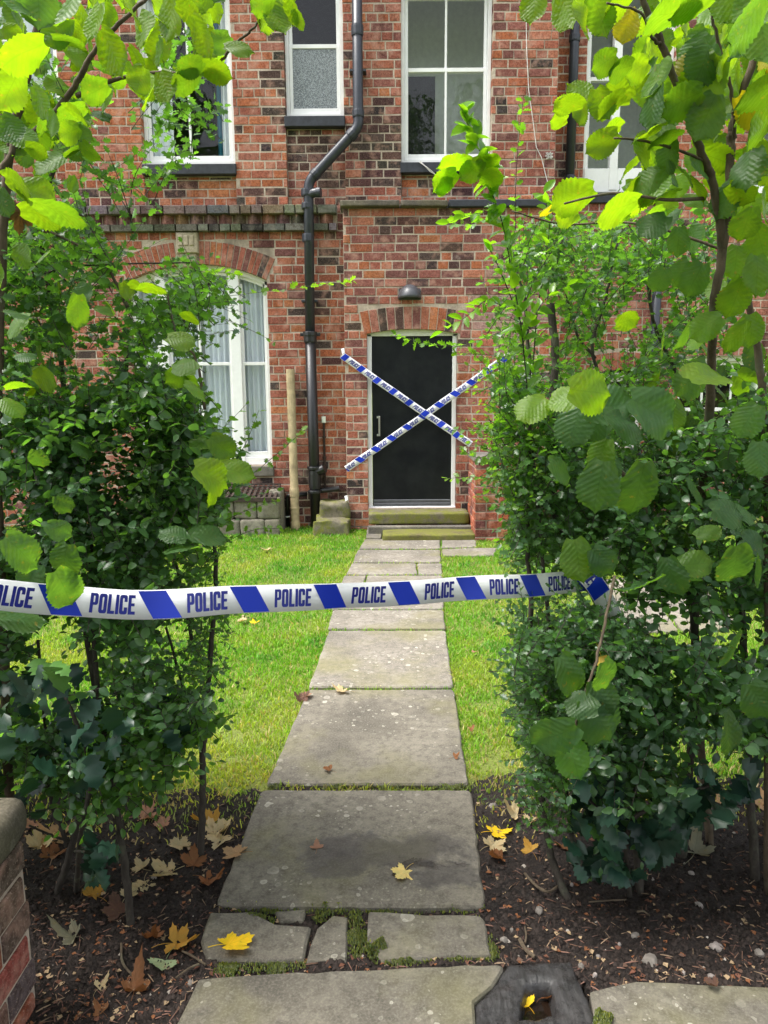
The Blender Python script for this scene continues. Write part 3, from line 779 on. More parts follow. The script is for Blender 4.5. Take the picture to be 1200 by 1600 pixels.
def ring_hole(o, h, flare=0.0):
    """region the arch ring occupies, so that wall bricks stop at it"""
    x0, x1, z0, z1, rise = o
    hw = (x1 - x0) / 2; cx = (x0 + x1) / 2; Rr = (hw * hw + rise * rise) / (2 * rise); cz = z1 + rise - Rr
    a0 = math.asin(hw / Rr) * (1 + flare)
    Ro = Rr + h + 0.008
    def f(zm, za, zb):
        if zb < z0: return None
        if zm < z1 + 0.0: return (x0, x1)
        z_ = za
        if z_ > cz + Ro: return None
        # outer arc limited by the skewback line
        d = Ro * Ro - (z_ - cz) ** 2
        if d <= 0: return None
        xo = math.sqrt(d); sk = (zb - cz) * math.tan(a0) + 0.006
        w = min(xo, sk); return (cx - w, cx + w)
    return f
def rect_hole(o, below=None):
    def f(zm, za, zb):
        lo = o[2] if below is None else below
        if zm < lo or zm > o[3]: return None
        return (o[0], o[1])
    return f
def span_hole(x0, x1, z0, z1):
    return lambda zm, za, zb: (x0, x1) if z0 < zm < z1 else None

Z_corn0 = Z(363, YM, 400); Z_corn1 = Z(323, YM, 400)      # cornice band
Z_cop0 = Z(325, YP, 640); Z_cop1 = Z(315, YP, 640)        # porch coping
XP0 = X(541, 700, YP); XP1 = X(872, 600, YP)              # porch edges
XM1 = X(870, 170, YM)                                      # right end of the upper pier
XPIL = X(446, 220, YM)
PAN = 0.055                                               # panels under the windows sit back a little
pan_z = Z_corn1
def panel(o, zlo): return (o[0], o[1], zlo, o[2] - 0.0)
ALLB = []
# main face
mh = [ring_hole(O_lw, 0.235), ring_hole(O_lw0, 0.235)]
for o in (O_w1, O_w3): mh.append(rect_hole(o, pan_z if o is O_w1 else Z_cop1 - .05))
mh.append(span_hole(O_w2[0], XP0 + 0.02, pan_z, O_w2[2])); mh.append(rect_hole(O_w2)); mh.append(rect_hole(O_w0, pan_z))
mh.append(span_hole(-7, X(527, 345, YM), Z_corn0, Z_corn1))
mh.append(span_hole(XP0 + 0.0, XP1, -1, Z_cop0 - .1))
key = (X(277, 390, YM), X(312, 390, YM)); mh.append(span_hole(key[0], key[1], Z(418, YM), Z_corn0))
ALLB += lay(-6.2, XM1, ZB, ZTOP, YM, mh, 1)
for o in (O_w1, O_w0): ALLB += lay(o[0], o[1], pan_z, o[2] - 0.11, YM + PAN, [], 2)
ALLB += lay(O_w2[0], XP0 + 0.02, pan_z, O_w2[2] - 0.11, YM + PAN, [], 3)
ALLB += lay(O_w3[0], O_w3[1], Z_cop1 - .05, O_w3[2] - 0.11, YM + PAN, [], 4)
# porch face
PB = lay(XP0, XP1, ZB, Z_cop0, YP, [ring_hole(O_door, 0.232, 0.06), rect_hole(O_toil)], 5)
ALLB += PB
# right wing
arch_r = (O_r1[0], O_r1[1], O_r1[2], O_r1[3], 0.03)
ALLB += lay(XM1 - 0.05, 6.2, ZB, ZTOP, YR, [rect_hole(O_w4), ring_hole(arch_r, 0.2, .1), rect_hole(O_r2), rect_hole(O_w5)], 6)

walls = {}
walls[YM] = backing('wall', -6.2, XM1, ZB, ZTOP, YM, None,
    [O_lw, O_lw0, (*O_w1[:2], pan_z, O_w1[3], 0), (*O_w0[:2], pan_z, O_w0[3], 0), (*O_w2[:2], O_w2[2], O_w2[3], 0), (O_w2[0], XP0 + .02, pan_z, O_w2[2], 0), (*O_w3[:2], Z_cop1 - .05, O_w3[3], 0),
     (XP0 + .1, XP1 - .1, ZB - .01, Z_cop0 - .2, 0)])
for xa, xb, zl, zh in ((O_w1[0], O_w1[1], pan_z, O_w1[2]), (O_w0[0], O_w0[1], pan_z, O_w0[2]), (O_w3[0], O_w3[1], Z_cop1 - .05, O_w3[2]), (O_w2[0], XP0 + .02, pan_z, O_w2[2])):
    bp = MB(); bp.box(xa, xb, YM + PAN + .0045, YM + .2, zl, zh - .002); bp.build('wall_panel', M['mortar'], house)
walls[YP] = backing('porch_wall', XP0, XP1, ZB, Z_cop0, YP, None, [O_door, O_toil], 0.13)
walls[YR] = backing('wing_wall', XM1 - 0.05, 6.2, ZB, ZTOP, YR, None, [O_w4, arch_r, O_r2, O_w5], 0.13)
sd_ = MB()                                                 # returns of the porch and of the upper pier
sd_.box(XP0 + .003, XP0 + .12, YP + .13, YM + .14, ZB, Z_cop0); sd_.box(XP1 - .12, XP1 - .003, YP + .13, YR + .1, ZB, Z_cop0)
sd_.box(XP0, XP1, YP + .02, YM + .1, Z_cop0 - .02, Z_cop0)
sd_.box(XM1 - .12, XM1 - .002, YM + .131, YR + .1, Z_cop0, ZTOP)
sd_.build('wall_return', M['mortar'], house)

# 300 bricks that show largest stay single; the rest are joined
def hidden(px, py):
    return not (362 < px < 860 and 5 < py < 800) or (px > 690 and py > 330) or (px < 420 and py > 420)
def in_open(px, py): return 362 < px < 690 and 5 < py < 800
sc_ = []
for i, (a, b, c, d, Y) in enumerate(ALLB):
    px, py, zc = proj(((a + b) / 2, Y, (c + d) / 2))
    s_ = (b - a) * (d - c) * (F / zc) ** 2 if zc > 0 else 0
    if hidden(px, py): s_ = 0
    if Y == YP: s_ *= 1.6
    sc_.append((s_, i))
sc_.sort(reverse=True)
single = {i for s_, i in sc_[:300]}
stuffmb = {YM: MB(), YP: MB(), YR: MB()}
wkey = lambda Y: YP if Y == YP else YR if Y == YR else YM
for i, (a, b, c, d, Y) in enumerate(ALLB):
    mid = Vector(((a + b) / 2, Y, (c + d) / 2)); col = tone(mid); dy = R.uniform(-.003, .003)
    if i in single:
        o = bpy.data.objects.new('brick', UNIT[R.randrange(5)]); COL.objects.link(o)
        place(o, walls[wkey(Y)], (mid.x, Y + dy, mid.z)); o.scale = (b - a, 1, d - c); o.color = (*col, 1)
    else:
        stuffmb[wkey(Y)].bbox(a, b, Y + dy, Y + .1, c, d, 0.0045, 0, col, 0.0022)
for Y, mb in stuffmb.items(): mb.build('brickwork', M['brick_a'], walls[Y], 'stuff')
arch_ring(O_door, 0.232, 12, YP, walls[YP], flare=0.06)
arch_ring(O_lw, 0.235, 27, YM, walls[YM], skip=key)
arch_ring(O_lw0, 0.235, 25, YM, walls[YM])
arch_ring(arch_r, 0.2, 7, YR, walls[YR], flare=.1)

# ---- cornice with dog-tooth course
corn = empty_part('cornice', house, (-1.5, YM, Z_corn0))
x_c1 = X(527, 345, YM)
hC = Z_corn1 - Z_corn0; zA = Z_corn0 + hC * .30; zBt = Z_corn0 + hC * .64
b = MB(); b.box(-6.2, x_c1, YM + .03, YM + .13, Z_corn0, Z_corn1); b.build('cornice_bed', M['darkhole'], corn)  # near-black colour paints the shade between the teeth
far = MB()
for (za, zb, yo) in ((Z_corn0, zA, -.075), (zBt, Z_corn1, -.11)):
    x = -6.2
    while x < x_c1 - .05:
        L = R.choice([.23, .23, .23, .115]); xb = min(x + L, x_c1)
        px = proj((x, YM, za))[0]
        col = tuple(q * R.uniform(.8, 1.2) for q in R.choice(PAL['grey'] + [(0.19, 0.165, 0.135)]))
        if px > 100:
            o = bpy.data.objects.new('cornice_brick', UNITG[R.randrange(5)]); COL.objects.link(o)
            place(o, corn, ((x + xb) / 2, YM + yo + R.uniform(-.004, .004), (za + zb) / 2)); o.scale = (xb - x - .012, 1.9, zb - za - .006); o.color = (*col, 1)
        else: far.bbox(x + .006, xb - .006, YM + yo, YM + .1, za + .003, zb - .003, .004, 0, col, .002)
        x = xb
tm_ = MB(); s = 0.075
tm_.add([(-s, 0, -.5), (0, -s, -.5), (s, 0, -.5), (-s, 0, .5), (0, -s, .5), (s, 0, .5), (0, -s * .94, .42), (0, -s * .94, -.42)], [(0, 1, 4, 3), (1, 2, 5, 4), (3, 4, 5), (0, 2, 1)])
me_t = tm_.mesh('tooth_brick', M['brick_o'])
x = -6.1
while x < x_c1 - .05:
    px = proj((x, YM, zA))[0]
    o = None
    col = tuple(q * R.uniform(.7, 1.2) for q in R.choice([(0.25, 0.14, 0.11), (0.32, 0.17, 0.12), (0.2, 0.13, 0.11)]))  # teeth coloured brighter, painting the light on their projecting corners
    if px > 60:
        o = bpy.data.objects.new('tooth_brick', me_t); COL.objects.link(o)
        place(o, corn, (x, YM + .01, (zA + zBt) / 2)); o.scale = (1, 1.2, zBt - zA + .006); o.color = (*col, 1)
    else: far.add([(x - s, YM + .01, zA), (x, YM - .08, zA), (x + s, YM + .01, zA), (x - s, YM + .01, zBt), (x, YM - .08, zBt), (x + s, YM + .01, zBt)], [(0, 1, 4, 3), (1, 2, 5, 4)], 0, col)
    x += 0.153
far.build('cornice_run', M['brick_a'], corn, 'stuff')
# carved keystone
b = MB(); kx0, kx1 = key; kz0, kz1 = Z(417, YM), Z_corn0 - .004
b.bbox(kx0 + .004, kx1 - .004, YM - .06, YM + .1, kz0 + (kz1 - kz0) * .40, kz1, .012)
b.bbox(kx0 + .03, kx1 - .03, YM - .045, YM + .1, kz0, kz0 + (kz1 - kz0) * .40, .012)
for q in range(3):
    b.bbox(kx0 + .03 + q * .06, kx0 + .075 + q * .06, YM - .072, YM - .058, kz0 + (kz1 - kz0) * .62, kz0 + (kz1 - kz0) * .9, .006)
b.build('keystone', M['keystone'], house)

# ---- coping on the porch
xs_ = [XP0 - .03, X(700, 320, YP), XP1 + .03]; xq = xs_[0]
for w_ in (.62, .55, 9):
    xe = min(xq + w_, xs_[1]); rough_block('coping_stone', xq, xe - .006, YP - .075, YM - .003, Z_cop0 + .002, Z_cop1 + .004, 'capstone', house, .014, .007, 9, 7, xq); xq = xe
    if xq >= xs_[1] - .01: break
b = MB(); b.bbox(xs_[1] + .004, xs_[2], YP - .06, YM - .002, Z_cop0 - .004, Z_cop1 + .006, .008); b.build('coping_stone', M['slate'], house)

# ---- windows
def pane(parent, x0, x1, y, z0, z1, mat='glass'):
    b = MB(); b.box(x0, x1, y, y + .004, z0, z1); return b.build('pane', M[mat], parent)
def frame_mb(b, x0, x1, z0, z1, y0, y1, w, wb=None, wt=None):
    wb = w if wb is None else wb; wt = w if wt is None else wt
    b.bbox(x0, x0 + w, y0, y1, z0, z1, .003); b.bbox(x1 - w, x1, y0, y1, z0, z1, .003)
    b.bbox(x0 + w, x1 - w, y0 + .001, y1, z0, z0 + wb, .003)
    if wt: b.bbox(x0 + w, x1 - w, y0 + .001, y1, z1 - wt, z1, .003)
def window(o, Y, rail_py, bars=(), sill=True, frost=False, fw=.05, rec=.085, sillmat='slate', label=None, upper_bars=True):
    x0, x1, z0, z1 = o[:4]; cx = (x0 + x1) / 2
    wnd = MB(); y = Y + rec
    frame_mb(wnd, x0, x1, z0, z1, y, y + .07, fw * .75, .06, .06)
    w = wnd.build('window', M['white'], house)
    if label: w['label'] = label
    zr = Z(rail_py, Y + rec, proj((cx, Y, z0))[0])
    ix0, ix1 = x0 + fw * .75 + .002, x1 - fw * .75 - .002
    for nm, za, zb, yo in (('lower', z0 + .062, zr + .02, .022), ('upper', zr - .02, z1 - .062, .05)):
        s_ = MB(); frame_mb(s_, ix0, ix1, za, zb, y + yo - .004, y + yo + .022, .034, .05 if nm == 'lower' else .042, .04)
        s_.build('sash', M['white'], w)
        if bars and (nm == 'lower' or upper_bars):
            for f in bars:
                xb = x0 + (x1 - x0) * f; q = MB(); q.bbox(xb - .012, xb + .012, y + yo - .002, y + yo + .016, za + .045, zb - .035, .003); q.build('glazing_bar', M['white'], w)
        pane(w, ix0 + .032, ix1 - .032, y + yo + .007, za + .04, zb - .035, 'frosted' if (frost and nm == 'lower') else 'glass')
    if sill:
        q = MB(); q.bbox(x0 - .012, x1 + .012, Y - .035, y + .07, z0 - .105, z0 - .002, .006); q.build('sill', M[sillmat], w)
    return w
def room(o, Y, mat='room', depth=2.2, pad=.35, zpad=.3):
    x0, x1, z0, z1 = o[0] - pad, o[1] + pad, o[2] - zpad, o[3] + zpad
    ya, yb = Y + .135, Y + .135 + depth
    v = [(x0, ya, z0), (x1, ya, z0), (x1, ya, z1), (x0, ya, z1), (x0, yb, z0), (x1, yb, z0), (x1, yb, z1), (x0, yb, z1)]
    b = MB(); b.add(v, [(4, 5, 6, 7), (0, 4, 7, 3), (1, 2, 6, 5), (3, 7, 6, 2), (0, 1, 5, 4)])
    b.build('room', M[mat], house)
def drape(parent, x0, x1, z0, z1, y, mat, folds=9, lean=0.0, name='curtain'):
    n = max(10, int(folds * 8)); m_ = 6; b = MB(); vs = []
    for j in range(m_ + 1):
        t = j / m_
        for i in range(n + 1):
            u = i / n; xx = x0 + (x1 - x0) * u + lean * (1 - t) * u
            vs.append((xx, y + .022 * math.sin(u * folds * 6.283 + .7 * math.sin(t * 2 + u * 5)) + .008 * math.sin(u * 23), z0 + (z1 - z0) * t))
    fs = [(j * (n + 1) + i, j * (n + 1) + i + 1, (j + 1) * (n + 1) + i + 1, (j + 1) * (n + 1) + i) for j in range(m_) for i in range(n)]
    b.add(vs, fs); return b.build(name, M[mat], parent, smooth=True)

w1_ = window(O_w1, YM, 106, (.5,), label='white sash window with pale curtains, right of the hazel branches'); room(O_w1, YM, 'roomdark')
wq = (O_w1[1] - O_w1[0])
drape(w1_, O_w1[0] + .03, O_w1[0] + wq * .30, O_w1[2] + .02, O_w1[3], YM + .19, 'blind', 4)
drape(w1_, O_w1[1] - wq * .17, O_w1[1] - .02, O_w1[2] + .02, O_w1[3], YM + .22, 'blind', 2.5)
drape(w1_, O_w1[1] - wq * .23, O_w1[1] - wq * .16, O_w1[2] + .02, O_w1[3], YM + .24, 'teal', 1.5)
w2_ = window(O_w2, YM, 71, (), frost=True, label='narrow white sash window with an obscured lower pane'); room(O_w2, YM, 'roomdark')
w3_ = window(O_w3, YM, 108, (.5,), label='tall white stair window above the porch'); room(O_w3, YM, 'room', .9, .5, .5)
b = MB(); b.box(O_w3[0] + .06, O_w3[0] + (O_w3[1] - O_w3[0]) * .41, YM + .5, YM + .56, O_w3[2] - .2, O_w3[2] + 1.02); b.build('dark_panel', M['roomdark'], house)  # dark panel filling the view through the lower left pane
b = MB(); b.box(O_w3[0] + .045, O_w3[0] + .105, YM + .16, YM + .17, O_w3[2] + .05, O_w3[2] + .13); b.build('note', M['white'], w3_)
w0_ = window(O_w0, YM, 60, (.5,), label='white sash window at the far upper left behind hazel leaves'); room(O_w0, YM)
drape(w0_, O_w0[0] + .03, O_w0[1] - .02, O_w0[2] + .02, O_w0[3], YM + .22, 'blind', 8)
w4_ = window(O_w4, YR, 122, (), sill=True, label='white window of the wing behind the hazel on the right'); room(O_w4, YR)
b = MB(); mx = X(964, 200, YR); b.bbox(mx - .045, mx + .045, YR + .06, YR + .15, O_w4[2] + .05, O_w4[3], .004)
b.bbox(O_w4[0] + .03, O_w4[1] - .03, YR + .07, YR + .15, O_w4[2] + .03, Z(260, YR, 980), .004); b.build('mullion', M['white'], w4_)
window(O_w5, YR, 122, (.5,)); room(O_w5, YR)
window(O_r1, YR, 640, ()); room(O_r1, YR, 'roomdark')
b = window(O_r2, YR, 640, (.33, .66), sillmat='stone_grey'); room(O_r2, YR, 'roomdark')
tw = window(O_toil, YP, 606, (), fw=.07, rec=.05); room(O_toil, YP, 'roomdark', 1.0, .1, .1)

# the big three-light window under the arch
def arch_window(o, Y, label):
    x0, x1, z0, z1, rise = o; y = Y + .09; cx = (x0 + x1) / 2; hw = (x1 - x0) / 2
    Rr = (hw * hw + rise * rise) / (2 * rise); cz = z1 + rise - Rr
    top = lambda x: cz + math.sqrt(max(0, Rr * Rr - (x - cx) ** 2))
    wd = x1 - x0; b = MB()
    # arched head
    n = 24
    for i in range(n):
        xa, xb = x0 + wd * i / n, x0 + wd * (i + 1) / n; h = .05
        b.add([(xa, y, top(xa) - h), (xb, y, top(xb) - h), (xb, y, top(xb) + .01), (xa, y, top(xa) + .01), (xa, y + .08, top(xa) - h), (xb, y + .08, top(xb) - h)], [(0, 1, 2, 3), (0, 4, 5, 1)])
    b.bbox(x0, x0 + .04, y, y + .08, z0, z1, .004); b.bbox(x1 - .04, x1, y, y + .08, z0, z1, .004)
    b.bbox(x0 + .04, x1 - .04, y + .001, y + .08, z0, z0 + .085, .004)
    w = b.build('window', M['white'], house); w['label'] = label
    ml = [x0 + wd * .21, x0 + wd * .745]
    for m_ in ml:
        q = MB(); q.bbox(m_ - .05, m_ + .065, y - .01, y + .085, z0 + .03, top(m_) - .045, .006); q.build('mullion', M['white'], w)
    zr = Z(568, Y + .09, 400); lights = [(x0 + .04, ml[0] - .05), (ml[0] + .065, ml[1] - .05), (ml[1] + .065, x1 - .04)]
    for li, (a, c) in enumerate(lights):
        zt = min(top(a), top(c)) - .05
        q = MB(); frame_mb(q, a, c, z0 + .087, zr + .018, y + .024, y + .048, .026, .06, .036); q.build('sash', M['white'], w)
        q = MB(); frame_mb(q, a, c, zr - .018, zt + .012, y + .05, y + .072, .026, .036, .0)
        for i in range(8):
            xa, xb = a + (c - a) * i / 8, a + (c - a) * (i + 1) / 8
            q.add([(xa, y + .05, top(xa) - .085), (xb, y + .05, top(xb) - .085), (xb, y + .05, top(xb) - .04), (xa, y + .05, top(xa) - .04)], [(0, 1, 2, 3)])
        q.build('sash', M['white'], w)
        if li == 1:
            q = MB(); xb = (a + c) / 2 - .005; q.bbox(xb - .013, xb + .013, y + .03, y + .06, z0 + .12, top(xb) - .05, .003); q.build('glazing_bar', M['white'], w)
        pane(w, a + .02, c - .02, y + .035, z0 + .13, zr - .01); pane(w, a + .02, c - .02, y + .06, zr + .012, zt + .04)
    a, c = x0 + .02, x1 - .02; gp = x0 + wd * .47
    drape(w, a, gp - .03, z0 + .05, z1 + rise - .02, y + .125, 'curtain', 13)
    drape(w, gp + .045, c, z0 + .05, z1 + rise - .02, y + .125, 'curtain', 12)
    q = MB(); q.bbox(x0 - .02, x1 + .02, Y - .05, y + .08, z0 - .115, z0 - .003, .008); q.build('sill', M['stone_grey'], w)
    room(o, Y, 'room', .6, .1, .1)
arch_window(O_lw, YM, 'wide arched three light window with pale blue curtains')
arch_window(O_lw0, YM, 'arched window hidden behind the left hedge')

# ---- the door
x0, x1, z0, z1, rise = O_door; y = YP + .06
b = MB(); fw = .045
zh = Z(521.5, YP + .06, 640)
b.bbox(x0, x0 + fw, y, y + .08, z0 + .012, z1, .004); b.bbox(x1 - fw, x1, y, y + .08, z0 + .012, z1, .004)
hw = (x1 - x0) / 2; cx = (x0 + x1) / 2; Rr = (hw * hw + rise * rise) / (2 * rise); cz = z1 + rise - Rr
for i in range(14):
    xa, xb = x0 + (x1 - x0) * i / 14, x0 + (x1 - x0) * (i + 1) / 14
    ta, tb = (cz + math.sqrt(max(0, Rr * Rr - (q - cx) ** 2)) for q in (xa, xb)); zlo = z1 - .022
    b.add([(xa, y, zlo), (xb, y, zlo), (xb, y, tb), (xa, y, ta), (xa, y + .08, zlo), (xb, y + .08, zlo)], [(0, 1, 2, 3), (0, 4, 5, 1)], 1)
b.bbox(x0, x1, y - .02, y + .08, z0 - .004, z0 + .011, .004)
fr = b.build('door_frame', [M['white'], M['cream']], house)
b = MB(); b.bbox(x0 + fw + .003, x1 - fw - .003, y + .025, y + .07, z0 + .016, z1 - .024, .004)
door = b.build('door', M['doorblack'], house); door['label'] = 'plain black painted door with police tape crossed over it'
b = MB(); b.bbox(x0 + fw + .01, x1 - fw - .01, y + .005, y + .025, z0 + .02, z0 + .05, .006); b.bbox(x0 + fw + .006, x1 - fw - .006, y + .014, y + .026, z0 + .052, z0 + .085, .006)
b.build('weather_bar', M['alu'], door)
b = MB(); hx = X(592, 665, y); hz0, hz1 = Z(681, y), Z(650, y)
b.tube([(hx - .012, y + .026, hz1 - .012), (hx - .012, y - .032, hz1 - .012)], .0085, 8)
b.tube([(hx - .012, y + .026, hz0 + .012), (hx - .012, y - .032, hz0 + .012)], .0085, 8)
b.bbox(hx - .004, hx + .014, y - .048, y - .030, hz0, hz1, .004); b.box(hx - .022, hx + .005, y - .040, y - .033, hz1 - .022, hz1); b.box(hx - .022, hx + .005, y - .040, y - .033, hz0, hz0 + .022)
b.build('handle', M['chrome'], door)

# ---- front steps
def step(name, label, pxa, pxb, y0, y1, zb, zt, mat, amp=.006):
    o = rough_block(name, X(pxa, 810, y0), X(pxb, 810, y0), y0, y1, zb, zt, mat, None, .02, amp, 12, 5, zt)
    tag(o, label, 'step'); return o
step('door_step', 'worn mossy stone doorstep directly under the black door', 576, 733, 7.70, YP - .006, .132, .256, 'mossy')
step('garden_step', 'low step covered in yellow green moss at the end of the path', 598, 744, 7.36, 7.69, .0, .095, 'mossier', .008)
b = MB(); b.bbox(X(575, 815, 7.6), X(744, 815, 7.6), 7.63, 7.694, .03, .128, .01); tag(b.build('riser_stone', M['stone_grey']), 'dark narrow riser stone between the doorstep and the mossy step', 'stone')

# ================================================================== PIPES, LAMP AND OTHER THINGS AT THE HOUSE
def pw(px, py, Y): return at(px, py, Y)
def collar(b, p, d, r, h, n=14, mi=0):
    p = Vector(p); d = Vector(d).normalized()
    b.tube([p - d * h / 2, p - d * h * .32, p + d * h * .32, p + d * h / 2], [r * .96, r, r, r * .96], n, mi)
def bendpts(a, b_, c, rad=.07, n=5):
    a, b_, c = Vector(a), Vector(b_), Vector(c); p = b_ + (a - b_).normalized() * rad; q = b_ + (c - b_).normalized() * rad
    return [p.lerp(b_, t).lerp(b_.lerp(q, t), t) for t in [i / n for i in range(n + 1)]]

YD = YM - .10
dp = thing('drainpipe', 'black soil pipe with a diagonal offset running down the wall left of the porch', 'drainpipe', (X(490, 800, YD), YD, 0))
A = pw(555, -140, YD); B = pw(560, 199, YD); C_ = pw(482, 284, YD); D = pw(484.5, 520, YD)
x_low = D.x
b = MB()
b.tube([(B.x, YD, A.z)] + bendpts((B.x, YD, A.z), B, C_) + bendpts(B, C_, D) + [D], .052, 16)
b.build('upper_pipe', M['black'], dp, smooth=True)
def one_collar(root, p, d, rad, h, mat):
    b = MB(); collar(b, p, d, rad, h); b.build('collar', M[mat], root)
for py in (48, 178): one_collar(dp, (B.x, YD, Z(py, YD, 556)), (0, 0, 1), .062, .10 if py < 100 else .07, 'black')
dd = (C_ - B).normalized(); one_collar(dp, B + dd * .10, dd, .062, .07, 'black'); one_collar(dp, C_ - dd * .10, dd, .061, .06, 'black')
for py, h in ((301, .07), (322, .06), (372, .08)): one_collar(dp, (x_low, YD, Z(py, YD, 484)), (0, 0, 1), .062, h, 'black')
b = MB(); t0 = Vector((x_low, YD, Z(306, YD, 484)))
b.tube([t0, t0 + Vector((.075, -.03, .02)), t0 + Vector((.11, -.04, .022))], [.045, .045, .045], 14); collar(b, t0 + Vector((.125, -.042, .022)), (1, -.2, 0.02), .05, .05)
b.build('branch_stub', M['black'], dp)
b = MB(); zl = Z(522, YD, 486); zb = -.08
b.tube([(x_low, YD, zl), (x_low + .02, YD, zb)], .058, 16); b.build('cast_iron_pipe', M['iron'], dp, smooth=True)
one_collar(dp, (x_low, YD, zl), (0, 0, 1), .078, .05, 'iron'); one_collar(dp, (x_low, YD, zl - .05), (0, 0, 1), .07, .08, 'iron')
for py in (731, 768): one_collar(dp, (x_low + .015, YD, Z(py, YD, 490)), (0, 0, 1), .08, .035, 'iron')
one_collar(dp, (x_low + .015, YD, Z(749, YD, 490)), (0, 0, 1), .067, .20, 'iron')
for s in (-1, 1):
    b = MB(); b.bbox(x_low + s * .085 - .022, x_low + s * .085 + .022, YD - .01, YD + .03, zl - .022, zl + .012); b.build('lug', M['iron'], dp)
b = MB(); p0 = Vector((x_low + .015, YD, Z(738, YD, 490)))
b.tube([p0, p0 + Vector((.08, -.02, .03)), p0 + Vector((.115, -.03, .05))], [.05, .055, .05], 14); b.build('inspection_branch', M['iron'], dp)
b = MB(); zz = Z(768, YD, 490)
b.tube([(x_low + .03, YD + .02, zz), (X(530, 762, YD), YD + .02, zz + .03)], .03, 10)
b.build('side_pipe', M['iron'], dp)
for py in (110, 470):
    xx = B.x if py < 200 else x_low; b = MB()
    b.bbox(xx - .085, xx + .085, YD - .004, YM - .004, Z(py, YD, 500) - .012, Z(py, YD, 500) + .012); b.build('bracket', M['black'], dp)

# small black waste pipe beside it
YS = YM - .05
wp = thing('waste_pipe', 'thin black waste pipe bending down beside the beige pipe', 'pipe', (X(449, 800, YS), YS, 0))
q0 = pw(480, 772, YS); q1 = pw(449, 774, YS); q2 = pw(452, 833, YS)
b = MB(); b.tube([q0] + bendpts(q0, q1, q2, .04) + [(q1.x, YS, -.03)], .024, 10); b.build('pipe', M['iron'], wp, smooth=True)
b = MB(); collar(b, (q1.x, YS, Z(807, YS, 450)), (0, 0, 1), .027, .016); b.build('joint_ring', M['white'], wp)

bp_ = thing('vent_pipe', 'weathered beige pipe leaning against the wall left of the black pipe', 'pipe', (X(461, 830, YM - .12), YM - .12, 0))
t_, u_ = pw(453.5, 577, YM - .07), pw(462, 828, YM - .14); b = MB()
b.tube([t_, t_.lerp(u_, .5), u_], [.047, .046, .048], 16, cap=True); b.build('pipe', M['beigepipe'], bp_, smooth=False)
b = MB(); d = (u_ - t_).normalized(); collar(b, t_.lerp(u_, .76), d, .054, .10); collar(b, t_.lerp(u_, .86), d, .052, .03); collar(b, t_.lerp(u_, .97), d, .053, .09); b.build('socket', M['beigepipe'], bp_)

cd = thing('conduit', 'thin dark cable conduit with a small pale junction box beside the porch corner', 'conduit', (X(507, 770, YM - .02), YM - .02, 0))
c0, c1 = pw(506, 660, YM - .02), pw(509, 768, YM - .02); b = MB(); b.tube([c0, (c0.x, c0.y, c1.z)], .012, 8)
for py in (683, 715): collar(b, (c0.x, YM - .02, Z(py, YM - .02, 507)), (0, 0, 1), .02, .02)
b.build('pipe', M['grate'], cd)
b = MB(); b.bbox(c0.x - .022, c0.x + .022, YM - .05, YM - .002, c0.z - .005, c0.z + .065, .006); b.build('junction_box', M['room'], cd)

# right-hand pipe
xr = X(893, 200, YR - .08); rp = thing('drainpipe', 'straight dark blue rainwater pipe in the corner behind the right shrubs', 'drainpipe', (xr, YR - .08, 1.6))
b = MB(); b.tube([(xr, YR - .08, ZTOP), (xr, YR - .08, Z(318, YR - .08, 890))], .05, 14); b.build('pipe', M['black'], rp, smooth=True)
b = MB(); collar(b, (xr, YR - .08, Z(280, YR - .08, 890)), (0, 0, 1), .06, .07); collar(b, (xr, YR - .08, Z(60, YR - .08, 890)), (0, 0, 1), .06, .07); b.build('collar', M['black'], rp)
xr2 = X(1024, 500, YR - .08); rp2 = thing('drainpipe', 'second dark blue pipe seen through the leaves near the small brick arch', 'drainpipe', (xr2, YR - .08, 0))
b = MB(); b.tube([(xr2, YR - .08, Z(300, YR - .08, 1024)), (xr2, YR - .08, -.1)], .052, 14); b.build('pipe', M['black'], rp2, smooth=True)
b = MB(); collar(b, (xr2, YR - .08, Z(420, YR - .08, 1024)), (0, 0, 1), .064, .08); b.build('collar', M['black'], rp2)

# wall lamp: half-dome eyelid cover
lc = pw(640, 467, YP); lm = thing('wall_lamp', 'grey half dome lamp on the brick above the door', 'lamp', (lc.x, YP, lc.z))
b = MB(); rx = .125; n, m_ = 18, 8; vs = []
for j in range(m_ + 1):
    ph = math.pi / 2 * j / m_
    for i in range(n + 1):
        th = math.pi * i / n
        vs.append((lc.x - rx * math.cos(th) * math.cos(ph), YP - .003 - .17 * math.sin(th) * math.cos(ph), lc.z + .145 * math.sin(ph)))
fs = [(j * (n + 1) + i, j * (n + 1) + i + 1, (j + 1) * (n + 1) + i + 1, (j + 1) * (n + 1) + i) for j in range(m_) for i in range(n)]
b.add(vs, fs)
ob = b.build('shade', M['lampgrey'], lm, smooth=True); md = ob.modifiers.new('thick', 'SOLIDIFY'); md.thickness = .008
b = MB(); b.bbox(lc.x - .115, lc.x + .115, YP - .014, YP - .001, lc.z - .012, lc.z + .10, .003); b.build('back_plate', M['lampgrey'], lm)
b = MB(); b.tube([(lc.x, YP - .06, lc.z + .02), (lc.x, YP - .06, lc.z + .09)], [.035, .03], 10); b.build('bulb', M['white'], lm)

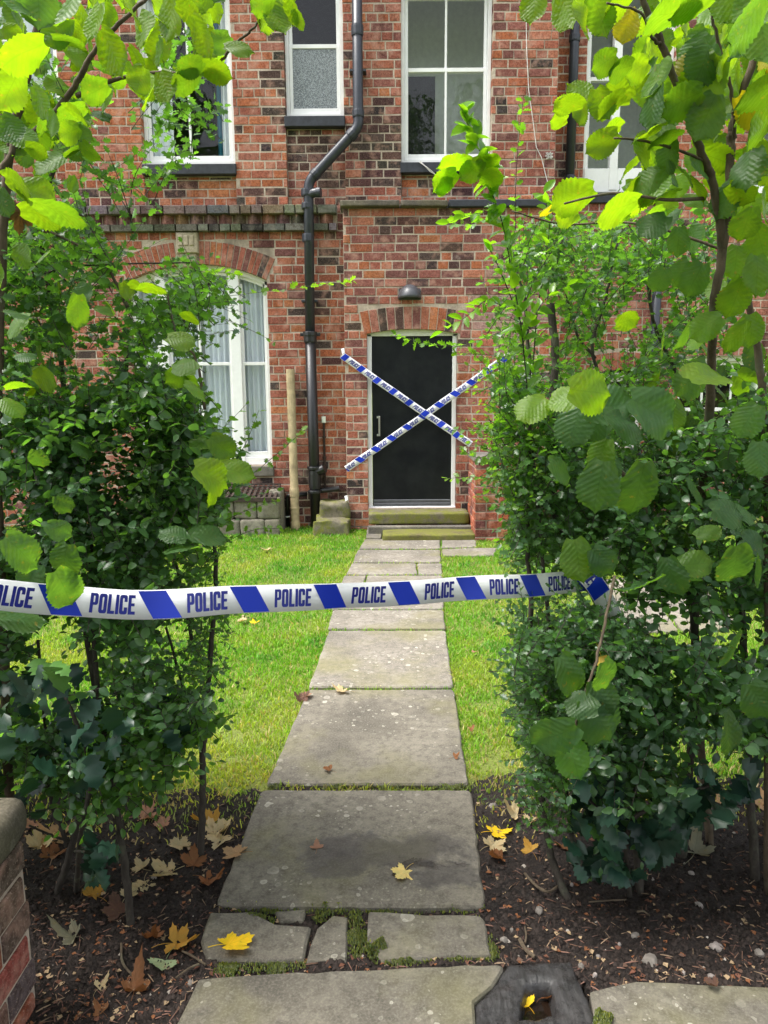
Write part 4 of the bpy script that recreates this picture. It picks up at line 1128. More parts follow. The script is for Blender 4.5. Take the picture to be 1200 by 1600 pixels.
# white cable hanging on the upper pier
b = MB(); pts = [(822, 20), (823, 80), (826, 140), (833, 190), (838, 230), (846, 246), (853, 275), (860, 300)]
b.tube([pw(x, y, YM - .012) for x, y in pts], .0042, 6); tag(b.build('cable', M['cable']), 'thin white cable hanging down the brick pier right of the stair window', 'cable')
b = MB(); pp = [pw(858 + 6 * math.cos(i * 2.4), 245 + 5 * math.sin(i * 2.4) - i * .3, YM - .02) for i in range(14)]
b.tube(pp, .007, 5); tag(b.build('cable_coil', M['cable']), 'small loose knot of pale cable on the brick pier', 'cable')
b = MB(); b.tube([pw(655, 253, YM - .05), pw(668, 262, YM - .08), pw(680, 272, YM - .06)], .005, 5); b.tube([pw(657, 252, YM - .05), pw(672, 268, YM - .07), pw(682, 274, YM - .06)], .005, 5)
tag(b.build('string', M['cable']), 'short white strings hanging over the dark stair window sill', 'string')

# cellar hatch: stone box with a metal grate
hx0, hx1 = X(330, 800, 7.80), X(437, 800, 7.80); hy = 7.78
ht = thing('cellar_hatch', 'low stone cellar hatch with a rusty metal grate below the arched window', 'hatch', ((hx0 + hx1) / 2, 8.0, 0))
zt = Z(779, hy, 400)
def block(x0, x1, y0, y1, z0, z1, mat='capstone2', nm='stone_block'):
    return rough_block(nm, x0 + .003, x1 - .003, y0, y1, z0 + .003, z1 - .003, mat, ht, .018, .008, 6, 7, x0 * 9 + z0)
for i in range(3):
    w = (hx1 - hx0) / 3; block(hx0 + i * w, hx0 + (i + 1) * w, hy + .01 * (i % 2), hy + .14, zt * .45, zt)
for i, (u, v) in enumerate(((0, .42), (.42, .78), (.78, 1))): block(hx0 + u * (hx1 - hx0), hx0 + v * (hx1 - hx0), hy - .01, hy + .14, -.04, zt * .45)
block(hx1 - .14, hx1 + .01, hy + .15, YM - .01, -.04, zt + .07); block(hx0 - .01, hx0 + .14, hy + .15, YM - .01, -.04, zt + .07)
gr = MB(); sl_ = .10
for i in range(12):
    x = hx0 + .05 + i * (hx1 - hx0 - .1) / 11
    gr.add([(x - .014, hy + .02, zt + .012), (x + .014, hy + .02, zt + .012), (x + .014, YM - .06, zt + sl_), (x - .014, YM - .06, zt + sl_), (x - .014, hy + .02, zt - .012), (x + .014, hy + .02, zt - .012), (x + .014, YM - .06, zt + sl_ - .024), (x - .014, YM - .06, zt + sl_ - .024)],
           [(0, 1, 2, 3), (4, 7, 6, 5), (0, 4, 5, 1), (1, 5, 6, 2), (2, 6, 7, 3), (3, 7, 4, 0)])
for j in range(6):
    t = j / 5; y = hy + .03 + (YM - .1 - hy) * t; gr.box(hx0 + .03, hx1 - .03, y - .008, y + .008, zt - .01 + sl_ * t, zt + .008 + sl_ * t)
gr.bbox(hx0 + .02, hx1 - .02, hy - .02, hy + .012, zt - .035, zt + .014, .004)
gr.build('grate', M['grate'], ht)
b = MB(); b.box(hx0 + .14, hx1 - .14, hy + .14, YM - .02, -.03, zt - .04); b.build('shaft', M['darkhole'], ht)  # solid block; its dark colour stands in for shade under the grate

# rough sandstone lump in the corner by the porch
sx0, sx1 = X(490, 815, 7.82), X(544, 815, 7.82); zs = Z(792, 8.0, 515)
sb = thing('sandstone_block', 'rough mossy sandstone lump in the corner left of the porch', 'stone', ((sx0 + sx1) / 2, 7.95, 0))
rough_block('lower_slab', sx0, sx1 + .01, 7.72, YM - .02, -.06, zs * .6, 'stone_dark', sb, .018, .035, 10, 4, 1)
rough_block('upper_slab', sx0 + .05, sx1, 7.93, YM - .02, zs * .5, zs * 1.2, 'stone_dark', sb, .018, .035, 10, 4, 4)

# low brick wing wall right of the door
def brick_block(root, x0, x1, y0, y1, z0, z1, seed, cols, crs=.0876, L=.232, mat='mortar', nm='brick', top=False):
    """free-standing brickwork: every brick a block of full depth, mortar core inside"""
    rr = random.Random(seed); b = MB(); b.box(x0 + .008, x1 - .008, y0 + .008, y1 - .008, z0, z1 - .008)
    core = b.build('mortar_bed', M[mat], root); k = 0; z = z0
    while z < z1 - .03:
        zb = min(z + crs, z1); off = 0 if k % 2 else L / 2
        runs = []
        for (ax, a0, a1) in (('x', x0, x1), ('y', y0, y1)):
            p = a0 - off
            while p < a1:
                u, v = max(a0, p), min(a1, p + L)
                if v - u > .03: runs.append((ax, u, v))
                p += L
        for ax, u, v in runs:
            j = rr.uniform(-.003, .003); b = MB(); g_ = .006
            c = (*[q * rr.uniform(.85, 1.15) for q in rr.choice(cols)], 1)
            if ax == 'x': faces = [('f', (u, v))]
            else: faces = [('s', (u, v))]
            for kind, (p, q) in faces:
                o = bpy.data.objects.new(nm, UNIT[rr.randrange(5)]); COL.objects.link(o); o.color = c
                if kind == 'f':
                    place(o, root, ((p + q) / 2, y0 + j, (z + zb) / 2)); o.scale = (q - p - 2 * g_, 1, zb - z - 2 * g_)
                else:
                    side = x0 if (x0 + x1) / 2 > 0 else x1; rot = -math.pi / 2 if side == x0 else math.pi / 2
                    place(o, root, (side + (j if side == x0 else -j), (p + q) / 2, (z + zb) / 2)); o.rotation_euler = (0, 0, rot); o.scale = (q - p - 2 * g_, 1, zb - z - 2 * g_)
        z = zb; k += 1
    return core
wx0 = X(742, 800, 7.36); wing = thing('brick_pier', 'low orange brick pier standing right of the doorstep', 'brick pier', (wx0 + .17, 7.6, 0))
brick_block(wing, wx0, wx0 + .345, 7.36, 7.99, -.03, Z(722, 7.36, 760), 21, [(0.36, 0.11, 0.06), (0.42, 0.14, 0.07), (0.3, 0.085, 0.055), (.22, .075, .06)])
b = MB(); b.bbox(wx0 - .01, wx0 + .355, 7.345, 7.995, Z(722, 7.36, 760) + .002, Z(715, 7.36, 760), .006); b.build('cap', M['stone_grey'], wing)

# foreground garden wall end at the lower left
gx = -0.912; gw = thing('garden_wall', 'weathered brick garden wall end at the lower left corner', 'wall', (gx - .2, 1.3, 0))
zt_ = .478
brick_block(gw, gx - .42, gx, .62, 1.70, -.02, zt_, 33, [(0.15, 0.115, 0.095), (0.13, 0.10, 0.082), (0.17, 0.10, 0.075), (0.16, 0.12, 0.10), (0.30, 0.10, 0.06)], crs=.083, L=.235)
for (ya, yb) in ((.6, 1.12), (1.13, 1.73)):
    rough_block('coping_stone', gx - .44, gx + .012, ya, yb, zt_ + .002, zt_ + .115, 'capstone', gw, .045, .008, 10, 7, ya)

# gate stone with a square socket, wet
gs = thing('gate_stone', 'dark wet gate stone with a square water filled socket at the bottom edge', 'stone', tuple(gnd(840, 1560, 0)))
outl = [(gnd(x, y, .03).x, gnd(x, y, .03).y) for x, y in [(738, 1690), (740, 1566), (764, 1540), (790, 1503), (893, 1496), (930, 1583), (955, 1690), (850, 1700)]]
hole = [(gnd(x, y, .03).x, gnd(x, y, .03).y) for x, y in [(810, 1586), (813, 1560), (820, 1537), (840, 1533), (862, 1531), (868, 1556), (873, 1580), (842, 1588)]]
xs0, xs1 = min(p[0] for p in outl), max(p[0] for p in outl); ys0, ys1 = min(p[1] for p in outl), max(p[1] for p in outl)
st = .006; nx_, ny_ = int((xs1 - xs0) / st) + 2, int((ys1 - ys0) / st) + 2
GP = np.array([(xs0 + i * st, ys0 + j * st) for j in range(ny_) for i in range(nx_)])
inside = in_poly(GP + .006 * np.array([(nz(x, y, 14, 3), nz(x, y, 14, 8)) for x, y in GP]), outl)
def seg_d(p, poly):
    d = 9.
    for i in range(len(poly)):
        a, b_ = np.array(poly[i]), np.array(poly[(i + 1) % len(poly)]); t = max(0, min(1, np.dot(p - a, b_ - a) / (np.dot(b_ - a, b_ - a) + 1e-12))); d = min(d, np.linalg.norm(a + (b_ - a) * t - p))
    return d
inh = in_poly(GP + .005 * np.array([(nz(x, y, 22, 5), nz(x, y, 22, 9)) for x, y in GP]), hole); GV = []
for (x, y), h_, in_ in zip(GP, inh, inside):
    z = .026 + .004 * nz(x, y, 12, 1) + .003 * nz(x, y, 40, 4) + .003 * nz(x * 3, y * .5, 30, 7)
    p = np.array((x, y)); dh = seg_d(p, hole)
    if h_: z -= min(.085, dh * 4.5 + .006)
    else: z -= .006 * max(0, 1 - dh / .02)
    if in_: z -= .012 * max(0, 1 - seg_d(p, outl) / .018) ** 2
    else: z -= .09
    GV.append((x, y, z))
GT = []
for j in range(ny_ - 1):
    for i in range(nx_ - 1):
        a = j * nx_ + i
        if inside[[a, a + 1, a + nx_, a + nx_ + 1]].any(): GT += [(a, a + 1, a + nx_ + 1), (a, a + nx_ + 1, a + nx_)]
link('slab', np_mesh('slab', np.array(GV), np.array(GT), M['wetstone'], smooth=True), gs)
b = MB(); cx = sum(p[0] for p in hole) / 8; cy = sum(p[1] for p in hole) / 8
pass
mw, t_w, o_w = newmat('socket_water'); kw = NT(t_w)
bb = kw.bsdf((0.012, 0.008, 0.006), 0.03, 0.6); kw.l(bb.outputs[0], o_w.inputs[0])
b = MB(); b.add([(x + (x - cx) * .01, y + (y - cy) * .01, -.022) for x, y in hole], [tuple(range(8))]); b.build('water', mw, gs)

# ================================================================== POLICE TAPES
def rrect(x0, x1, y0, y1, r, n=4):
    pts = []
    for cx, cy, a0 in ((x1 - r, y1 - r, 0), (x0 + r, y1 - r, 90), (x0 + r, y0 + r, 180), (x1 - r, y0 + r, 270)):
        for i in range(n + 1):
            a = RAD(a0 + 90 * i / n); pts.append((cx + r * math.cos(a), cy + r * math.sin(a)))
    return pts
def glyphs():
    """condensed heavy capitals, each in a box 0..0.52 x 0..1; list of (verts, faces)"""
    s = .20; wd = .50; G = {}
    def ring(o, i, skip=None):
        n = len(o); v = o + i; f = []
        for k in range(n):
            if skip and skip(k, o): continue
            w = (k + 1) % n; f.append((k, w, n + w, n + k))
        return v, f
    def rect(x0, x1, y0, y1): return [(x0, y0), (x1, y0), (x1, y1), (x0, y1)], [(0, 1, 2, 3)]
    O, I_ = rrect(0, wd, 0, 1, .14), rrect(s, wd - s, s * .8, 1 - s * .8, .06)
    G['O'] = [ring(O, I_)]
    # C: O with a gap on the right side between the terminals
    o2 = rrect(0, wd, 0, 1, .14); i2 = rrect(s, wd - s, s * .8, 1 - s * .8, .06); n = len(o2)
    v, f = ring(o2, i2, lambda k, o: k == n - 1); G['C'] = [(v, f), rect(wd - s, wd, .64, .87), rect(wd - s, wd, .13, .36)]
    G['L'] = [rect(0, s, 0, 1), rect(s, wd * .86, 0, .16)]
    G['I'] = [rect(0, s, 0, 1)]
    G['E'] = [rect(0, s, 0, 1), rect(s, wd * .9, 0, .16), rect(s, wd * .9, .84, 1), rect(s, wd * .82, .43, .58)]
    po = [(s, 1)] + [(wd - .13 + .13 * math.sin(RAD(a)), .87 + .13 * math.cos(RAD(a))) for a in (0, 30, 60, 90)] + [(wd - .13 + .13 * math.cos(RAD(a)), .53 - .13 * math.sin(RAD(a))) for a in (0, 30, 60, 90)] + [(s, .40)]
    pi = [(s, .86)] + [(wd - s - .04 + .04 * math.sin(RAD(a)), .82 + .04 * math.cos(RAD(a))) for a in (0, 30, 60, 90)] + [(wd - s - .04 + .04 * math.cos(RAD(a)), .58 - .04 * math.sin(RAD(a))) for a in (0, 30, 60, 90)] + [(s, .54)]
    n = len(po); G['P'] = [rect(0, s, 0, 1), (po + pi, [(k, n + k, n + k + 1, k + 1) for k in range(n - 1)])]
    return G
GL = glyphs(); ADV = dict(P=.56, O=.56, L=.49, I=.25, C=.56, E=.46)
def make_tape(label, path, width, period, start, block_w, slant, text0, textw, texth, up_fn, off=.0012, italic=0.0, thick=.0006, crease=1.0):
    """path: dense list of points; builds strip, blue blocks and POLICE words as parts"""
    P = [Vector(p) for p in path]; S = [0.0]
    for a, b_ in zip(P, P[1:]): S.append(S[-1] + (b_ - a).length)
    tot = S[-1]
    def fr(u):
        u = max(0, min(tot - 1e-6, u)); i = int(np.searchsorted(S, u, side='right')) - 1; i = max(0, min(len(P) - 2, i))
        t = (u - S[i]) / (S[i + 1] - S[i] + 1e-12); p = P[i].lerp(P[i + 1], t)
        d = (P[min(i + 2, len(P) - 1)] - P[max(i - 1, 0)]).normalized()
        up = up_fn(u / tot, d); up = (up - d * up.dot(d)).normalized(); nn = d.cross(up)       # faces the camera
        return p, d, up, nn
    root = thing('police_tape', label, 'tape', tuple(P[len(P) // 2]), 'police tapes')
    def mp(u, v, o):
        p, d, up, nn = fr(u)
        rp = crease * (.0035 * math.sin(u * 19) + .0012 * math.sin(u * 41) + (v - .5) * (.008 * math.sin(u * 7.3 + 1) + .004 * math.sin(u * 23)))
        return p + up * ((v - .5) * width + crease * .0012 * math.sin(u * 11)) + nn * (o + rp)
    b = MB(); n = max(40, int(tot / .012)); vs = []
    for i in range(n + 1):
        u = tot * i / n
        vs += [mp(u, 0, 0), mp(u, .5, .0008 * math.sin(u * 21)), mp(u, 1, 0), mp(u, 0, -thick), mp(u, .5, -thick), mp(u, 1, -thick)]
    fs = []
    for i in range(n):
        a, c = i * 6, (i + 1) * 6
        fs += [(a, c, c + 1, a + 1), (a + 1, c + 1, c + 2, a + 2), (a + 3, a + 4, c + 4, c + 3), (a + 4, a + 5, c + 5, c + 4), (a, a + 3, c + 3, c), (a + 2, c + 2, c + 5, a + 5)]
    b.add(vs, fs); b.build('strip', M['tape'], root, smooth=True)
    k = math.floor(-start / period) - 1
    while start + k * period < tot:
        u0 = start + k * period; k += 1
        # blue block, leaning like a backslash: top edge starts at u0, bottom edge shifted by slant
        if u0 + block_w + max(slant, 0) > 0.0 and u0 < tot - .01:
            b = MB(); nu, nv = 8, 4; vs = []
            for j in range(nv + 1):
                v = .03 + .94 * j / nv
                for i in range(nu + 1):
                    vs.append(mp(max(0, min(tot, u0 + slant * (1 - v) + block_w * i / nu)), v, off))
            b.add(vs, [(j * (nu + 1) + i, j * (nu + 1) + i + 1, (j + 1) * (nu + 1) + i + 1, (j + 1) * (nu + 1) + i) for j in range(nv) for i in range(nu)])
            b.build('blue_block', M['blue'], root, smooth=True)
        tu = u0 + text0
        if tu > -textw * .2 and tu + textw < tot + .01:
            tw = sum(ADV[c] for c in 'POLICE') - .06; sc = textw / tw; x = 0; b = MB()
            for c in 'POLICE':
                for v, f in GL[c]:
                    b.add([mp(tu + (x + px_) * sc + italic * (py_ - .5) * texth * width, .5 + (py_ - .5) * texth, off) for px_, py_ in v], f)
                x += ADV[c]
            b.build('lettering', M['navy'], root)
    return root
def spline(pts, n=24):
    P = [Vector(p) for p in pts]; P = [P[0] * 2 - P[1]] + P + [P[-1] * 2 - P[-2]]; out = []
    for i in range(1, len(P) - 2):
        for j in range(n):
            t = j / n; a, b_, c, d = P[i - 1], P[i], P[i + 1], P[i + 2]
            out.append(.5 * ((2 * b_) + (c - a) * t + (2 * a - 5 * b_ + 4 * c - d) * t * t + (3 * b_ - a - 3 * c + d) * t ** 3))
    out.append(P[-2]); return out

# near tape across the path, tied to a stem of the right hedge
TP = [(-90, 915, 1.43), (0, 930, 1.475), (110, 940, 1.535), (227, 944, 1.60), (360, 938, 1.675), (493, 933, 1.77), (615, 927, 1.865), (732, 920, 1.96), (838, 914, 2.06), (872, 911, 2.10), (900, 908, 2.15), (921, 907, 2.20)]
NEAR = spline([at(x, y, Y) for x, y, Y in TP])
_s = 0.0; U615 = 0.0
for _a, _b in zip(NEAR, NEAR[1:]):
    _s += (_b - _a).length
    if proj(_b + Vector((0, 0, .034)))[0] < 615: U615 = _s
def up_near(t, d): return Vector((0, .10, 1))
make_tape('long blue and white police tape stretched across the path between the hedges', NEAR, .066, .207, (U615 - .020) % .207, .062, .037, .110, .092, .66, up_near)
TAPE_DBG = NEAR
tail = spline([at(908, 893, 2.17), at(921, 903, 2.10), at(936, 924, 2.10), at(951, 952, 2.13), at(958, 966, 2.16)])
make_tape('short folded police tape end hanging from the stem in the right hedge', tail, .058, .207, .075, .055, .02, .115, .103, .62, lambda t, d: Vector((.9, -.1, .45)))
b = MB(); kp = at(924, 906, 2.17)
b.tube([kp + Vector((math.cos(a) * .022, math.sin(a) * .022, .012 * math.sin(a * 2) + i * .0015)) for i, a in enumerate([q * .5 for q in range(15)])], [.012, .016] * 7 + [.01], 6)
tag(b.build('tape_knot', M['tape']), 'crumpled knot of white tape round the hedge stem', 'tape')

# two tapes crossed over the door
def straight(a, b_, n=40, sag=.01):
    return [a.lerp(b_, i / n) - Vector((0, 0, sag * math.sin(math.pi * i / n))) for i in range(n + 1)]
ya = YP - .03
pa, pb = at(534, 555, ya), at(736, 694, ya - .012)
dv = (pb - pa).normalized(); upv = Vector((0, 1, 0)).cross(dv) * -1
upv = Vector((-dv.z, 0, dv.x)) if dv.x > 0 else Vector((dv.z, 0, -dv.x))
make_tape('police tape slanting down to the right across the black door', straight(pa, pb), .073, .2065, .022, .060, -.022, .083, .105, .60, lambda t, d: Vector((-d.z, 0, d.x)), italic=.35)
pa, pb = at(541, 733, ya + .012), at(812, 543, ya + .012)
make_tape('police tape slanting up to the right across the black door', straight(pa, pb), .073, .2065, .131, .064, .042 * -1 * -.9, .083, .105, .60, lambda t, d: Vector((-d.z, 0, d.x)), italic=.35)
for (x, y, nm) in ((536, 548, 'curled torn tip of police tape on the porch corner above the drain'), (541, 778, 'scrap of white tape low on the porch corner')):
    p = at(x, y, YP - .02); b = MB()
    b.add([p + Vector((-.02, 0, .02)), p + Vector((.012, -.01, .028)), p + Vector((.018, -.02, -.02)), p + Vector((-.01, -.012, -.035)), p + Vector((-.02, .012, .02)), p + Vector((.012, .002, .028)), p + Vector((.018, -.008, -.02)), p + Vector((-.01, .0, -.035))],
          [(0, 3, 2, 1), (4, 5, 6, 7), (0, 1, 5, 4), (1, 2, 6, 5), (2, 3, 7, 6), (3, 0, 4, 7)])
    tag(b.build('tape_scrap', M['tape']), nm, 'tape')

# ================================================================== SHRUBS
def leaf_strip(outline, fold=.10, droop=.18, wave=0.0):
    """outline: (halfwidth, y) from base to tip -> verts, tris (numpy)"""
    V = []; 
    for i, (w, y) in enumerate(outline):
        z = -droop * y * y
        wv = wave * (1 if i % 2 else -1)
        V += [(-w, y, z + fold * w * 2 + wv), (0, y, z), (w, y, z + fold * w * 2 + wv)]
    T = []
    for i in range(len(outline) - 1):
        a, b = i * 3, i * 3 + 3
        T += [(a, a + 1, b + 1), (a, b + 1, b), (a + 1, a + 2, b + 2), (a + 1, b + 2, b + 1)]
    return np.array(V, float), np.array(T)
T_OVAL = leaf_strip([(.03, 0), (.20, .22), (.25, .5), (.16, .8), (.0, 1.0)], .22, .15)
T_OVAL2 = leaf_strip([(.03, 0), (.27, .25), (.32, .52), (.2, .82), (.0, 1.0)], .12, .28)
T_HAW = leaf_strip([(.02, 0), (.05, .16), (.36, .36), (.17, .44), (.40, .64), (.17, .68), (.22, .9), (.0, 1.0)], .14, .15)
T_HOL = leaf_strip([(.03, 0), (.30, .11), (.20, .24), (.36, .34), (.25, .48), (.36, .58), (.21, .71), (.26, .80), (.07, .9), (.0, 1.0)], .06, .14, .0)
T_TREE = leaf_strip([(.03, 0), (.40, .3), (.3, .7), (.0, 1.0)], .1, .2)

def hazel_mesh(seed):
    rr = random.Random(seed); nr, nc = 22, 4; V = []; T = []
    cup = rr.uniform(-.10, .22); droop = rr.uniform(.12, .34); twist = rr.uniform(-.25, .25); asym = rr.uniform(-.06, .06); pw_ = rr.uniform(.92, 1.08)
    for r in range(nr + 1):
        t = r / nr
        if t < .9: w = .44 * (math.sin(math.pi * min(1, (t * .93 + .045)) ** .86)) ** .62 * pw_
        else: w = .25 * ((1 - t) / .1) ** 1.5 * .62
        w *= 1 + (rr.uniform(.02, .09) if r % 2 else -rr.uniform(.02, .07))
        y = t + (-.05 if r == 0 else 0)
        for c in range(-nc, nc + 1):
            u = c / nc; x = u * w
            pl = .016 * math.cos((t - abs(x) * .75) * 8.5 * 2 * math.pi) * min(1, abs(u) * 2)
            yy = y + (-.10 * (abs(u)) ** 1.5 if r <= 2 else 0) + .03 * abs(u) * (1 if t < .8 else -1)
            z = -droop * t * t + cup * abs(x) * .9 - .25 * x * x + pl + twist * x * t + .02 * math.sin(7 * t + 4 * u + seed)
            V.append((x + asym * t * t, yy, z))
    w_ = 2 * nc + 1
    for r in range(nr):
        for c in range(w_ - 1):
            a = r * w_ + c; T.append((a, a + 1, a + w_ + 1)); T.append((a, a + w_ + 1, a + w_))
    # stalk
    V = np.array(V); T = np.array(T)
    return np_mesh('hazel_leaf', V, T, M['hazel'], smooth=True)
HAZ = [hazel_mesh(s) for s in range(8)]
HOLM = []
for s in range(4):
    v, t = T_HOL; v = v.copy(); v[:, 2] = -.16 * v[:, 1] ** 2 + .9 * v[:, 0] ** 2 * (1 if s % 2 else -.5); rr = np.random.default_rng(s); v[:, 2] += .03 * np.sin(v[:, 1] * 9 + s); v[:, 0] += .05 * s * v[:, 1] ** 2 - .05
    HOLM.append(np_mesh('holly_leaf', v, t, M['holly'], smooth=True))
def small_mesh(tpl, nm): return np_mesh(nm, tpl[0], tpl[1], M['small_o'])
SM = {id(T_OVAL): small_mesh(T_OVAL, 'leaf'), id(T_HAW): small_mesh(T_HAW, 'leaf'), id(T_OVAL2): small_mesh(T_OVAL2, 'leaf')}

def unit(a): return a / (np.linalg.norm(a, axis=-1, keepdims=True) + 1e-9)
class Leaves:
    """collects leaves of one kind, then builds: biggest in view as single parts, the rest as one stuff part"""
    def __init__(s, tpl): s.tpl = tpl; s.P = []; s.D = []; s.N = []; s.S = []; s.C = []
    def add(s, p, d, n, size, c): s.P.append(p); s.D.append(d); s.N.append(n); s.S.append(size); s.C.append(c)
    def build(s, root, n_single, mat, name='foliage'):
        P = np.array(s.P, float); D = unit(np.array(s.D, float)); N = np.array(s.N, float); S = np.array(s.S); C = np.array(s.C)
        N = unit(N - D * (N * D).sum(1, keepdims=True)); Xv = np.cross(D, N)
        dist = np.linalg.norm(P - np.array([0, 0, CAM_Z]), axis=1)
        facing = np.abs((N * unit(P - np.array([0, 0, CAM_Z]))).sum(1))
        sc = S / dist * (0.3 + facing)
        q = [proj(p) for p in P]; vis = np.array([0 < a[0] < 1200 and 0 < a[1] < 1600 for a in q]); sc = np.where(vis, sc, 0)
        # favour the front of the shrub
        sc = sc * np.where(dist < np.percentile(dist, 35), 1.0, .3)
        order = np.argsort(-sc); single = order[:n_single]; rest = order[n_single:]
        for i in single:
            o = bpy.data.objects.new('leaf', SM[id(s.tpl)]); COL.objects.link(o); o.parent = root
            m = Matrix((Xv[i], D[i], N[i])).transposed().to_4x4() @ Matrix.Scale(S[i], 4); m.translation = Vector(P[i]) - root.location
            o.matrix_local = m; o.color = (*C[i], 1)
        V0, T0 = s.tpl; n = len(V0)
        P, D, N, Xv, S, C = P[rest], D[rest], N[rest], Xv[rest], S[rest], C[rest]
        V = (V0[None, :, 0:1] * Xv[:, None, :] + V0[None, :, 1:2] * D[:, None, :] + V0[None, :, 2:3] * N[:, None, :]) * S[:, None, None] + P[:, None, :]
        T = (T0[None] + (np.arange(len(P)) * n)[:, None, None]).reshape(-1, 3)
        return link(name, np_mesh(name, V.reshape(-1, 3), T, M[mat], np.repeat(C, n, 0)), root, 'stuff')

def poly_area_sampler(poly, rg):
    xs = [p[0] for p in poly]; ys = [p[1] for p in poly]
    while True:
        P = np.array([[rg.uniform(min(xs), max(xs)), rg.uniform(min(ys), max(ys))]])
        if in_poly(P, poly)[0]: return P[0]
TW = []
def foliage(lv, twigs, poly, Y0, Y1, n_tw, rg, size, cols, per=(7, 13), tl=(.10, .22), sp=.016, up=.35, flat=.6, holes=(), bright=None, patch=0.0, side=0):
    """n_tw leafy twigs rooted inside a region between two depths"""
    made = 0; tries = 0
    while made < n_tw and tries < n_tw * 20:
        tries += 1
        px, py = poly_area_sampler(poly, rg)
        if any(((px - h[0]) / h[2]) ** 2 + ((py - h[1]) / h[3]) ** 2 < 1 and rg.random() < h[4] for h in holes): continue
        if patch and nz(px, py, .011, 3.3) + .35 * nz(px, py, .035, 7) < patch * (rg.random() * 1.3 - .3): continue
        Y = rg.uniform(Y0, Y1); b = np.array(at(px, py, Y))
        if 760 < px < 905 and 870 < py < 968 and Y < 2.3: continue
        d = np.array([rg.normal(0, .6) + side, rg.normal(-.15, .6), rg.normal(up, .45)]); d = unit(d)
        L = rg.uniform(*tl); n = int(L / sp); tint = rg.random(); base = np.array(cols[int(rg.random() * len(cols))])
        b0 = b - d * L * .5; pts = []
        bend = np.array([rg.normal(0, .3), rg.normal(0, .3), rg.normal(-.1, .3)])
        for i in range(n + 1):
            t = i / max(1, n); p = b0 + d * L * t + bend * L * t * t * .5; pts.append(p)
            dd = unit(d + bend * t)
            sd_ = unit(np.cross(dd, np.array([0, 0, 1.0])) + rg.normal(0, .25, 3)) * (1 if i % 2 else -1)
            ld = unit(dd * rg.uniform(.25, .8) + sd_ * rg.uniform(.6, 1.1) + np.array([0, 0, rg.normal(-.1, .3)])) if i < n else dd
            nn = unit(np.array([0, 0, 1.0]) * flat + rg.normal(0, .5, 3) + np.array([0, -.4 if py > 720 else .3, 0]))
            c = base * rg.uniform(.7, 1.3)
            if bright is not None and t > .7: c = c * (1 - .45) + np.array(bright) * .45
            sz = rg.uniform(*size) * (1 - .35 * t ** 3)
            lv.add(p, ld, nn, sz, np.clip(c, .004, .6))
        twigs.append(pts); made += 1
def twig_mesh(twigs, root, mat='bark', r=.0016, name='twigs'):
    V = []; T = []
    for pts in twigs:
        k = len(V); n = len(pts)
        for i, p in enumerate(pts):
            rr = r * (1 - .6 * i / n)
            for q in range(3):
                a = q * 2.094; V.append((p[0] + rr * math.cos(a), p[1] + rr * math.sin(a) * .7, p[2] + rr * math.sin(a) * .7))
        for i in range(n - 1):
            for q in range(3):
                a, b_ = k + i * 3 + q, k + i * 3 + (q + 1) % 3; T += [(a, b_, b_ + 3), (a, b_ + 3, a + 3)]
    return link(name, np_mesh(name, np.array(V), np.array(T), M[mat]), root, 'stuff')
def stem(root, pts, r0, r1, mat='bark', name='stem', n=8):
    P = spline([at(*p) if isinstance(p, tuple) else p for p in pts], 8); k = len(P)
    P = [p + Vector((.004 * nz(p.z, i, 13, r0 * 100), .004 * nz(p.z, i, 11, 5), 0)) for i, p in enumerate(P)]
    rr = [r0 + (r1 - r0) * i / (k - 1) for i in range(k)]
    rr = [r * (1 + .12 * nz(i * .37, r0 * 900, 1, 2)) for i, r in enumerate(rr)]
    b = MB(); b.tube(P, rr, n); return b.build(name, M[mat], root, smooth=True)

GR_DARK = [(.052, .112, .048), (.062, .135, .050), (.076, .155, .056), (.048, .10, .052)]
GR_MID = [(.062, .14, .034), (.075, .16, .036), (.055, .125, .04)]
GR_LITE = [(.085, .18, .025), (.10, .20, .03), (.075, .16, .028)]
LIME = (.16, .27, .03)

rg = np.random.default_rng(5)
# ---------- left: dense small-leaved privet
pl = thing('privet_shrub', 'dense dark small leaved shrub filling the left hedge behind the tape', 'shrub', tuple(gnd(200, 1400)), 'shrubs of the hedge')
lv = Leaves(T_OVAL2); tw = []
poly = [(-160, 660), (60, 620), (180, 610), (270, 600), (325, 655), (338, 720), (340, 790), (325, 850), (315, 900), (328, 960), (325, 1020), (318, 1090), (290, 1140), (215, 1180), (140, 1225), (60, 1240), (-160, 1225)]
HL = [(150, 1020, 70, 22, .9), (60, 1110, 26, 40, .9), (290, 1130, 30, 26, .7), (110, 990, 30, 20, .8), (20, 1060, 25, 40, .8), (210, 1060, 20, 30, .7), (95, 900, 40, 16, .6), (250, 1010, 30, 18, .7), (170, 1110, 24, 22, .6)]
foliage(lv, tw, poly, 1.85, 2.25, 1250, rg, (.022, .040), GR_DARK, sp=.015, holes=HL, patch=-.15)
foliage(lv, tw, poly, 2.15, 2.75, 950, rg, (.022, .040), GR_DARK, sp=.015, holes=HL, patch=-.15)
foliage(lv, tw, [(180, 620), (280, 600), (350, 680), (345, 800), (300, 860), (200, 800)], 1.9, 2.3, 260, rg, (.020, .034), GR_MID, sp=.014, bright=(.12, .22, .05))
foliage(lv, tw, [(120, 1130), (330, 1120), (290, 1200), (200, 1260), (110, 1270)], 1.85, 2.2, 130, rg, (.028, .042), GR_MID, sp=.018, up=-.1)
foliage(lv, tw, [(-170, 640), (-520, 640), (-560, 1230), (-170, 1220)], 1.9, 2.7, 300, rg, (.026, .044), GR_DARK, sp=.018)
twig_mesh(tw, pl); lv.build(pl, 300, 'small')
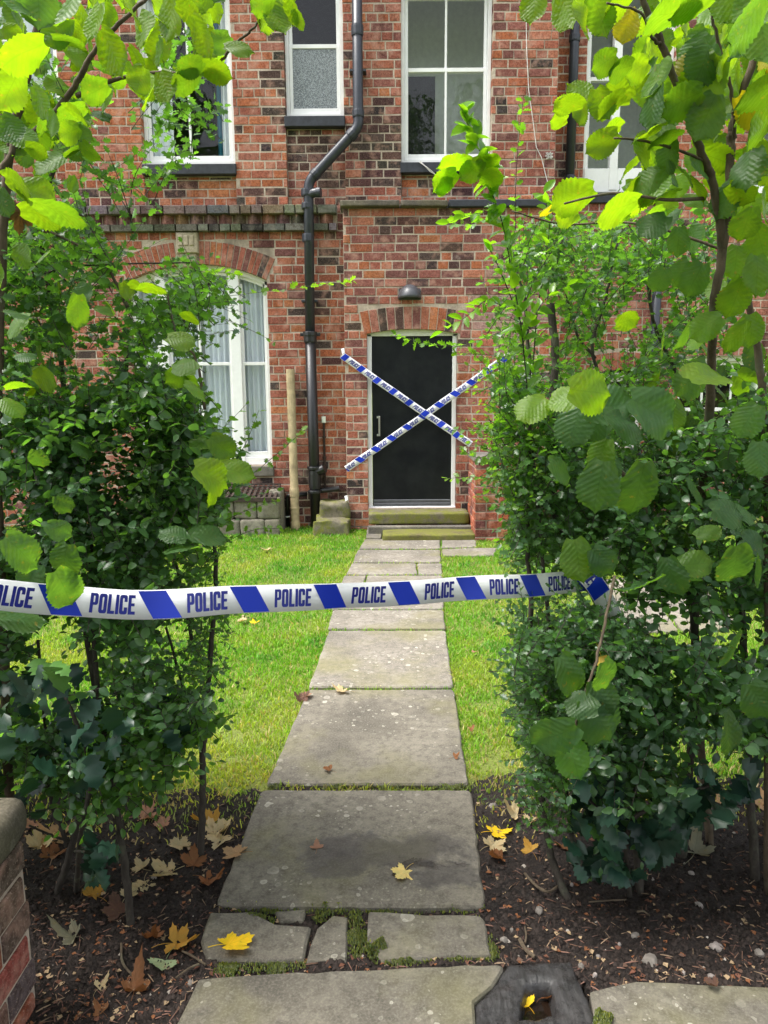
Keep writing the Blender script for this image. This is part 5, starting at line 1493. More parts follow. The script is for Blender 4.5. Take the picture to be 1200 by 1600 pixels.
stem(pl, [(313, 1342, 2.29), (316, 1260, 2.29), (317, 1170, 2.29), (322, 1120, 2.3), (330, 1010, 2.32), (338, 900, 2.34), (330, 800, 2.36)], .013, .006)
stem(pl, [(316, 1175, 2.29), (305, 1140, 2.3), (290, 1090, 2.32), (260, 980, 2.35)], .009, .004)
stem(pl, [(206, 1458, 1.95), (196, 1360, 1.97), (186, 1290, 2.0), (178, 1230, 2.03), (150, 1050, 2.1), (140, 800, 2.15)], .0125, .007)
stem(pl, [(300, 1000, 2.25), (280, 900, 2.25), (250, 800, 2.25), (262, 700, 2.25)], .006, .003)
stem(pl, [(255, 835, 2.1), (275, 790, 2.05), (310, 745, 2.0), (330, 735, 2.0)], .006, .003)

# ---------- left: hawthorn above it
hl = thing('hawthorn_shrub', 'thin lobed leaved hawthorn reaching up before the arched window', 'shrub', tuple(gnd(90, 1390)), 'shrubs of the hedge')
lv = Leaves(T_HAW); tw = []
foliage(lv, tw, [(-120, 380), (60, 430), (150, 470), (240, 470), (300, 430), (330, 460), (290, 540), (320, 610), (250, 650), (100, 640), (-120, 680)], 1.9, 2.6, 400, rg, (.024, .040), GR_DARK + GR_MID, sp=.016, holes=[(150, 540, 45, 75, .85), (290, 560, 40, 40, .6)])
foliage(lv, tw, [(-60, 60), (120, 40), (330, 40), (340, 170), (230, 300), (110, 330), (-60, 400)], 1.9, 2.5, 110, rg, (.024, .038), GR_DARK + GR_MID, sp=.02, patch=.15)
foliage(lv, tw, [(-80, 300), (110, 330), (200, 400), (140, 470), (-80, 480)], 1.9, 2.5, 190, rg, (.024, .038), GR_DARK + GR_MID, sp=.018, patch=.1)
foliage(lv, tw, [(260, 400), (330, 410), (360, 470), (310, 560), (250, 540)], 2.0, 2.4, 46, rg, (.02, .032), GR_DARK + GR_MID, sp=.015)
foliage(lv, tw, [(285, 850), (345, 860), (342, 1000), (320, 1080), (290, 1050)], 2.1, 2.5, 70, rg, (.016, .026), GR_DARK + GR_MID, sp=.013, side=.3)
def sprig(lv, tw, pts, n, size, cols, rg, flat=.6, lim=.0, root=None):
    P = spline([at(*p) for p in pts], 10); P = [np.array(p) for p in P]; tw.append(P); k = len(P)
    for i in range(n):
        t = (i + .5) / n; j = min(k - 2, int(t * (k - 1))); p = P[j] + (P[j + 1] - P[j]) * rg.random(); d = unit(P[j + 1] - P[j])
        sd_ = unit(np.cross(d, np.array([0, -.4, 1.0])) + rg.normal(0, .3, 3)) * (1 if i % 2 else -1)
        c = np.array(cols[int(rg.random() * len(cols))]) * rg.uniform(.8, 1.2)
        if lim: c = c * (1 - lim * t) + np.array(LIME) * lim * t
        lv.add(p, unit(d * .5 + sd_ + np.array([0, 0, rg.normal(0, .25)])), unit(np.array([0, (-.5 if P[0][2] < 1.6 else .55), flat]) + rg.normal(0, .35, 3)), rg.uniform(*size), c)
sprig(lv, tw, [(100, 470, 2.2), (230, 470, 2.2), (330, 465, 2.2), (420, 455, 2.15), (500, 445, 2.1), (552, 440, 2.1)], 46, (.020, .032), GR_MID, rg, lim=1)
sprig(lv, tw, [(330, 490, 2.2), (380, 510, 2.2), (430, 535, 2.2)], 10, (.014, .022), GR_LITE, rg)
sprig(lv, tw, [(300, 430, 2.2), (340, 425, 2.2), (375, 430, 2.2)], 20, (.018, .026), GR_LITE, rg, lim=1)
sprig(lv, tw, [(360, 770, 2.1), (420, 720, 2.1), (455, 690, 2.08), (475, 672, 2.05)], 24, (.018, .028), GR_LITE, rg, lim=1)
sprig(lv, tw, [(320, 830, 2.1), (380, 800, 2.1), (435, 780, 2.1)], 22, (.018, .028), GR_LITE, rg, lim=.8)
sprig(lv, tw, [(330, 860, 2.1), (390, 830, 2.1), (440, 825, 2.1)], 16, (.018, .028), GR_LITE, rg, lim=.6)
sprig(lv, tw, [(340, 760, 2.1), (380, 700, 2.1), (405, 640, 2.1)], 22, (.018, .03), GR_MID, rg, lim=.5)
sprig(lv, tw, [(150, 280, 2.1), (200, 250, 2.1), (240, 215, 2.1), (262, 180, 2.1)], 24, (.026, .038), GR_MID, rg)
sprig(lv, tw, [(120, 255, 2.1), (190, 290, 2.1), (270, 285, 2.1)], 26, (.024, .036), GR_MID, rg)
twig_mesh(tw, hl); lv.build(hl, 260, 'small')
stem(hl, [gnd(88, 1400), at(110, 1330, 2.12), at(130, 1240, 2.15), at(150, 1100, 2.2), at(120, 900, 2.25), at(100, 600, 2.25), at(60, 353, 2.2), at(72, 310, 2.2), at(100, 213, 2.2)], .012, .006)
stem(hl, [at(105, 1322, 2.12), at(95, 1290, 2.12), at(80, 1250, 2.15), at(60, 1000, 2.2)], .008, .005)
stem(hl, [at(110, 1315, 2.12), at(80, 1305, 2.1), at(45, 1290, 2.08)], .005, .003)
stem(hl, [(198, 640, 2.2), (197, 590, 2.2), (200, 560, 2.2), (230, 525, 2.2), (300, 470, 2.2), (330, 440, 2.2)], .008, .004)
stem(hl, [(0, 440, 2.1), (60, 430, 2.1), (130, 415, 2.15), (300, 410, 2.2)], .004, .002)

# ---------- left: hazel with big leaves
ROOTS = {}
def hazel_leaf(root, px, py, Y, size_px, ang, tilt=0.0, col=(.06, .14, .022), under=False, roll=0.0, mesh=None):
    """px,py: middle of the leaf blade; ang: image direction of the tip in degrees (0 = right, 90 = up)"""
    c = at(px, py, Y); zc = proj(c)[2]; L = size_px / F * zc * (.86 if py < 600 else .95)
    d = Vector((math.cos(RAD(ang)), math.sin(RAD(tilt)) , math.sin(RAD(ang)))).normalized()
    vd = (c - Vector((0, 0, CAM_Z))).normalized()
    n = Vector((R.gauss(0, .4), -.6, .65 + R.gauss(0, .25))) if not under else Vector((R.gauss(0, .4), .55, .75 + R.gauss(0, .2)))
    n = (n - d * n.dot(d)).normalized(); x = d.cross(n)
    q = Matrix((x, d, n)).transposed() @ Matrix.Rotation(RAD(roll), 3, 'Y')
    o = bpy.data.objects.new('leaf', HAZ[R.randrange(8)] if mesh is None else mesh); COL.objects.link(o); o.parent = root
    m = q.to_4x4() @ Matrix.Scale(L, 4); m.translation = c - d * L * .5 - root.location
    o.matrix_local = m
    f = R.uniform(.82, 1.2); o.color = (*[min(.5, k * f) for k in col], 1); return o
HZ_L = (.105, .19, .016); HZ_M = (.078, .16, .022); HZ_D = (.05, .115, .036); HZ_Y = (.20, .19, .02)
hz = thing('hazel_shrub', 'hazel with large lime green leaves at the upper left', 'shrub', tuple(gnd(20, 1400)), 'shrubs of the hedge')
stem(hz, [gnd(20, 1380), at(5, 1000, 2.0), at(-5, 700, 1.95), at(2, 420, 1.9), at(15, 233, 1.9), at(32, 160, 1.9), at(53, 70, 1.9), at(75, -60, 1.9)], .016, .007, 'bark2')
stem(hz, [(17, 236, 1.9), (53, 207, 1.9), (107, 150, 1.88), (140, 93, 1.86), (173, 50, 1.85), (232, -5, 1.85)], .009, .004, 'bark2')
stem(hz, [(120, 150, 1.88), (157, 133, 1.86), (193, 121, 1.84), (253, 113, 1.82), (300, 118, 1.8)], .006, .003, 'bark2')
stem(hz, [(300, 118, 1.8), (340, 100, 1.8), (365, 70, 1.78), (392, 48, 1.75), (405, 25, 1.75), (400, -20, 1.75)], .004, .002, 'bark2')
stem(hz, [(0, 270, 1.85), (20, 230, 1.88), (0, 180, 1.9)], .008, .006, 'bark2')
stem(hz, [(200, 480, 2.0), (180, 440, 2.0), (150, 400, 2.0), (60, 353, 2.0)], .005, .003, 'bark2')
stem(hz, [(320, 640, 2.0), (305, 560, 2.0), (275, 520, 2.0), (262, 460, 2.0)], .004, .002, 'bark2')
LFT = [ # px, py, size, angle, shade, under
 (28, 85, 95, -150, 'L', 1), (12, 145, 80, -120, 'L', 1), (68, 162, 60, -60, 'M', 1), (125, 177, 62, -20, 'L', 1), (125, 205, 48, -15, 'M', 0), (180, 85, 78, -60, 'L', 1),
 (215, 130, 60, -110, 'L', 1), (235, 150, 62, -80, 'L', 1), (262, 140, 60, -70, 'L', 1), (340, 110, 60, -10, 'L', 1), (375, 72, 52, 0, 'L', 0), (255, 85, 55, -70, 'M', 1),
 (295, 105, 50, -160, 'M', 1), (320, 60, 70, -60, 'L', 1), (200, 20, 80, -80, 'L', 1), (150, 40, 65, -110, 'L', 1), (110, 20, 80, -100, 'M', 1), (60, 10, 90, -100, 'D', 1),
 (30, 20, 70, -60, 'D', 1), (135, 25, 60, -30, 'L', 1), (230, 50, 70, -60, 'L', 1), (270, 30, 80, -90, 'L', 1), (300, 20, 60, -30, 'L', 1), (250, 10, 60, -120, 'L', 1),
 (415, 28, 62, -130, 'L', 1), (440, 12, 70, -90, 'L', 1), (432, 32, 62, -70, 'L', 1), (460, 18, 52, -40, 'L', 1), (405, 5, 50, -150, 'M', 1), (470, 30, 40, -30, 'L', 1),
 (35, 285, 70, -15, 'L', 1), (60, 300, 62, -20, 'L', 0), (70, 335, 75, -5, 'L', 1), (100, 330, 95, -12, 'M', 1), (20, 205, 55, -60, 'D', 1), (35, 210, 58, -40, 'M', 0), 
 (60, 236, 40, -20, 'L', 1), (115, 290, 30, -90, 'M', 1), (85, 195, 45, -80, 'M', 1), (140, 240, 40, -60, 'M', 0), (5, 320, 50, -80, 'D', 0), (40, 400, 60, -20, 'M', 1), (65, 400, 50, -160, 'M', 0),
 (190, 430, 52, -10, 'L', 1), (240, 445, 68, 15, 'L', 1), (200, 455, 40, -60, 'L', 1), (140, 455, 45, -30, 'L', 1), (215, 445, 40, 10, 'L', 1), (175, 480, 38, -40, 'L', 1), 
 (190, 540, 55, -60, 'M', 1), (165, 485, 40, -10, 'M', 0), (120, 490, 75, -100, 'M', 1), (68, 522, 96, -18, 'L', 0), (20, 505, 75, -165, 'M', 0), (30, 490, 60, -10, 'D', 0),
 (15, 555, 45, -60, 'M', 1), (40, 555, 50, 0, 'D', 0), (285, 530, 65, -10, 'L', 0), (268, 500, 55, -160, 'Y', 1), (300, 495, 50, 0, 'L', 1), (285, 570, 65, 160, 'M', 0), (265, 575, 55, 200, 'M', 1), (300, 590, 50, -20, 'M', 1), 
 (275, 590, 60, 210, 'M', 1), (210, 545, 70, -90, 'M', 1), (310, 610, 55, -30, 'M', 0), (20, 635, 55, -30, 'M', 0), (10, 660, 60, -80, 'M', 1), (30, 600, 50, 20, 'M', 1), 
 (337, 745, 70, -30, 'L', 0), (372, 735, 60, -8, 'L', 0), (345, 725, 55, 10, 'L', 0), (335, 770, 48, -80, 'L', 1), (350, 700, 50, -40, 'M', 0), (325, 720, 45, 30, 'M', 0),
 (290, 852, 62, 20, 'D', 0), (330, 835, 60, 0, 'D', 0), (270, 830, 50, 150, 'D', 0), (40, 865, 75, -50, 'D', 0), (105, 925, 78, -75, 'D', 0), (98, 880, 62, -110, 'D', 0), (45, 905, 50, -120, 'D', 0),
 (90, 490, 60, -80, 'D', 0), (130, 700, 50, -40, 'D', 0), (310, 690, 45, 160, 'M', 0), (35, 965, 85, -10, 'D', 0), (60, 720, 45, -90, 'D', 0), (100, 790, 45, -60, 'D', 0), (95, 830, 42, -30, 'D', 0)]
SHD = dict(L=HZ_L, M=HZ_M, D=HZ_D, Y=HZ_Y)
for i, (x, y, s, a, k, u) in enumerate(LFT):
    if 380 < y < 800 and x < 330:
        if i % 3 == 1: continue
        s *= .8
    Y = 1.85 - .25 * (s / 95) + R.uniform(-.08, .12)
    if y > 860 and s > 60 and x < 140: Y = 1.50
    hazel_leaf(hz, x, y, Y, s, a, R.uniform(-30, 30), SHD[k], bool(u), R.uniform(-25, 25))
for i in range(135):
    while True:
        x, y = R.uniform(-60, 350), R.uniform(-60, 330)
        if y < 330 - x * .7 and not (x > 200 and y > 150): break
    hazel_leaf(hz, x, y, R.uniform(1.75, 2.3), R.uniform(34, 68), R.uniform(-160, -10), R.uniform(-40, 40), SHD[R.choice('LLLMMD')], R.random() < .75, R.uniform(-40, 40))
for i in range(8):
    hazel_leaf(hz, R.uniform(-40, 130), R.uniform(420, 700), R.uniform(1.75, 2.2), R.uniform(40, 66), R.uniform(-160, -10), R.uniform(-40, 40), SHD[R.choice('LMMDD')], R.random() < .5, R.uniform(-40, 40))

# ---------- left: holly at the foot
HOL_C = [(.010, .032, .019), (.013, .038, .022), (.009, .027, .018), (.016, .045, .022)]
def holly(root, poly, Y0, Y1, n, size, rg, lite=.06):
    for i in range(n):
        px, py = poly_area_sampler(poly, rg); Y = rg.uniform(Y0, Y1); c = at(px, py, Y)
        a = rg.uniform(-170, -10) if rg.random() < .75 else rg.uniform(0, 360)
        d = Vector((math.cos(RAD(a)), rg.normal(-.1, .5), math.sin(RAD(a)))).normalized(); n_ = Vector((rg.normal(0, .5), -.6 + rg.normal(0, .4), .7 + rg.normal(0, .3)))
        n_ = (n_ - d * n_.dot(d)).normalized(); x = d.cross(n_); L = rg.uniform(*size)
        o = bpy.data.objects.new('leaf', HOLM[int(rg.random() * 4)]); COL.objects.link(o); o.parent = root
        m = Matrix((x, d, n_)).transposed().to_4x4() @ Matrix.Scale(L, 4); m.translation = c - d * L * .5 - root.location; o.matrix_local = m
        cc = HOL_C[int(rg.random() * 4)]; f = rg.uniform(.8, 1.3)
        if rg.random() < lite: cc = (.06, .14, .03)
        o.color = (*[k * f for k in cc], 1)
ho = thing('holly_shrub', 'dark spiny holly at the foot of the left hedge beside the garden wall', 'shrub', tuple(gnd(110, 1390)), 'shrubs of the hedge')
holly(ho, [(-60, 1040), (110, 1040), (190, 1130), (280, 1150), (250, 1190), (120, 1250), (30, 1290), (-60, 1290)], 1.65, 2.1, 85, (.055, .09), rg)
holly(ho, [(100, 1310), (165, 1305), (192, 1350), (150, 1385), (100, 1370)], 1.72, 1.85, 16, (.055, .08), rg, 0)
holly(ho, [(230, 1080), (300, 1090), (290, 1160), (240, 1150)], 1.9, 2.1, 14, (.05, .07), rg, .35)
stem(ho, [gnd(120, 1395), at(125, 1320, 1.9), at(140, 1200, 1.9), at(100, 1080, 1.9)], .009, .005)
stem(ho, [at(118, 1330, 1.9), at(140, 1330, 1.82), at(165, 1320, 1.8)], .004, .002)

# ---------- right: hawthorn, dense below and airy above
hr = thing('hawthorn_shrub', 'bushy small lobed hawthorn at the right edge of the path, the tape ends in it', 'shrub', tuple(gnd(880, 1410)), 'shrubs of the hedge')
lv = Leaves(T_HAW); tw = []
HR = [(985, 950, 75, 24, .6), (960, 900, 30, 20, .5), (905, 940, 30, 20, .4)]
foliage(lv, tw, [(805, 905), (840, 885), (930, 950), (1010, 990), (1000, 1060), (960, 1150), (900, 1190), (850, 1240), (825, 1180), (812, 1100), (808, 1000)], 1.9, 2.3, 520, rg, (.019, .032), GR_DARK + GR_MID[:1], sp=.012, holes=HR, bright=(.06, .12, .06))
foliage(lv, tw, [(810, 640), (860, 640), (950, 690), (1010, 760), (1000, 850), (930, 880), (815, 880), (805, 820), (808, 740)], 2.0, 2.6, 520, rg, (.019, .034), GR_DARK + GR_MID, sp=.013, holes=HR, bright=(.07, .13, .07))
foliage(lv, tw, [(790, 880), (1000, 880), (1010, 1000), (920, 1180), (830, 1200), (795, 1050)], 2.3, 2.7, 160, rg, (.018, .03), GR_DARK, sp=.014, holes=HR)
foliage(lv, tw, [(745, 330), (860, 345), (1000, 360), (1080, 460), (1060, 600), (850, 640), (800, 600), (785, 520), (755, 420)], 2.1, 2.9, 440, rg, (.020, .034), GR_MID + GR_DARK + GR_LITE[:1], sp=.016, holes=[(970, 500, 35, 80, .8), (940, 560, 50, 25, .7), (900, 420, 20, 40, .6), (800, 600, 24, 40, .6)], bright=(.09, .18, .04), patch=.15)
foliage(lv, tw, [(770, 560), (830, 600), (850, 760), (800, 840), (775, 740)], 2.0, 2.4, 150, rg, (.017, .03), GR_MID + GR_LITE, sp=.014, bright=LIME, side=-.3)
foliage(lv, tw, [(800, 1180), (880, 1180), (890, 1300), (820, 1290)], 1.95, 2.15, 36, rg, (.018, .028), GR_DARK + GR_MID, sp=.014)
sprig(lv, tw, [(800, 660, 2.2), (760, 670, 2.2), (700, 672, 2.2), (655, 668, 2.2)][:3], 24, (.018, .03), GR_LITE, rg)
sprig(lv, tw, [(790, 750, 2.2), (740, 745, 2.2), (695, 748, 2.18)], 16, (.018, .03), GR_LITE, rg, lim=.6)
sprig(lv, tw, [(780, 520, 2.1), (720, 540, 2.1), (660, 535, 2.05), (610, 520, 2.05)], 34, (.022, .034), GR_LITE, rg, lim=.2)
sprig(lv, tw, [(810, 560, 2.1), (760, 555, 2.1), (710, 550, 2.1)], 18, (.02, .03), GR_LITE, rg, lim=.6)
sprig(lv, tw, [(800, 690, 2.1), (750, 715, 2.1), (720, 700, 2.1)], 16, (.02, .03), GR_LITE, rg, lim=.5)
sprig(lv, tw, [(805, 360, 2.3), (806, 280, 2.3), (812, 200, 2.3), (818, 150, 2.3)], 24, (.02, .03), GR_LITE, rg)
sprig(lv, tw, [(780, 330, 2.2), (740, 350, 2.2), (700, 350, 2.2)], 14, (.022, .034), GR_LITE, rg)
twig_mesh(tw, hr); lv.build(hr, 290, 'small')
stem(hr, [gnd(890, 1412), at(862, 1340, 2.12), at(848, 1260, 2.15), at(842, 1190, 2.17), at(822, 1080, 2.2), at(830, 950, 2.22), at(825, 860, 2.25), at(828, 700, 2.28), at(826, 560, 2.3), at(820, 470, 2.3), at(800, 400, 2.3)], .0125, .004)
stem(hr, [at(955, 1010, 2.2), at(944, 968, 2.19), at(924, 926, 2.18), at(900, 890, 2.19), at(868, 800, 2.25), at(862, 640, 2.28), at(868, 560, 2.3), at(860, 475, 2.32)], .010, .012)
stem(hr, [gnd(1000, 1400), at(985, 1200, 2.2), at(960, 1010, 2.2)], .014, .010)
stem(hr, [(950, 620, 2.4), (925, 545, 2.4), (945, 470, 2.4), (960, 400, 2.4), (980, 330, 2.4)], .006, .003)
stem(hr, [(930, 560, 2.4), (900, 520, 2.4), (880, 440, 2.4), (850, 380, 2.4)], .005, .003)
stem(hr, [(1060, 590, 2.5), (1020, 500, 2.5), (1010, 420, 2.5), (985, 380, 2.5)], .007, .004)

# ---------- right: a young shrub with lime oval leaves on upright shoots
ys = thing('young_shrub', 'upright shoots with bright lime oval leaves rising before the stair window', 'shrub', tuple(gnd(900, 1390)), 'shrubs of the hedge')
lv = Leaves(T_OVAL); tw = []
OVL = [(.12, .235, .022), (.14, .25, .024), (.10, .21, .022)]
sprig(lv, tw, [(826, 640, 2.1), (815, 520, 2.08), (800, 430, 2.06), (785, 350, 2.04), (768, 300, 2.02), (755, 250, 2.0), (735, 205, 1.98), (722, 172, 1.97)], 96, (.040, .062), OVL, rg, flat=.9)
sprig(lv, tw, [(830, 620, 2.2), (838, 500, 2.2), (850, 420, 2.2), (858, 350, 2.2), (850, 300, 2.2)], 46, (.036, .052), OVL, rg, flat=.9)
sprig(lv, tw, [(790, 480, 2.05), (760, 470, 2.05), (735, 490, 2.03), (690, 520, 2.0)], 20, (.030, .044), OVL, rg, flat=.9)
sprig(lv, tw, [(778, 330, 2.03), (740, 335, 2.03), (700, 348, 2.0)], 14, (.032, .044), OVL, rg, flat=.9)
sprig(lv, tw, [(812, 500, 2.1), (780, 420, 2.1), (760, 380, 2.1)], 20, (.03, .044), OVL, rg, flat=.9)
sprig(lv, tw, [(815, 540, 2.1), (850, 470, 2.1), (900, 440, 2.1)], 20, (.03, .044), OVL, rg, flat=.9)
twig_mesh(tw, ys, r=.0026); lv.build(ys, 170, 'small')
stem(ys, [gnd(905, 1385), at(880, 1200, 2.2), at(850, 900, 2.15), at(826, 640, 2.1)], .009, .004)
for (x, y, s, a) in ((692, 284, 52, -150), (708, 252, 58, 175), (735, 268, 50, -140), (765, 250, 46, 20), (690, 290, 40, 200), (770, 275, 46, 10)):
    hazel_leaf(ys, x, y, 1.98, s, a, R.uniform(-20, 20), (.12, .235, .015), True, R.uniform(-15, 15))

# ---------- right: privet
pr = thing('privet_shrub', 'dark oval leaved shrub in the right hedge behind the hazel leaves', 'shrub', tuple(gnd(1060, 1380)), 'shrubs of the hedge')
lv = Leaves(T_OVAL2); tw = []
HR2 = [(1000, 950, 80, 34, .65), (1120, 1195, 50, 45, .85), (1185, 1010, 30, 40, .8), (1080, 1000, 40, 24, .8), (1180, 960, 40, 20, .6), (1090, 1170, 40, 40, .6), (1150, 1270, 60, 30, .9)]
foliage(lv, tw, [(965, 1000), (1050, 990), (1180, 1030), (1280, 1000), (1280, 1180), (1180, 1180), (1110, 1150), (1080, 1240), (1010, 1280), (940, 1280), (900, 1200), (930, 1100)], 1.85, 2.3, 400, rg, (.026, .042), GR_DARK, sp=.016, up=-.15, holes=HR2)
foliage(lv, tw, [(1000, 690), (1080, 640), (1280, 600), (1280, 1010), (1100, 960), (960, 930), (980, 760)], 1.95, 2.7, 720, rg, (.024, .040), GR_DARK, sp=.015, holes=HR2 + [(1130, 600, 60, 40, .8)])
foliage(lv, tw, [(900, 660), (1050, 650), (1060, 870), (930, 860)], 2.3, 2.8, 130, rg, (.022, .034), GR_DARK, sp=.015)
foliage(lv, tw, [(985, 330), (1210, 330), (1210, 620), (1060, 560), (980, 480)], 2.3, 2.8, 140, rg, (.02, .034), GR_DARK + GR_MID, sp=.018, patch=.2)
foliage(lv, tw, [(1285, 560), (1680, 560), (1720, 1260), (1285, 1230)], 1.9, 2.7, 420, rg, (.026, .044), GR_DARK, sp=.018)
twig_mesh(tw, pr); lv.build(pr, 290, 'small')
stem(pr, [gnd(1065, 1345), at(1080, 1150, 2.35), at(1085, 980, 2.3), at(1070, 860, 2.2)], .017, .012)
stem(pr, [gnd(1420, 1380), at(1430, 1100, 2.3), at(1410, 800, 2.3)], .015, .008)
stem(pr, [gnd(1580, 1360), at(1570, 1100, 2.3), at(1580, 800, 2.3)], .015, .008)
stem(pr, [gnd(1180, 1380), at(1165, 1100, 2.3), at(1160, 960, 2.3), at(1150, 800, 2.3)], .015, .009)

# ---------- right: holly
hh = thing('holly_shrub', 'glossy dark holly hanging low over the bare soil on the right', 'shrub', tuple(gnd(985, 1400)), 'shrubs of the hedge')
holly(hh, [(885, 1225), (960, 1215), (1060, 1270), (1080, 1320), (1020, 1370), (960, 1375), (900, 1365)], 1.85, 2.15, 90, (.055, .095), rg, .08)
holly(hh, [(1040, 1250), (1110, 1200), (1190, 1200), (1185, 1240), (1110, 1290), (1060, 1300)], 1.85, 2.0, 26, (.065, .1), rg, 0)
stem(hh, [gnd(985, 1405), at(980, 1300, 2.0), at(1020, 1260, 1.95), at(1100, 1230, 1.92), at(1180, 1215, 1.92)], .008, .003)
stem(hh, [at(982, 1320, 2.0), at(940, 1270, 1.98), at(910, 1240, 1.98)], .006, .003)

# ---------- right: hazel
hx_ = thing('hazel_shrub', 'tall hazel with big lime green leaves on the right, leaning over the path', 'shrub', tuple(gnd(1120, 1420)), 'shrubs of the hedge')
stem(hx_, [gnd(1110, 1330), at(1090, 1100, 2.42), at(1086, 980, 2.4), at(1095, 800, 2.25), at(1110, 620, 2.0), at(1115, 480, 1.82), at(1128, 390, 1.8), at(1115, 292, 1.78), at(1099, 247, 1.76), at(1076, 176, 1.74), at(1052, 120, 1.72), at(1035, 71, 1.7), at(1009, 11, 1.68), at(990, -40, 1.66)], .014, .006, 'bark2', n=10)
stem(hx_, [at(1128, 390, 1.8), at(1140, 300, 1.8), at(1142, 225, 1.8), at(1147, 187, 1.8), at(1177, 94, 1.8), at(1200, 0, 1.8)], .011, .008, 'bark2')
stem(hx_, [at(1149, 217, 1.75), at(1144, 150, 1.72), at(1125, 75, 1.7), at(1106, 0, 1.68)], .005, .003, 'bark2')
stem(hx_, [gnd(1200, 1400), at(1200, 900, 2.1), at(1190, 600, 2.05), at(1165, 450, 2.0), at(1150, 380, 2.0)], .013, .008, 'bark2')
stem(hx_, [at(1099, 250, 1.76), at(1040, 228, 1.7), at(990, 218, 1.66), at(960, 216, 1.62)], .0035, .002, 'bark2')
stem(hx_, [at(1100, 310, 1.78), at(1040, 312, 1.7), at(960, 302, 1.65), at(880, 318, 1.6)], .0045, .002, 'bark2')
stem(hx_, [at(1035, 71, 1.7), at(1020, 60, 1.68), at(1000, 20, 1.64), at(950, 5, 1.6)], .004, .002, 'bark2')
stem(hx_, [at(1160, 400, 1.9), at(1000, 350, 2.0), at(880, 350, 2.1), at(800, 330, 2.1)], .004, .002, 'bark2')
stem(hx_, [at(1010, 800, 2.0), at(960, 720, 1.9), at(905, 640, 1.85), at(890, 625, 1.82)], .006, .003, 'bark2')
stem(hx_, [at(960, 900, 1.9), at(935, 1020, 1.78), at(905, 1110, 1.72), at(900, 1140, 1.7)], .004, .003, 'bark2')
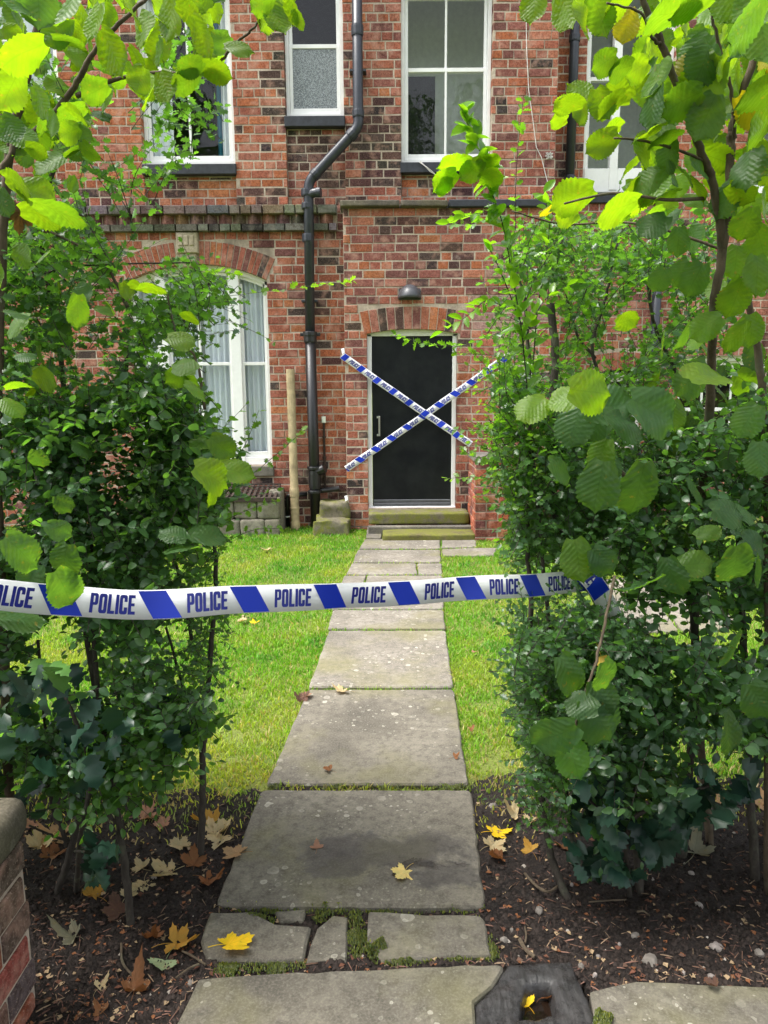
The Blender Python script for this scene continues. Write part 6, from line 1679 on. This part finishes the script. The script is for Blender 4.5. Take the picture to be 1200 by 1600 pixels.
RGT = [
 (835, 12, 60, -90, 'L', 1), (905, 35, 75, -110, 'L', 1), (890, 20, 70, -60, 'L', 1), (940, 25, 70, -50, 'M', 1), (978, 45, 58, -95, 'Y', 1), (960, 10, 70, -150, 'L', 1), (1040, 15, 105, 180, 'M', 1), (1075, 10, 90, -160, 'M', 1),
 (1160, 45, 110, -120, 'D', 1), (1180, 20, 90, -100, 'M', 1), (1140, 10, 80, -70, 'M', 1), (940, 100, 58, -150, 'M', 1), (965, 108, 60, 200, 'M', 1), (990, 110, 60, -150, 'L', 1), (1085, 85, 70, -125, 'D', 0), (1100, 100, 80, -110, 'D', 0),
 (905, 148, 60, 150, 'L', 1), (880, 165, 44, 200, 'L', 1), (905, 180, 48, -110, 'L', 1), (890, 158, 50, 170, 'L', 1), (940, 165, 55, -60, 'L', 1), (965, 140, 55, 150, 'L', 1), (870, 188, 38, 190, 'L', 1), (950, 165, 60, -150, 'L', 1),
 (950, 200, 55, 190, 'L', 1), (938, 226, 62, -150, 'L', 1), (1010, 205, 75, -160, 'L', 1), (1000, 240, 72, -120, 'L', 1), (985, 255, 60, 210, 'L', 1), (1035, 215, 70, -170, 'M', 1), (1040, 250, 60, -100, 'D', 0), (1010, 280, 60, 200, 'M', 0),
 (1095, 135, 95, -115, 'L', 1), (1130, 100, 80, -140, 'L', 1), (1080, 150, 75, -70, 'M', 1), (1030, 130, 80, -100, 'M', 1), (1060, 160, 75, 200, 'M', 1), (1015, 170, 72, -110, 'D', 0), (1040, 185, 75, -120, 'M', 0), (1100, 190, 85, -110, 'M', 1),
 (1185, 140, 100, -170, 'M', 1), (1180, 200, 90, -150, 'M', 1), (1165, 260, 80, -120, 'D', 0), (1190, 250, 70, -60, 'L', 1), (1175, 175, 70, -40, 'Y', 1), (1160, 165, 70, -120, 'L', 1), (1190, 70, 80, -80, 'M', 1), (1150, 130, 60, -80, 'L', 1),
 (1130, 314, 68, -120, 'D', 0), (1100, 260, 60, -10, 'D', 0), (1040, 262, 65, 170, 'D', 0), (1070, 265, 60, -30, 'D', 0), (890, 308, 78, 195, 'L', 1), (860, 322, 52, 185, 'Y', 1), (880, 335, 56, 190, 'L', 1), (958, 325, 85, 195, 'L', 1),
 (985, 295, 70, 190, 'L', 1), (1000, 310, 60, 10, 'L', 1), (1035, 300, 60, 185, 'M', 1), (1020, 350, 62, -150, 'D', 0), (1040, 345, 60, -140, 'D', 0), (1090, 310, 50, 20, 'M', 0), (1160, 300, 55, -20, 'L', 1), (960, 345, 50, 200, 'M', 1),
 (1165, 355, 62, -95, 'M', 0), (1060, 430, 52, -120, 'D', 0), (1085, 440, 62, -110, 'D', 0), (1150, 470, 72, -100, 'M', 0), (1120, 455, 45, -80, 'M', 1), (1100, 510, 60, -150, 'M', 0), (1175, 520, 60, -80, 'M', 0), (1070, 530, 56, -100, 'D', 0), (1150, 530, 65, -115, 'M', 0),
 (1185, 430, 70, -90, 'M', 0), (1190, 380, 60, -60, 'M', 1), (1060, 380, 50, -90, 'D', 0), (1030, 440, 45, -110, 'D', 0), (1190, 330, 60, -100, 'L', 1), (980, 500, 45, 20, 'L', 1), (1150, 410, 60, -100, 'M', 0),
 (830, 637, 62, 205, 'L', 0), (880, 622, 60, 185, 'L', 0), (930, 612, 85, -5, 'L', 0), (895, 668, 72, -110, 'D2', 0), (930, 666, 55, -150, 'D2', 0), (982, 664, 86, -25, 'D2', 0), (1030, 645, 96, -25, 'D2', 0), (955, 632, 78, 15, 'D2', 0), (1000, 632, 70, 200, 'D', 0), (1110, 580, 100, 15, 'L', 0), (1080, 595, 80, -140, 'D', 0), (1055, 650, 50, -85, 'M', 0),
 (935, 715, 60, -110, 'M', 0), (880, 735, 60, -30, 'D', 0), (935, 765, 85, -100, 'D', 0), (1000, 770, 90, -95, 'D', 0), (955, 730, 50, -80, 'D', 0),
 (905, 880, 72, -80, 'M', 0), (945, 880, 55, -50, 'D2', 0), (1000, 920, 75, -140, 'D2', 0), (1050, 905, 66, -80, 'D2', 0), (1090, 880, 58, 10, 'M', 0), (1150, 890, 84, -80, 'D2', 0), (1185, 850, 60, -20, 'D2', 0), (1145, 800, 66, -5, 'D', 0), (1190, 895, 55, -70, 'D2', 0), (1110, 830, 45, 20, 'M', 0), (1165, 800, 50, 0, 'D', 0),
 (895, 1060, 75, -60, 'D', 0), (950, 1060, 62, -70, 'D', 0), (860, 1155, 88, 215, 'D2', 0), (942, 1130, 92, -55, 'D2', 0), (898, 1188, 78, -70, 'D3', 0), (945, 1095, 70, -60, 'D', 0), (905, 1100, 55, 170, 'D', 0),
 (1150, 1020, 70, -100, 'D', 0), (1145, 1150, 70, -80, 'D', 0), (1190, 1100, 70, -60, 'D', 0), (1165, 660, 60, -120, 'D', 0), (1190, 720, 60, -90, 'D', 0), (1090, 770, 50, -60, 'D', 0)]
SHD.update(D2=(.045, .105, .04), D3=(.06, .15, .035))
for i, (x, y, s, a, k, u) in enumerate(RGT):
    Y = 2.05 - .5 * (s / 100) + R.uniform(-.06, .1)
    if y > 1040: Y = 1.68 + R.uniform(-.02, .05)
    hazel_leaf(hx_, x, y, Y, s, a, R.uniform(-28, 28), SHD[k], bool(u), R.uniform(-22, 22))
for i in range(165):
    while True:
        x, y = R.uniform(870, 1260), R.uniform(-60, 340)
        if x > 900 + (y * .25) and not (x < 1000 and y < 280): break
    hazel_leaf(hx_, x, y, R.uniform(1.75, 2.4), R.uniform(34, 68), R.uniform(-170, -10), R.uniform(-40, 40), SHD[R.choice('LLMMMDY' if R.random() < .3 else 'LLMMD')], R.random() < .7, R.uniform(-40, 40))
for i in range(16):
    hazel_leaf(hx_, R.uniform(1000, 1260), R.uniform(620, 900), R.uniform(2.0, 2.4), R.uniform(34, 56), R.uniform(-150, -30), R.uniform(-40, 40), SHD[R.choice(['D', 'D2', 'D', 'M'])], R.random() < .2, R.uniform(-40, 40))
for i in range(16):
    hazel_leaf(hx_, R.uniform(1000, 1250), R.uniform(330, 640), R.uniform(1.9, 2.4), R.uniform(34, 56), R.uniform(-150, -30), R.uniform(-40, 40), SHD[R.choice('MMDD')], R.random() < .4, R.uniform(-40, 40))

# ---------- street trees behind the camera: they shade the gateway and show in the panes
def tree(name, label, x, y, h, r, n, seed):
    rg2 = np.random.default_rng(seed); t = thing(name, label, 'tree', (x, y, 0), 'street trees behind the viewer')
    b = MB(); tp = [Vector((x, y, -.1)), Vector((x + .05, y, h * .25)), Vector((x - .05, y + .1, h * .5)), Vector((x + .05, y, h * .8))]
    b.tube(spline(tp, 5), [.22 - .16 * i / 15 for i in range(16)], 10)
    for k in range(7):
        a = k * .9; z0 = h * (.35 + .06 * k); p = Vector((x, y, z0)); q = p + Vector((math.cos(a) * r * .7, math.sin(a) * r * .7, r * .5))
        b.tube(spline([p, p.lerp(q, .5) + Vector((0, 0, -.1)), q], 4), [.07 - .05 * i / 8 for i in range(9)], 6)
    b.build('trunk', M['bark'], t, smooth=True)
    cl = unit(rg2.normal(0, 1, (46, 3))) * (rg2.random((46, 1)) ** .4) * np.array([r, r, r * .85]) + np.array([x, y, h * .68])
    ci = rg2.integers(0, 46, n); P = cl[ci] + rg2.normal(0, .26, (n, 3))
    lv = Leaves(T_TREE); lv.P = P; lv.D = rg2.normal(0, 1, (n, 3)) + np.array([0, 0, -.5]); lv.N = rg2.normal(0, .6, (n, 3)) + np.array([0, 0, 1.]); lv.S = rg2.uniform(.12, .2, n); lv.C = np.array([.04, .09, .025]) * rg2.uniform(.6, 1.3, (n, 1))
    lv.build(t, 0, 'small', 'crown')
tree('street_tree', 'small leafy street tree close behind the viewer to the left', -2.6, -2.4, 7.0, 2.4, 5200, 1)
tree('street_tree', 'tall street tree far behind the viewer, left of the other two', -6.2, -5.0, 10.0, 3.2, 6000, 3)
tree('street_tree', 'broad street tree behind the viewer to the right', 2.1, -3.8, 9.2, 2.8, 5200, 2)

# ================================================================== FALLEN LEAVES, STONES, SMALL LITTER
def maple_mesh(seed, curl=.25, lobes=5):
    rr = random.Random(seed); pts = []
    tips = [(-116, rr.uniform(.5, .72)), (-60, rr.uniform(.75, .98)), (0, 1.0), (60, rr.uniform(.75, .98)), (116, rr.uniform(.5, .72))] if lobes == 5 else [(-75, .8), (0, 1.0), (75, .8)]
    out = [(180, .10)]
    for i, (a, r) in enumerate(tips):
        r *= rr.uniform(.9, 1.08); a += rr.uniform(-6, 6)
        out += [(a - 27, r * .7), (a - 21, r * .66), (a - 15, r * .86), (a - 6, r * .85), (a, r), (a + 6, r * .85), (a + 15, r * .86), (a + 21, r * .66), (a + 27, r * .7)]
        if i < len(tips) - 1: am = (a + tips[i + 1][0]) / 2; out.append((am, rr.uniform(.40, .52)))
    out = sorted(set(out), key=lambda q: q[0]); n = len(out)
    V = []
    f1, f2, ph = rr.uniform(.5, 1.2), rr.uniform(-.6, .6), rr.uniform(0, 6)
    def zf(x, y): 
        r = math.hypot(x, y); a = math.atan2(x, y)
        return curl * (r * r * .55 + .25 * r * math.sin(2.5 * a + ph) + .22 * x * f2) + .02 + .16 * curl * math.sin(5 * a + ph) * r * r + .10 * curl * mnoise.noise(Vector((x * 4, y * 4, seed)))
    for ring in (0.0, .5, 1.0):
        for a, r in out:
            r = r * ring if ring > 0 else 0
            if 0 < ring < 1: r = min(.42, r)
            x, y = math.sin(RAD(a)) * r, math.cos(RAD(a)) * r
            V.append((x, y, zf(x, y)))
    T = []
    for k in range(2):
        for i in range(n):
            w = (i + 1) % n; a, b_, c, d = k * n + i, k * n + w, (k + 1) * n + w, (k + 1) * n + i
            if k > 0: T.append((a, b_, c))
            T.append((a, c, d))
    V = np.array(V); T = np.array(T)
    # stalk
    s0 = len(V); L = rr.uniform(.6, 1.0); bx = rr.uniform(-.3, .3); S = []
    for i in range(5):
        t = i / 4
        for q in range(3): S.append((bx * t * t + .018 * math.cos(q * 2.1), -.08 - L * t, .03 + .018 * math.sin(q * 2.1) + .04 * math.sin(t * 3)))
    ST = []
    for i in range(4):
        for q in range(3): a, b_ = s0 + i * 3 + q, s0 + i * 3 + (q + 1) % 3; ST += [(a, b_, b_ + 3), (a, b_ + 3, a + 3)]
    me = np_mesh('fallen_leaf', np.concatenate([V, np.array(S)]), np.concatenate([T, np.array(ST)]), M['dead'], smooth=True)
    return me
MAP = [maple_mesh(s, c) for s, c in enumerate((.2, .35, .7, 1.0, 1.4))]
MAP3 = [maple_mesh(20 + s, c, 3) for s, c in enumerate((.3, .7, 1.2))]
CLR = dict(yel=(.75, .52, .015), pyel=(.66, .54, .20), tan=(.36, .23, .12), cream=(.44, .36, .21), brn=(.20, .085, .035), rust=(.19, .085, .036), pink=(.30, .165, .11), pgrn=(.28, .36, .20), ggr=(.17, .17, .12), dbr=(.10, .055, .04), gold=(.40, .23, .04), whit=(.5, .46, .38))
def on_ground(px, py):
    p = gnd(px, py, .03)
    for pl in FLAG_POLYS:
        if in_poly(np.array([[p.x, p.y]]), pl)[0]: return Vector((p.x, p.y, .042))
    if in_poly(np.array([[gnd(px, py, 0).x, gnd(px, py, 0).y]]), hole)[0]: q = gnd(px, py, -.02); return Vector((q.x, q.y, -.015))
    p = gnd(px, py, .015)
    return Vector((p.x, p.y, (soil_z(p.x, p.y) if p.y < edge_y(p.x) - .05 else turf_z(p.x, p.y) + .025) + .004))
LEAFN = [0]
def leaf_at(px, py, size_px, ang, col, mesh, label, tilt=13, z=None):
    p = on_ground(px, py); L = size_px / F * proj(p)[2] * .62
    LEAFN[0] += 1; mesh = maple_mesh(100 + LEAFN[0], (.2, .35, .75, 1.1, 1.5)[MAP.index(mesh)] if mesh in MAP else R.uniform(.5, 1.3), 5 if mesh in MAP else 3)
    o = bpy.data.objects.new('fallen_leaf', mesh); COL.objects.link(o); o.location = p
    o.scale = (L, L, L * R.uniform(.8, 1.2)); o.rotation_euler = (RAD(R.uniform(-tilt, tilt)), RAD(R.uniform(-tilt, tilt)), RAD(ang))
    o.color = (*CLR[col], 1); return tag(o, label, 'fallen leaf', 'fallen leaves')
FL = [
 (358, 1482, 70, -60, 'yel', MAP[1], 'bright yellow lobed leaf at the left edge of the broken flagstones'),
 (632, 1367, 46, 155, 'pyel', MAP[1], 'pale yellow leaf with a long stalk on the large damp flagstone'),
 (773, 1305, 46, -80, 'yel', MAP[1], 'yellow leaf lying on the soil just right of the large flagstone'),
 (258, 1508, 50, 170, 'pgrn', MAP3[0], 'pale green leaf on the soil below the yellow one at the left'),
 (275, 1480, 62, -80, 'gold', MAP[3], 'golden brown curled leaf left of the bright yellow leaf'),
 (372, 1338, 46, 70, 'tan', MAP[1], 'tan leaf touching the left edge of the large flagstone'),
 (303, 1355, 44, 20, 'rust', MAP[2], 'rust brown maple leaf at the foot of the thin left stem'),
 (266, 1372, 56, 120, 'cream', MAP[2], 'cream lobed leaf left of the rust brown one'),
 (226, 1388, 40, 200, 'cream', MAP[1], 'small cream leaf between the two left stems'),
 (222, 1360, 36, 40, 'cream', MAP[2], 'cream leaf tilted up against the dark soil behind the left stems'),
 (336, 1308, 60, -30, 'cream', MAP[3], 'crumpled cream leaf behind the thin left stem'),
 (330, 1290, 50, 90, 'gold', MAP[3], 'curled golden leaf topmost of the pile at the thin stem'),
 (348, 1318, 46, 160, 'cream', MAP[2], 'cream leaf between the pile and the large flagstone'),
 (325, 1382, 50, -120, 'brn', MAP[4], 'tightly curled brown leaf below the pile at the thin stem'),
 (285, 1330, 44, 60, 'cream', MAP[2], 'cream leaf leaning on the left side of the thin stem'),
 (224, 1277, 48, -90, 'pink', MAP[3], 'curled pinkish leaf on the soil edge under the left hedge'),
 (256, 1292, 34, 30, 'pink', MAP[2], 'flat pinkish brown leaf right of the curled pinkish one'),
 (188, 1430, 62, 40, 'dbr', MAP[1], 'large dark brown leaf behind the leaning left stem'),
 (117, 1470, 46, 85, 'ggr', MAP[4], 'rolled grey green leaf alone on dark soil at the left'),
 (238, 1470, 38, -150, 'brn', MAP[4], 'brown curled leaf at the base of the leaning left stem'),
 (210, 1552, 52, 10, 'rust', MAP[4], 'rust coloured crumpled leaf lowest of the brown ones at the left'),
 (155, 1545, 30, -30, 'cream', MAP3[1], 'small narrow cream leaf on dark soil at the lower left'),
 (160, 1592, 34, 60, 'rust', MAP3[1], 'orange brown leaf fragment at the bottom edge of the picture'),
 (92, 1303, 66, 100, 'tan', MAP[2], 'large tan leaf behind the holly at the left'),
 (62, 1322, 50, -40, 'cream', MAP[3], 'cream leaf beside the garden wall top'),
 (78, 1336, 44, 0, 'rust', MAP[3], 'orange brown curled leaf below the large tan one'),
 (55, 1290, 40, 150, 'pink', MAP[2], 'pink brown leaf close behind the garden wall'),
 (150, 1410, 46, 60, 'gold', MAP[3], 'mottled yellow leaf half under the low holly twig'),
 (200, 1410, 36, -20, 'cream', MAP3[1], 'pale leaf tucked behind the leaning stem'),
 (767, 1329, 44, -60, 'cream', MAP[2], 'cream leaf directly below the yellow leaf right of the path'),
 (782, 1347, 34, 100, 'rust', MAP[4], 'small rusty curled leaf below the cream one right of the path'),
 (806, 1279, 42, 80, 'cream', MAP3[1], 'pale narrow leaf on the soil by the right grass edge'),
 (826, 1290, 34, -70, 'cream', MAP3[2], 'cream curled leaf beside the hawthorn stem on the right'),
 (886, 1328, 30, 80, 'rust', MAP3[1], 'orange leaf under the low holly on the right'),
 (830, 1330, 34, 20, 'gold', MAP3[2], 'dull golden leaf near the right hawthorn stem'),
 (1085, 1335, 60, -30, 'ggr', MAP[2], 'large grey green leaf lying right of the holly'),
 (1078, 1310, 44, 70, 'ggr', MAP[3], 'grey green leaf partly under the holly tips'),
 (1188, 1258, 56, 40, 'tan', MAP[2], 'large tan leaf at the right edge of the picture'),
 (1168, 1238, 42, -60, 'cream', MAP3[1], 'pale leaf behind the large tan one at the right edge'),
 (1130, 1258, 34, 10, 'tan', MAP3[1], 'small tan leaf on the soil left of the large tan one'),
 (536, 1083, 34, 90, 'cream', MAP[2], 'cream leaf on the upper joint of the second flagstone'),
 (472, 1100, 30, 10, 'dbr', MAP[4], 'dark curled leaf on the grass edge left of the path'),
 (477, 1092, 24, -60, 'pink', MAP3[2], 'small brownish leaf beside the dark curled one by the path'),
 (420, 864, 22, 80, 'cream', MAP3[1], 'pale leaf on the lawn close to the house'),
 (398, 979, 17, 20, 'yel', MAP3[0], 'small yellow leaf on the lawn below the tape'),
 (384, 974, 26, 95, 'cream', MAP3[1], 'cream leaf left of the small yellow leaf on the lawn'),
 (515, 1208, 20, 70, 'rust', MAP3[2], 'small orange leaf on the second flagstone at its lower left'),
 (710, 1187, 16, -70, 'rust', MAP3[1], 'small orange leaf near the right edge of the second flagstone'),
 (495, 1330, 26, 10, 'pink', MAP3[2], 'tiny twisted brown seed wing on the large flagstone'),
 (688, 841, 24, 75, 'cream', MAP3[2], 'pale curled leaf in front of the mossy step'),
 (742, 1026, 13, 20, 'pink', MAP3[1], 'small pink leaf on the grass right of the path'),
 (738, 1148, 16, 60, 'rust', MAP3[1], 'small russet leaf on the grass by the right hedge'),
 (824, 1574, 34, 30, 'yel', MAP3[2], 'little yellow sprig in the socket of the wet stone'),
 (848, 1562, 36, -60, 'brn', MAP3[2], 'wet brown leaf in the socket of the wet stone'),
 (804, 1518, 26, 0, 'pink', MAP3[1], 'pinkish leaf at the upper edge of the wet stone'),
 (1118, 1548, 30, 50, 'dbr', MAP3[2], 'dark leaf on the kerb stone at the lower right'),
 (930, 1290, 30, 80, 'rust', MAP3[2], 'brown leaf deep under the right holly')]
for a in FL: leaf_at(*a)
for k in ((826, 1570), (850, 1560)):
    pass
hl_ = bpy.data.objects.new('hanging_leaf', MAP3[1]); COL.objects.link(hl_); hl_.location = at(940, 1028, 1.85); hl_.scale = (.028, .05, .03); hl_.rotation_euler = (RAD(-80), 0.3, RAD(190)); hl_.color = (.55, .40, .08, 1)
tag(hl_, 'withered yellow leaf hanging in the right hawthorn below the tape', 'leaf')
# a dead curled leaf caught in the left branches
h2 = bpy.data.objects.new('hanging_leaf', MAP[4]); COL.objects.link(h2); h2.location = at(32, 330, 1.9); h2.scale = (.05, .06, .06); h2.rotation_euler = (RAD(-80), 0.3, RAD(20)); h2.color = (.14, .085, .04, 1)
tag(h2, 'dry brown leaf caught on the hazel stem at the upper left', 'leaf')

def pebble(px, py, w, h, mat, label, seed):
    rr = random.Random(seed); p = on_ground(px, py); s = w / F * proj(p)[2] / 2 * .8
    bm = bmesh.new(); bmesh.ops.create_icosphere(bm, subdivisions=2, radius=1)
    for v in bm.verts:
        v.co *= 1 + .3 * mnoise.noise(v.co * 1.3 + Vector((seed, 0, 0))); v.co.x *= s; v.co.y *= s * .8; v.co.z *= s * h / w * 1.1
    me = bpy.data.meshes.new('pebble'); bm.to_mesh(me); bm.free(); me.materials.append(M[mat])
    o = bpy.data.objects.new('pebble', me); COL.objects.link(o); o.location = p + Vector((0, 0, -s * .12)); o.rotation_euler = (0, 0, rr.uniform(0, 6))
    tag(o, label, 'stone', 'stones on the soil')
for i, a in enumerate([
 (1092, 1416, 17, 15, 'pebble2', 'pale angular stone on the soil at the right'), (1016, 1503, 36, 12, 'pebble', 'flat greyish stone near the right kerb'),
 (1120, 1480, 28, 13, 'pebble2', 'pinkish stone right of the flat greyish one'), (1186, 1496, 22, 15, 'pebble', 'grey stone at the right picture edge'),
 (842, 1428, 20, 12, 'pebble', 'brown stone beside the right hawthorn stem'), (930, 1522, 12, 12, 'pebble2', 'small pale stone above the kerb stone'),
 (908, 1512, 14, 12, 'pebble', 'olive stone above the wet gate stone corner'), (1068, 1523, 8, 12, 'pebble2', 'tiny pale upright stone on the kerb edge'),
 (968, 1474, 8, 7, 'pebble2', 'tiny pale stone in the dark soil'), (935, 1492, 10, 6, 'pebble2', 'tiny pale chip left of the flat greyish stone'),
 (992, 1462, 18, 9, 'pebble', 'grey brown stone half sunk in soil'), (1111, 1527, 14, 10, 'pebble2', 'buff stone touching the kerb stone top'),
 (788, 1470, 18, 12, 'pebble', 'brown pebble by the right edge of the broken flagstones'), (800, 1455, 12, 9, 'pebble', 'round pebble above the brown one by the flagstones'),
 (893, 1387, 8, 10, 'pebble2', 'pale snail like pebble by the right hawthorn stem'), (1080, 1365, 12, 7, 'pebble2', 'cream chip below the grey green leaf'),
 (241, 1378, 14, 7, 'pebble2', 'flat pale chip at the left edge of the large flagstone'), (160, 1398, 10, 7, 'pebble2', 'small pale chip under the low holly twig'),
 (298, 1540, 18, 10, 'pebble', 'brown stone left of the wide front flagstone'), (770, 1262, 22, 14, 'pebble', 'dull stone beside the grass edge on the right')]): pebble(*a, seed=i)

# twigs lying about: things one can pick up
def lying_twig(pts, r, label, mat='bark2'):
    P = [on_ground(x, y) + Vector((0, 0, r + dz)) for x, y, dz in pts]; b = MB(); b.tube(spline(P, 5), r, 6)
    tag(b.build('twig', M[mat]), label, 'twig', 'twigs on the ground')
lying_twig([(820, 1368, .004), (838, 1400, .012), (856, 1408, .01), (872, 1392, .006)], .0045, 'crooked grey twig on the soil beside the right hawthorn stem')
lying_twig([(812, 1475, .004), (820, 1490, .008), (835, 1500, .004)], .006, 'short dark stick above the wet gate stone')
lying_twig([(190, 1480, .004), (192, 1510, .01), (210, 1530, .008), (232, 1545, .004)], .0035, 'thin bent root curling over the soil at the lower left')
lying_twig([(285, 1495, .004), (300, 1505, .012), (322, 1520, .006)], .003, 'thin twig at the left edge of the front flagstone')
lying_twig([(275, 1540, .004), (295, 1528, .01), (312, 1520, .006)], .003, 'short twig pointing at the front flagstone')
lying_twig([(920, 1410, .004), (950, 1408, .006), (978, 1405, .004)], .0025, 'straight thin twig on the soil under the right holly')
lying_twig([(995, 1428, .004), (1005, 1430, .006), (1015, 1436, .004)], .003, 'small orange twig on the dark soil at the right')
lying_twig([(820, 1455, .004), (822, 1470, .01), (820, 1480, .004)], .003, 'pale short twig by the flagstone edge')

# loose crumbs, chips and needles of litter on the soil (nobody could count them)
def litter(n, seed):
    rg = np.random.default_rng(seed); V = []; T = []; C = []; k = 0; made = 0
    while made < n:
        px, py = rg.uniform(-60, 1260), rg.uniform(1225, 1640); p = gnd(px, py, .015)
        if rg.random() > (py - 1150) / 400: continue
        if p.y > edge_y(p.x) + .05: continue
        if any(in_poly(np.array([[p.x, p.y]]), pl)[0] for pl in FLAG_POLYS + [outl]): continue
        z = soil_z(p.x, p.y); kind = rg.random(); a = rg.uniform(0, 6.28)
        if kind < .88:    # crumb of soil
            s = rg.uniform(.002, .009) * (rg.random() ** .5 + .3); J = rg.uniform(.6, 1.3, 6) * s
            vs = [(J[0], 0, 0), (0, J[1], 0), (-J[2], 0, 0), (0, -J[3], 0), (0, 0, J[4])]; fs = [(0, 1, 4), (1, 2, 4), (2, 3, 4), (3, 0, 4)]
            c = np.array([.028, .021, .018]) * rg.uniform(.5, 1.6)
            if rg.random() < .006: c = np.array([.35, .31, .27]) * rg.uniform(.6, 1.2)
        elif kind < .945:   # straw, twig bits
            L = rg.uniform(.01, .038); w = rg.uniform(.0006, .0013); h = rg.uniform(.002, .009)
            vs = [(-L / 2, -w, .002), (-L / 2, w, .003), (L / 2, w, h), (L / 2, -w, h), (0, 0, h + w)]; fs = [(0, 3, 4), (3, 2, 4), (2, 1, 4), (1, 0, 4)]
            c = np.array([(.17, .10, .07), (.30, .21, .14), (.10, .06, .05), (.22, .12, .09)][int(rg.random() * 4)]) * rg.uniform(.6, 1.2)
        else:             # flake of leaf
            L = rg.uniform(.008, .022); w = L * rg.uniform(.25, .5)
            vs = [(-L / 2, 0, .003), (0, -w, .007), (L / 2, 0, .004), (0, w, .006), (0, 0, .003)]; fs = [(0, 1, 4), (1, 2, 4), (2, 3, 4), (3, 0, 4)]
            c = np.array([(.22, .09, .04), (.16, .07, .045), (.38, .27, .16), (.12, .07, .05)][int(rg.random() * 4)]) * rg.uniform(.7, 1.2)
        ca, sa = math.cos(a), math.sin(a)
        V += [(p.x + x * ca - y * sa, p.y + x * sa + y * ca, z + zz) for x, y, zz in vs]; T += [(k + i, k + j, k + l) for i, j, l in fs]; C += [c] * 5; k += 5; made += 1
    return tag(link('soil_litter', np_mesh('soil_litter', np.array(V), np.array(T), M['litter'], np.array(C))), 'crumbs of soil, straw and leaf flakes on the beds', kind='stuff')
litter(22000, 9)
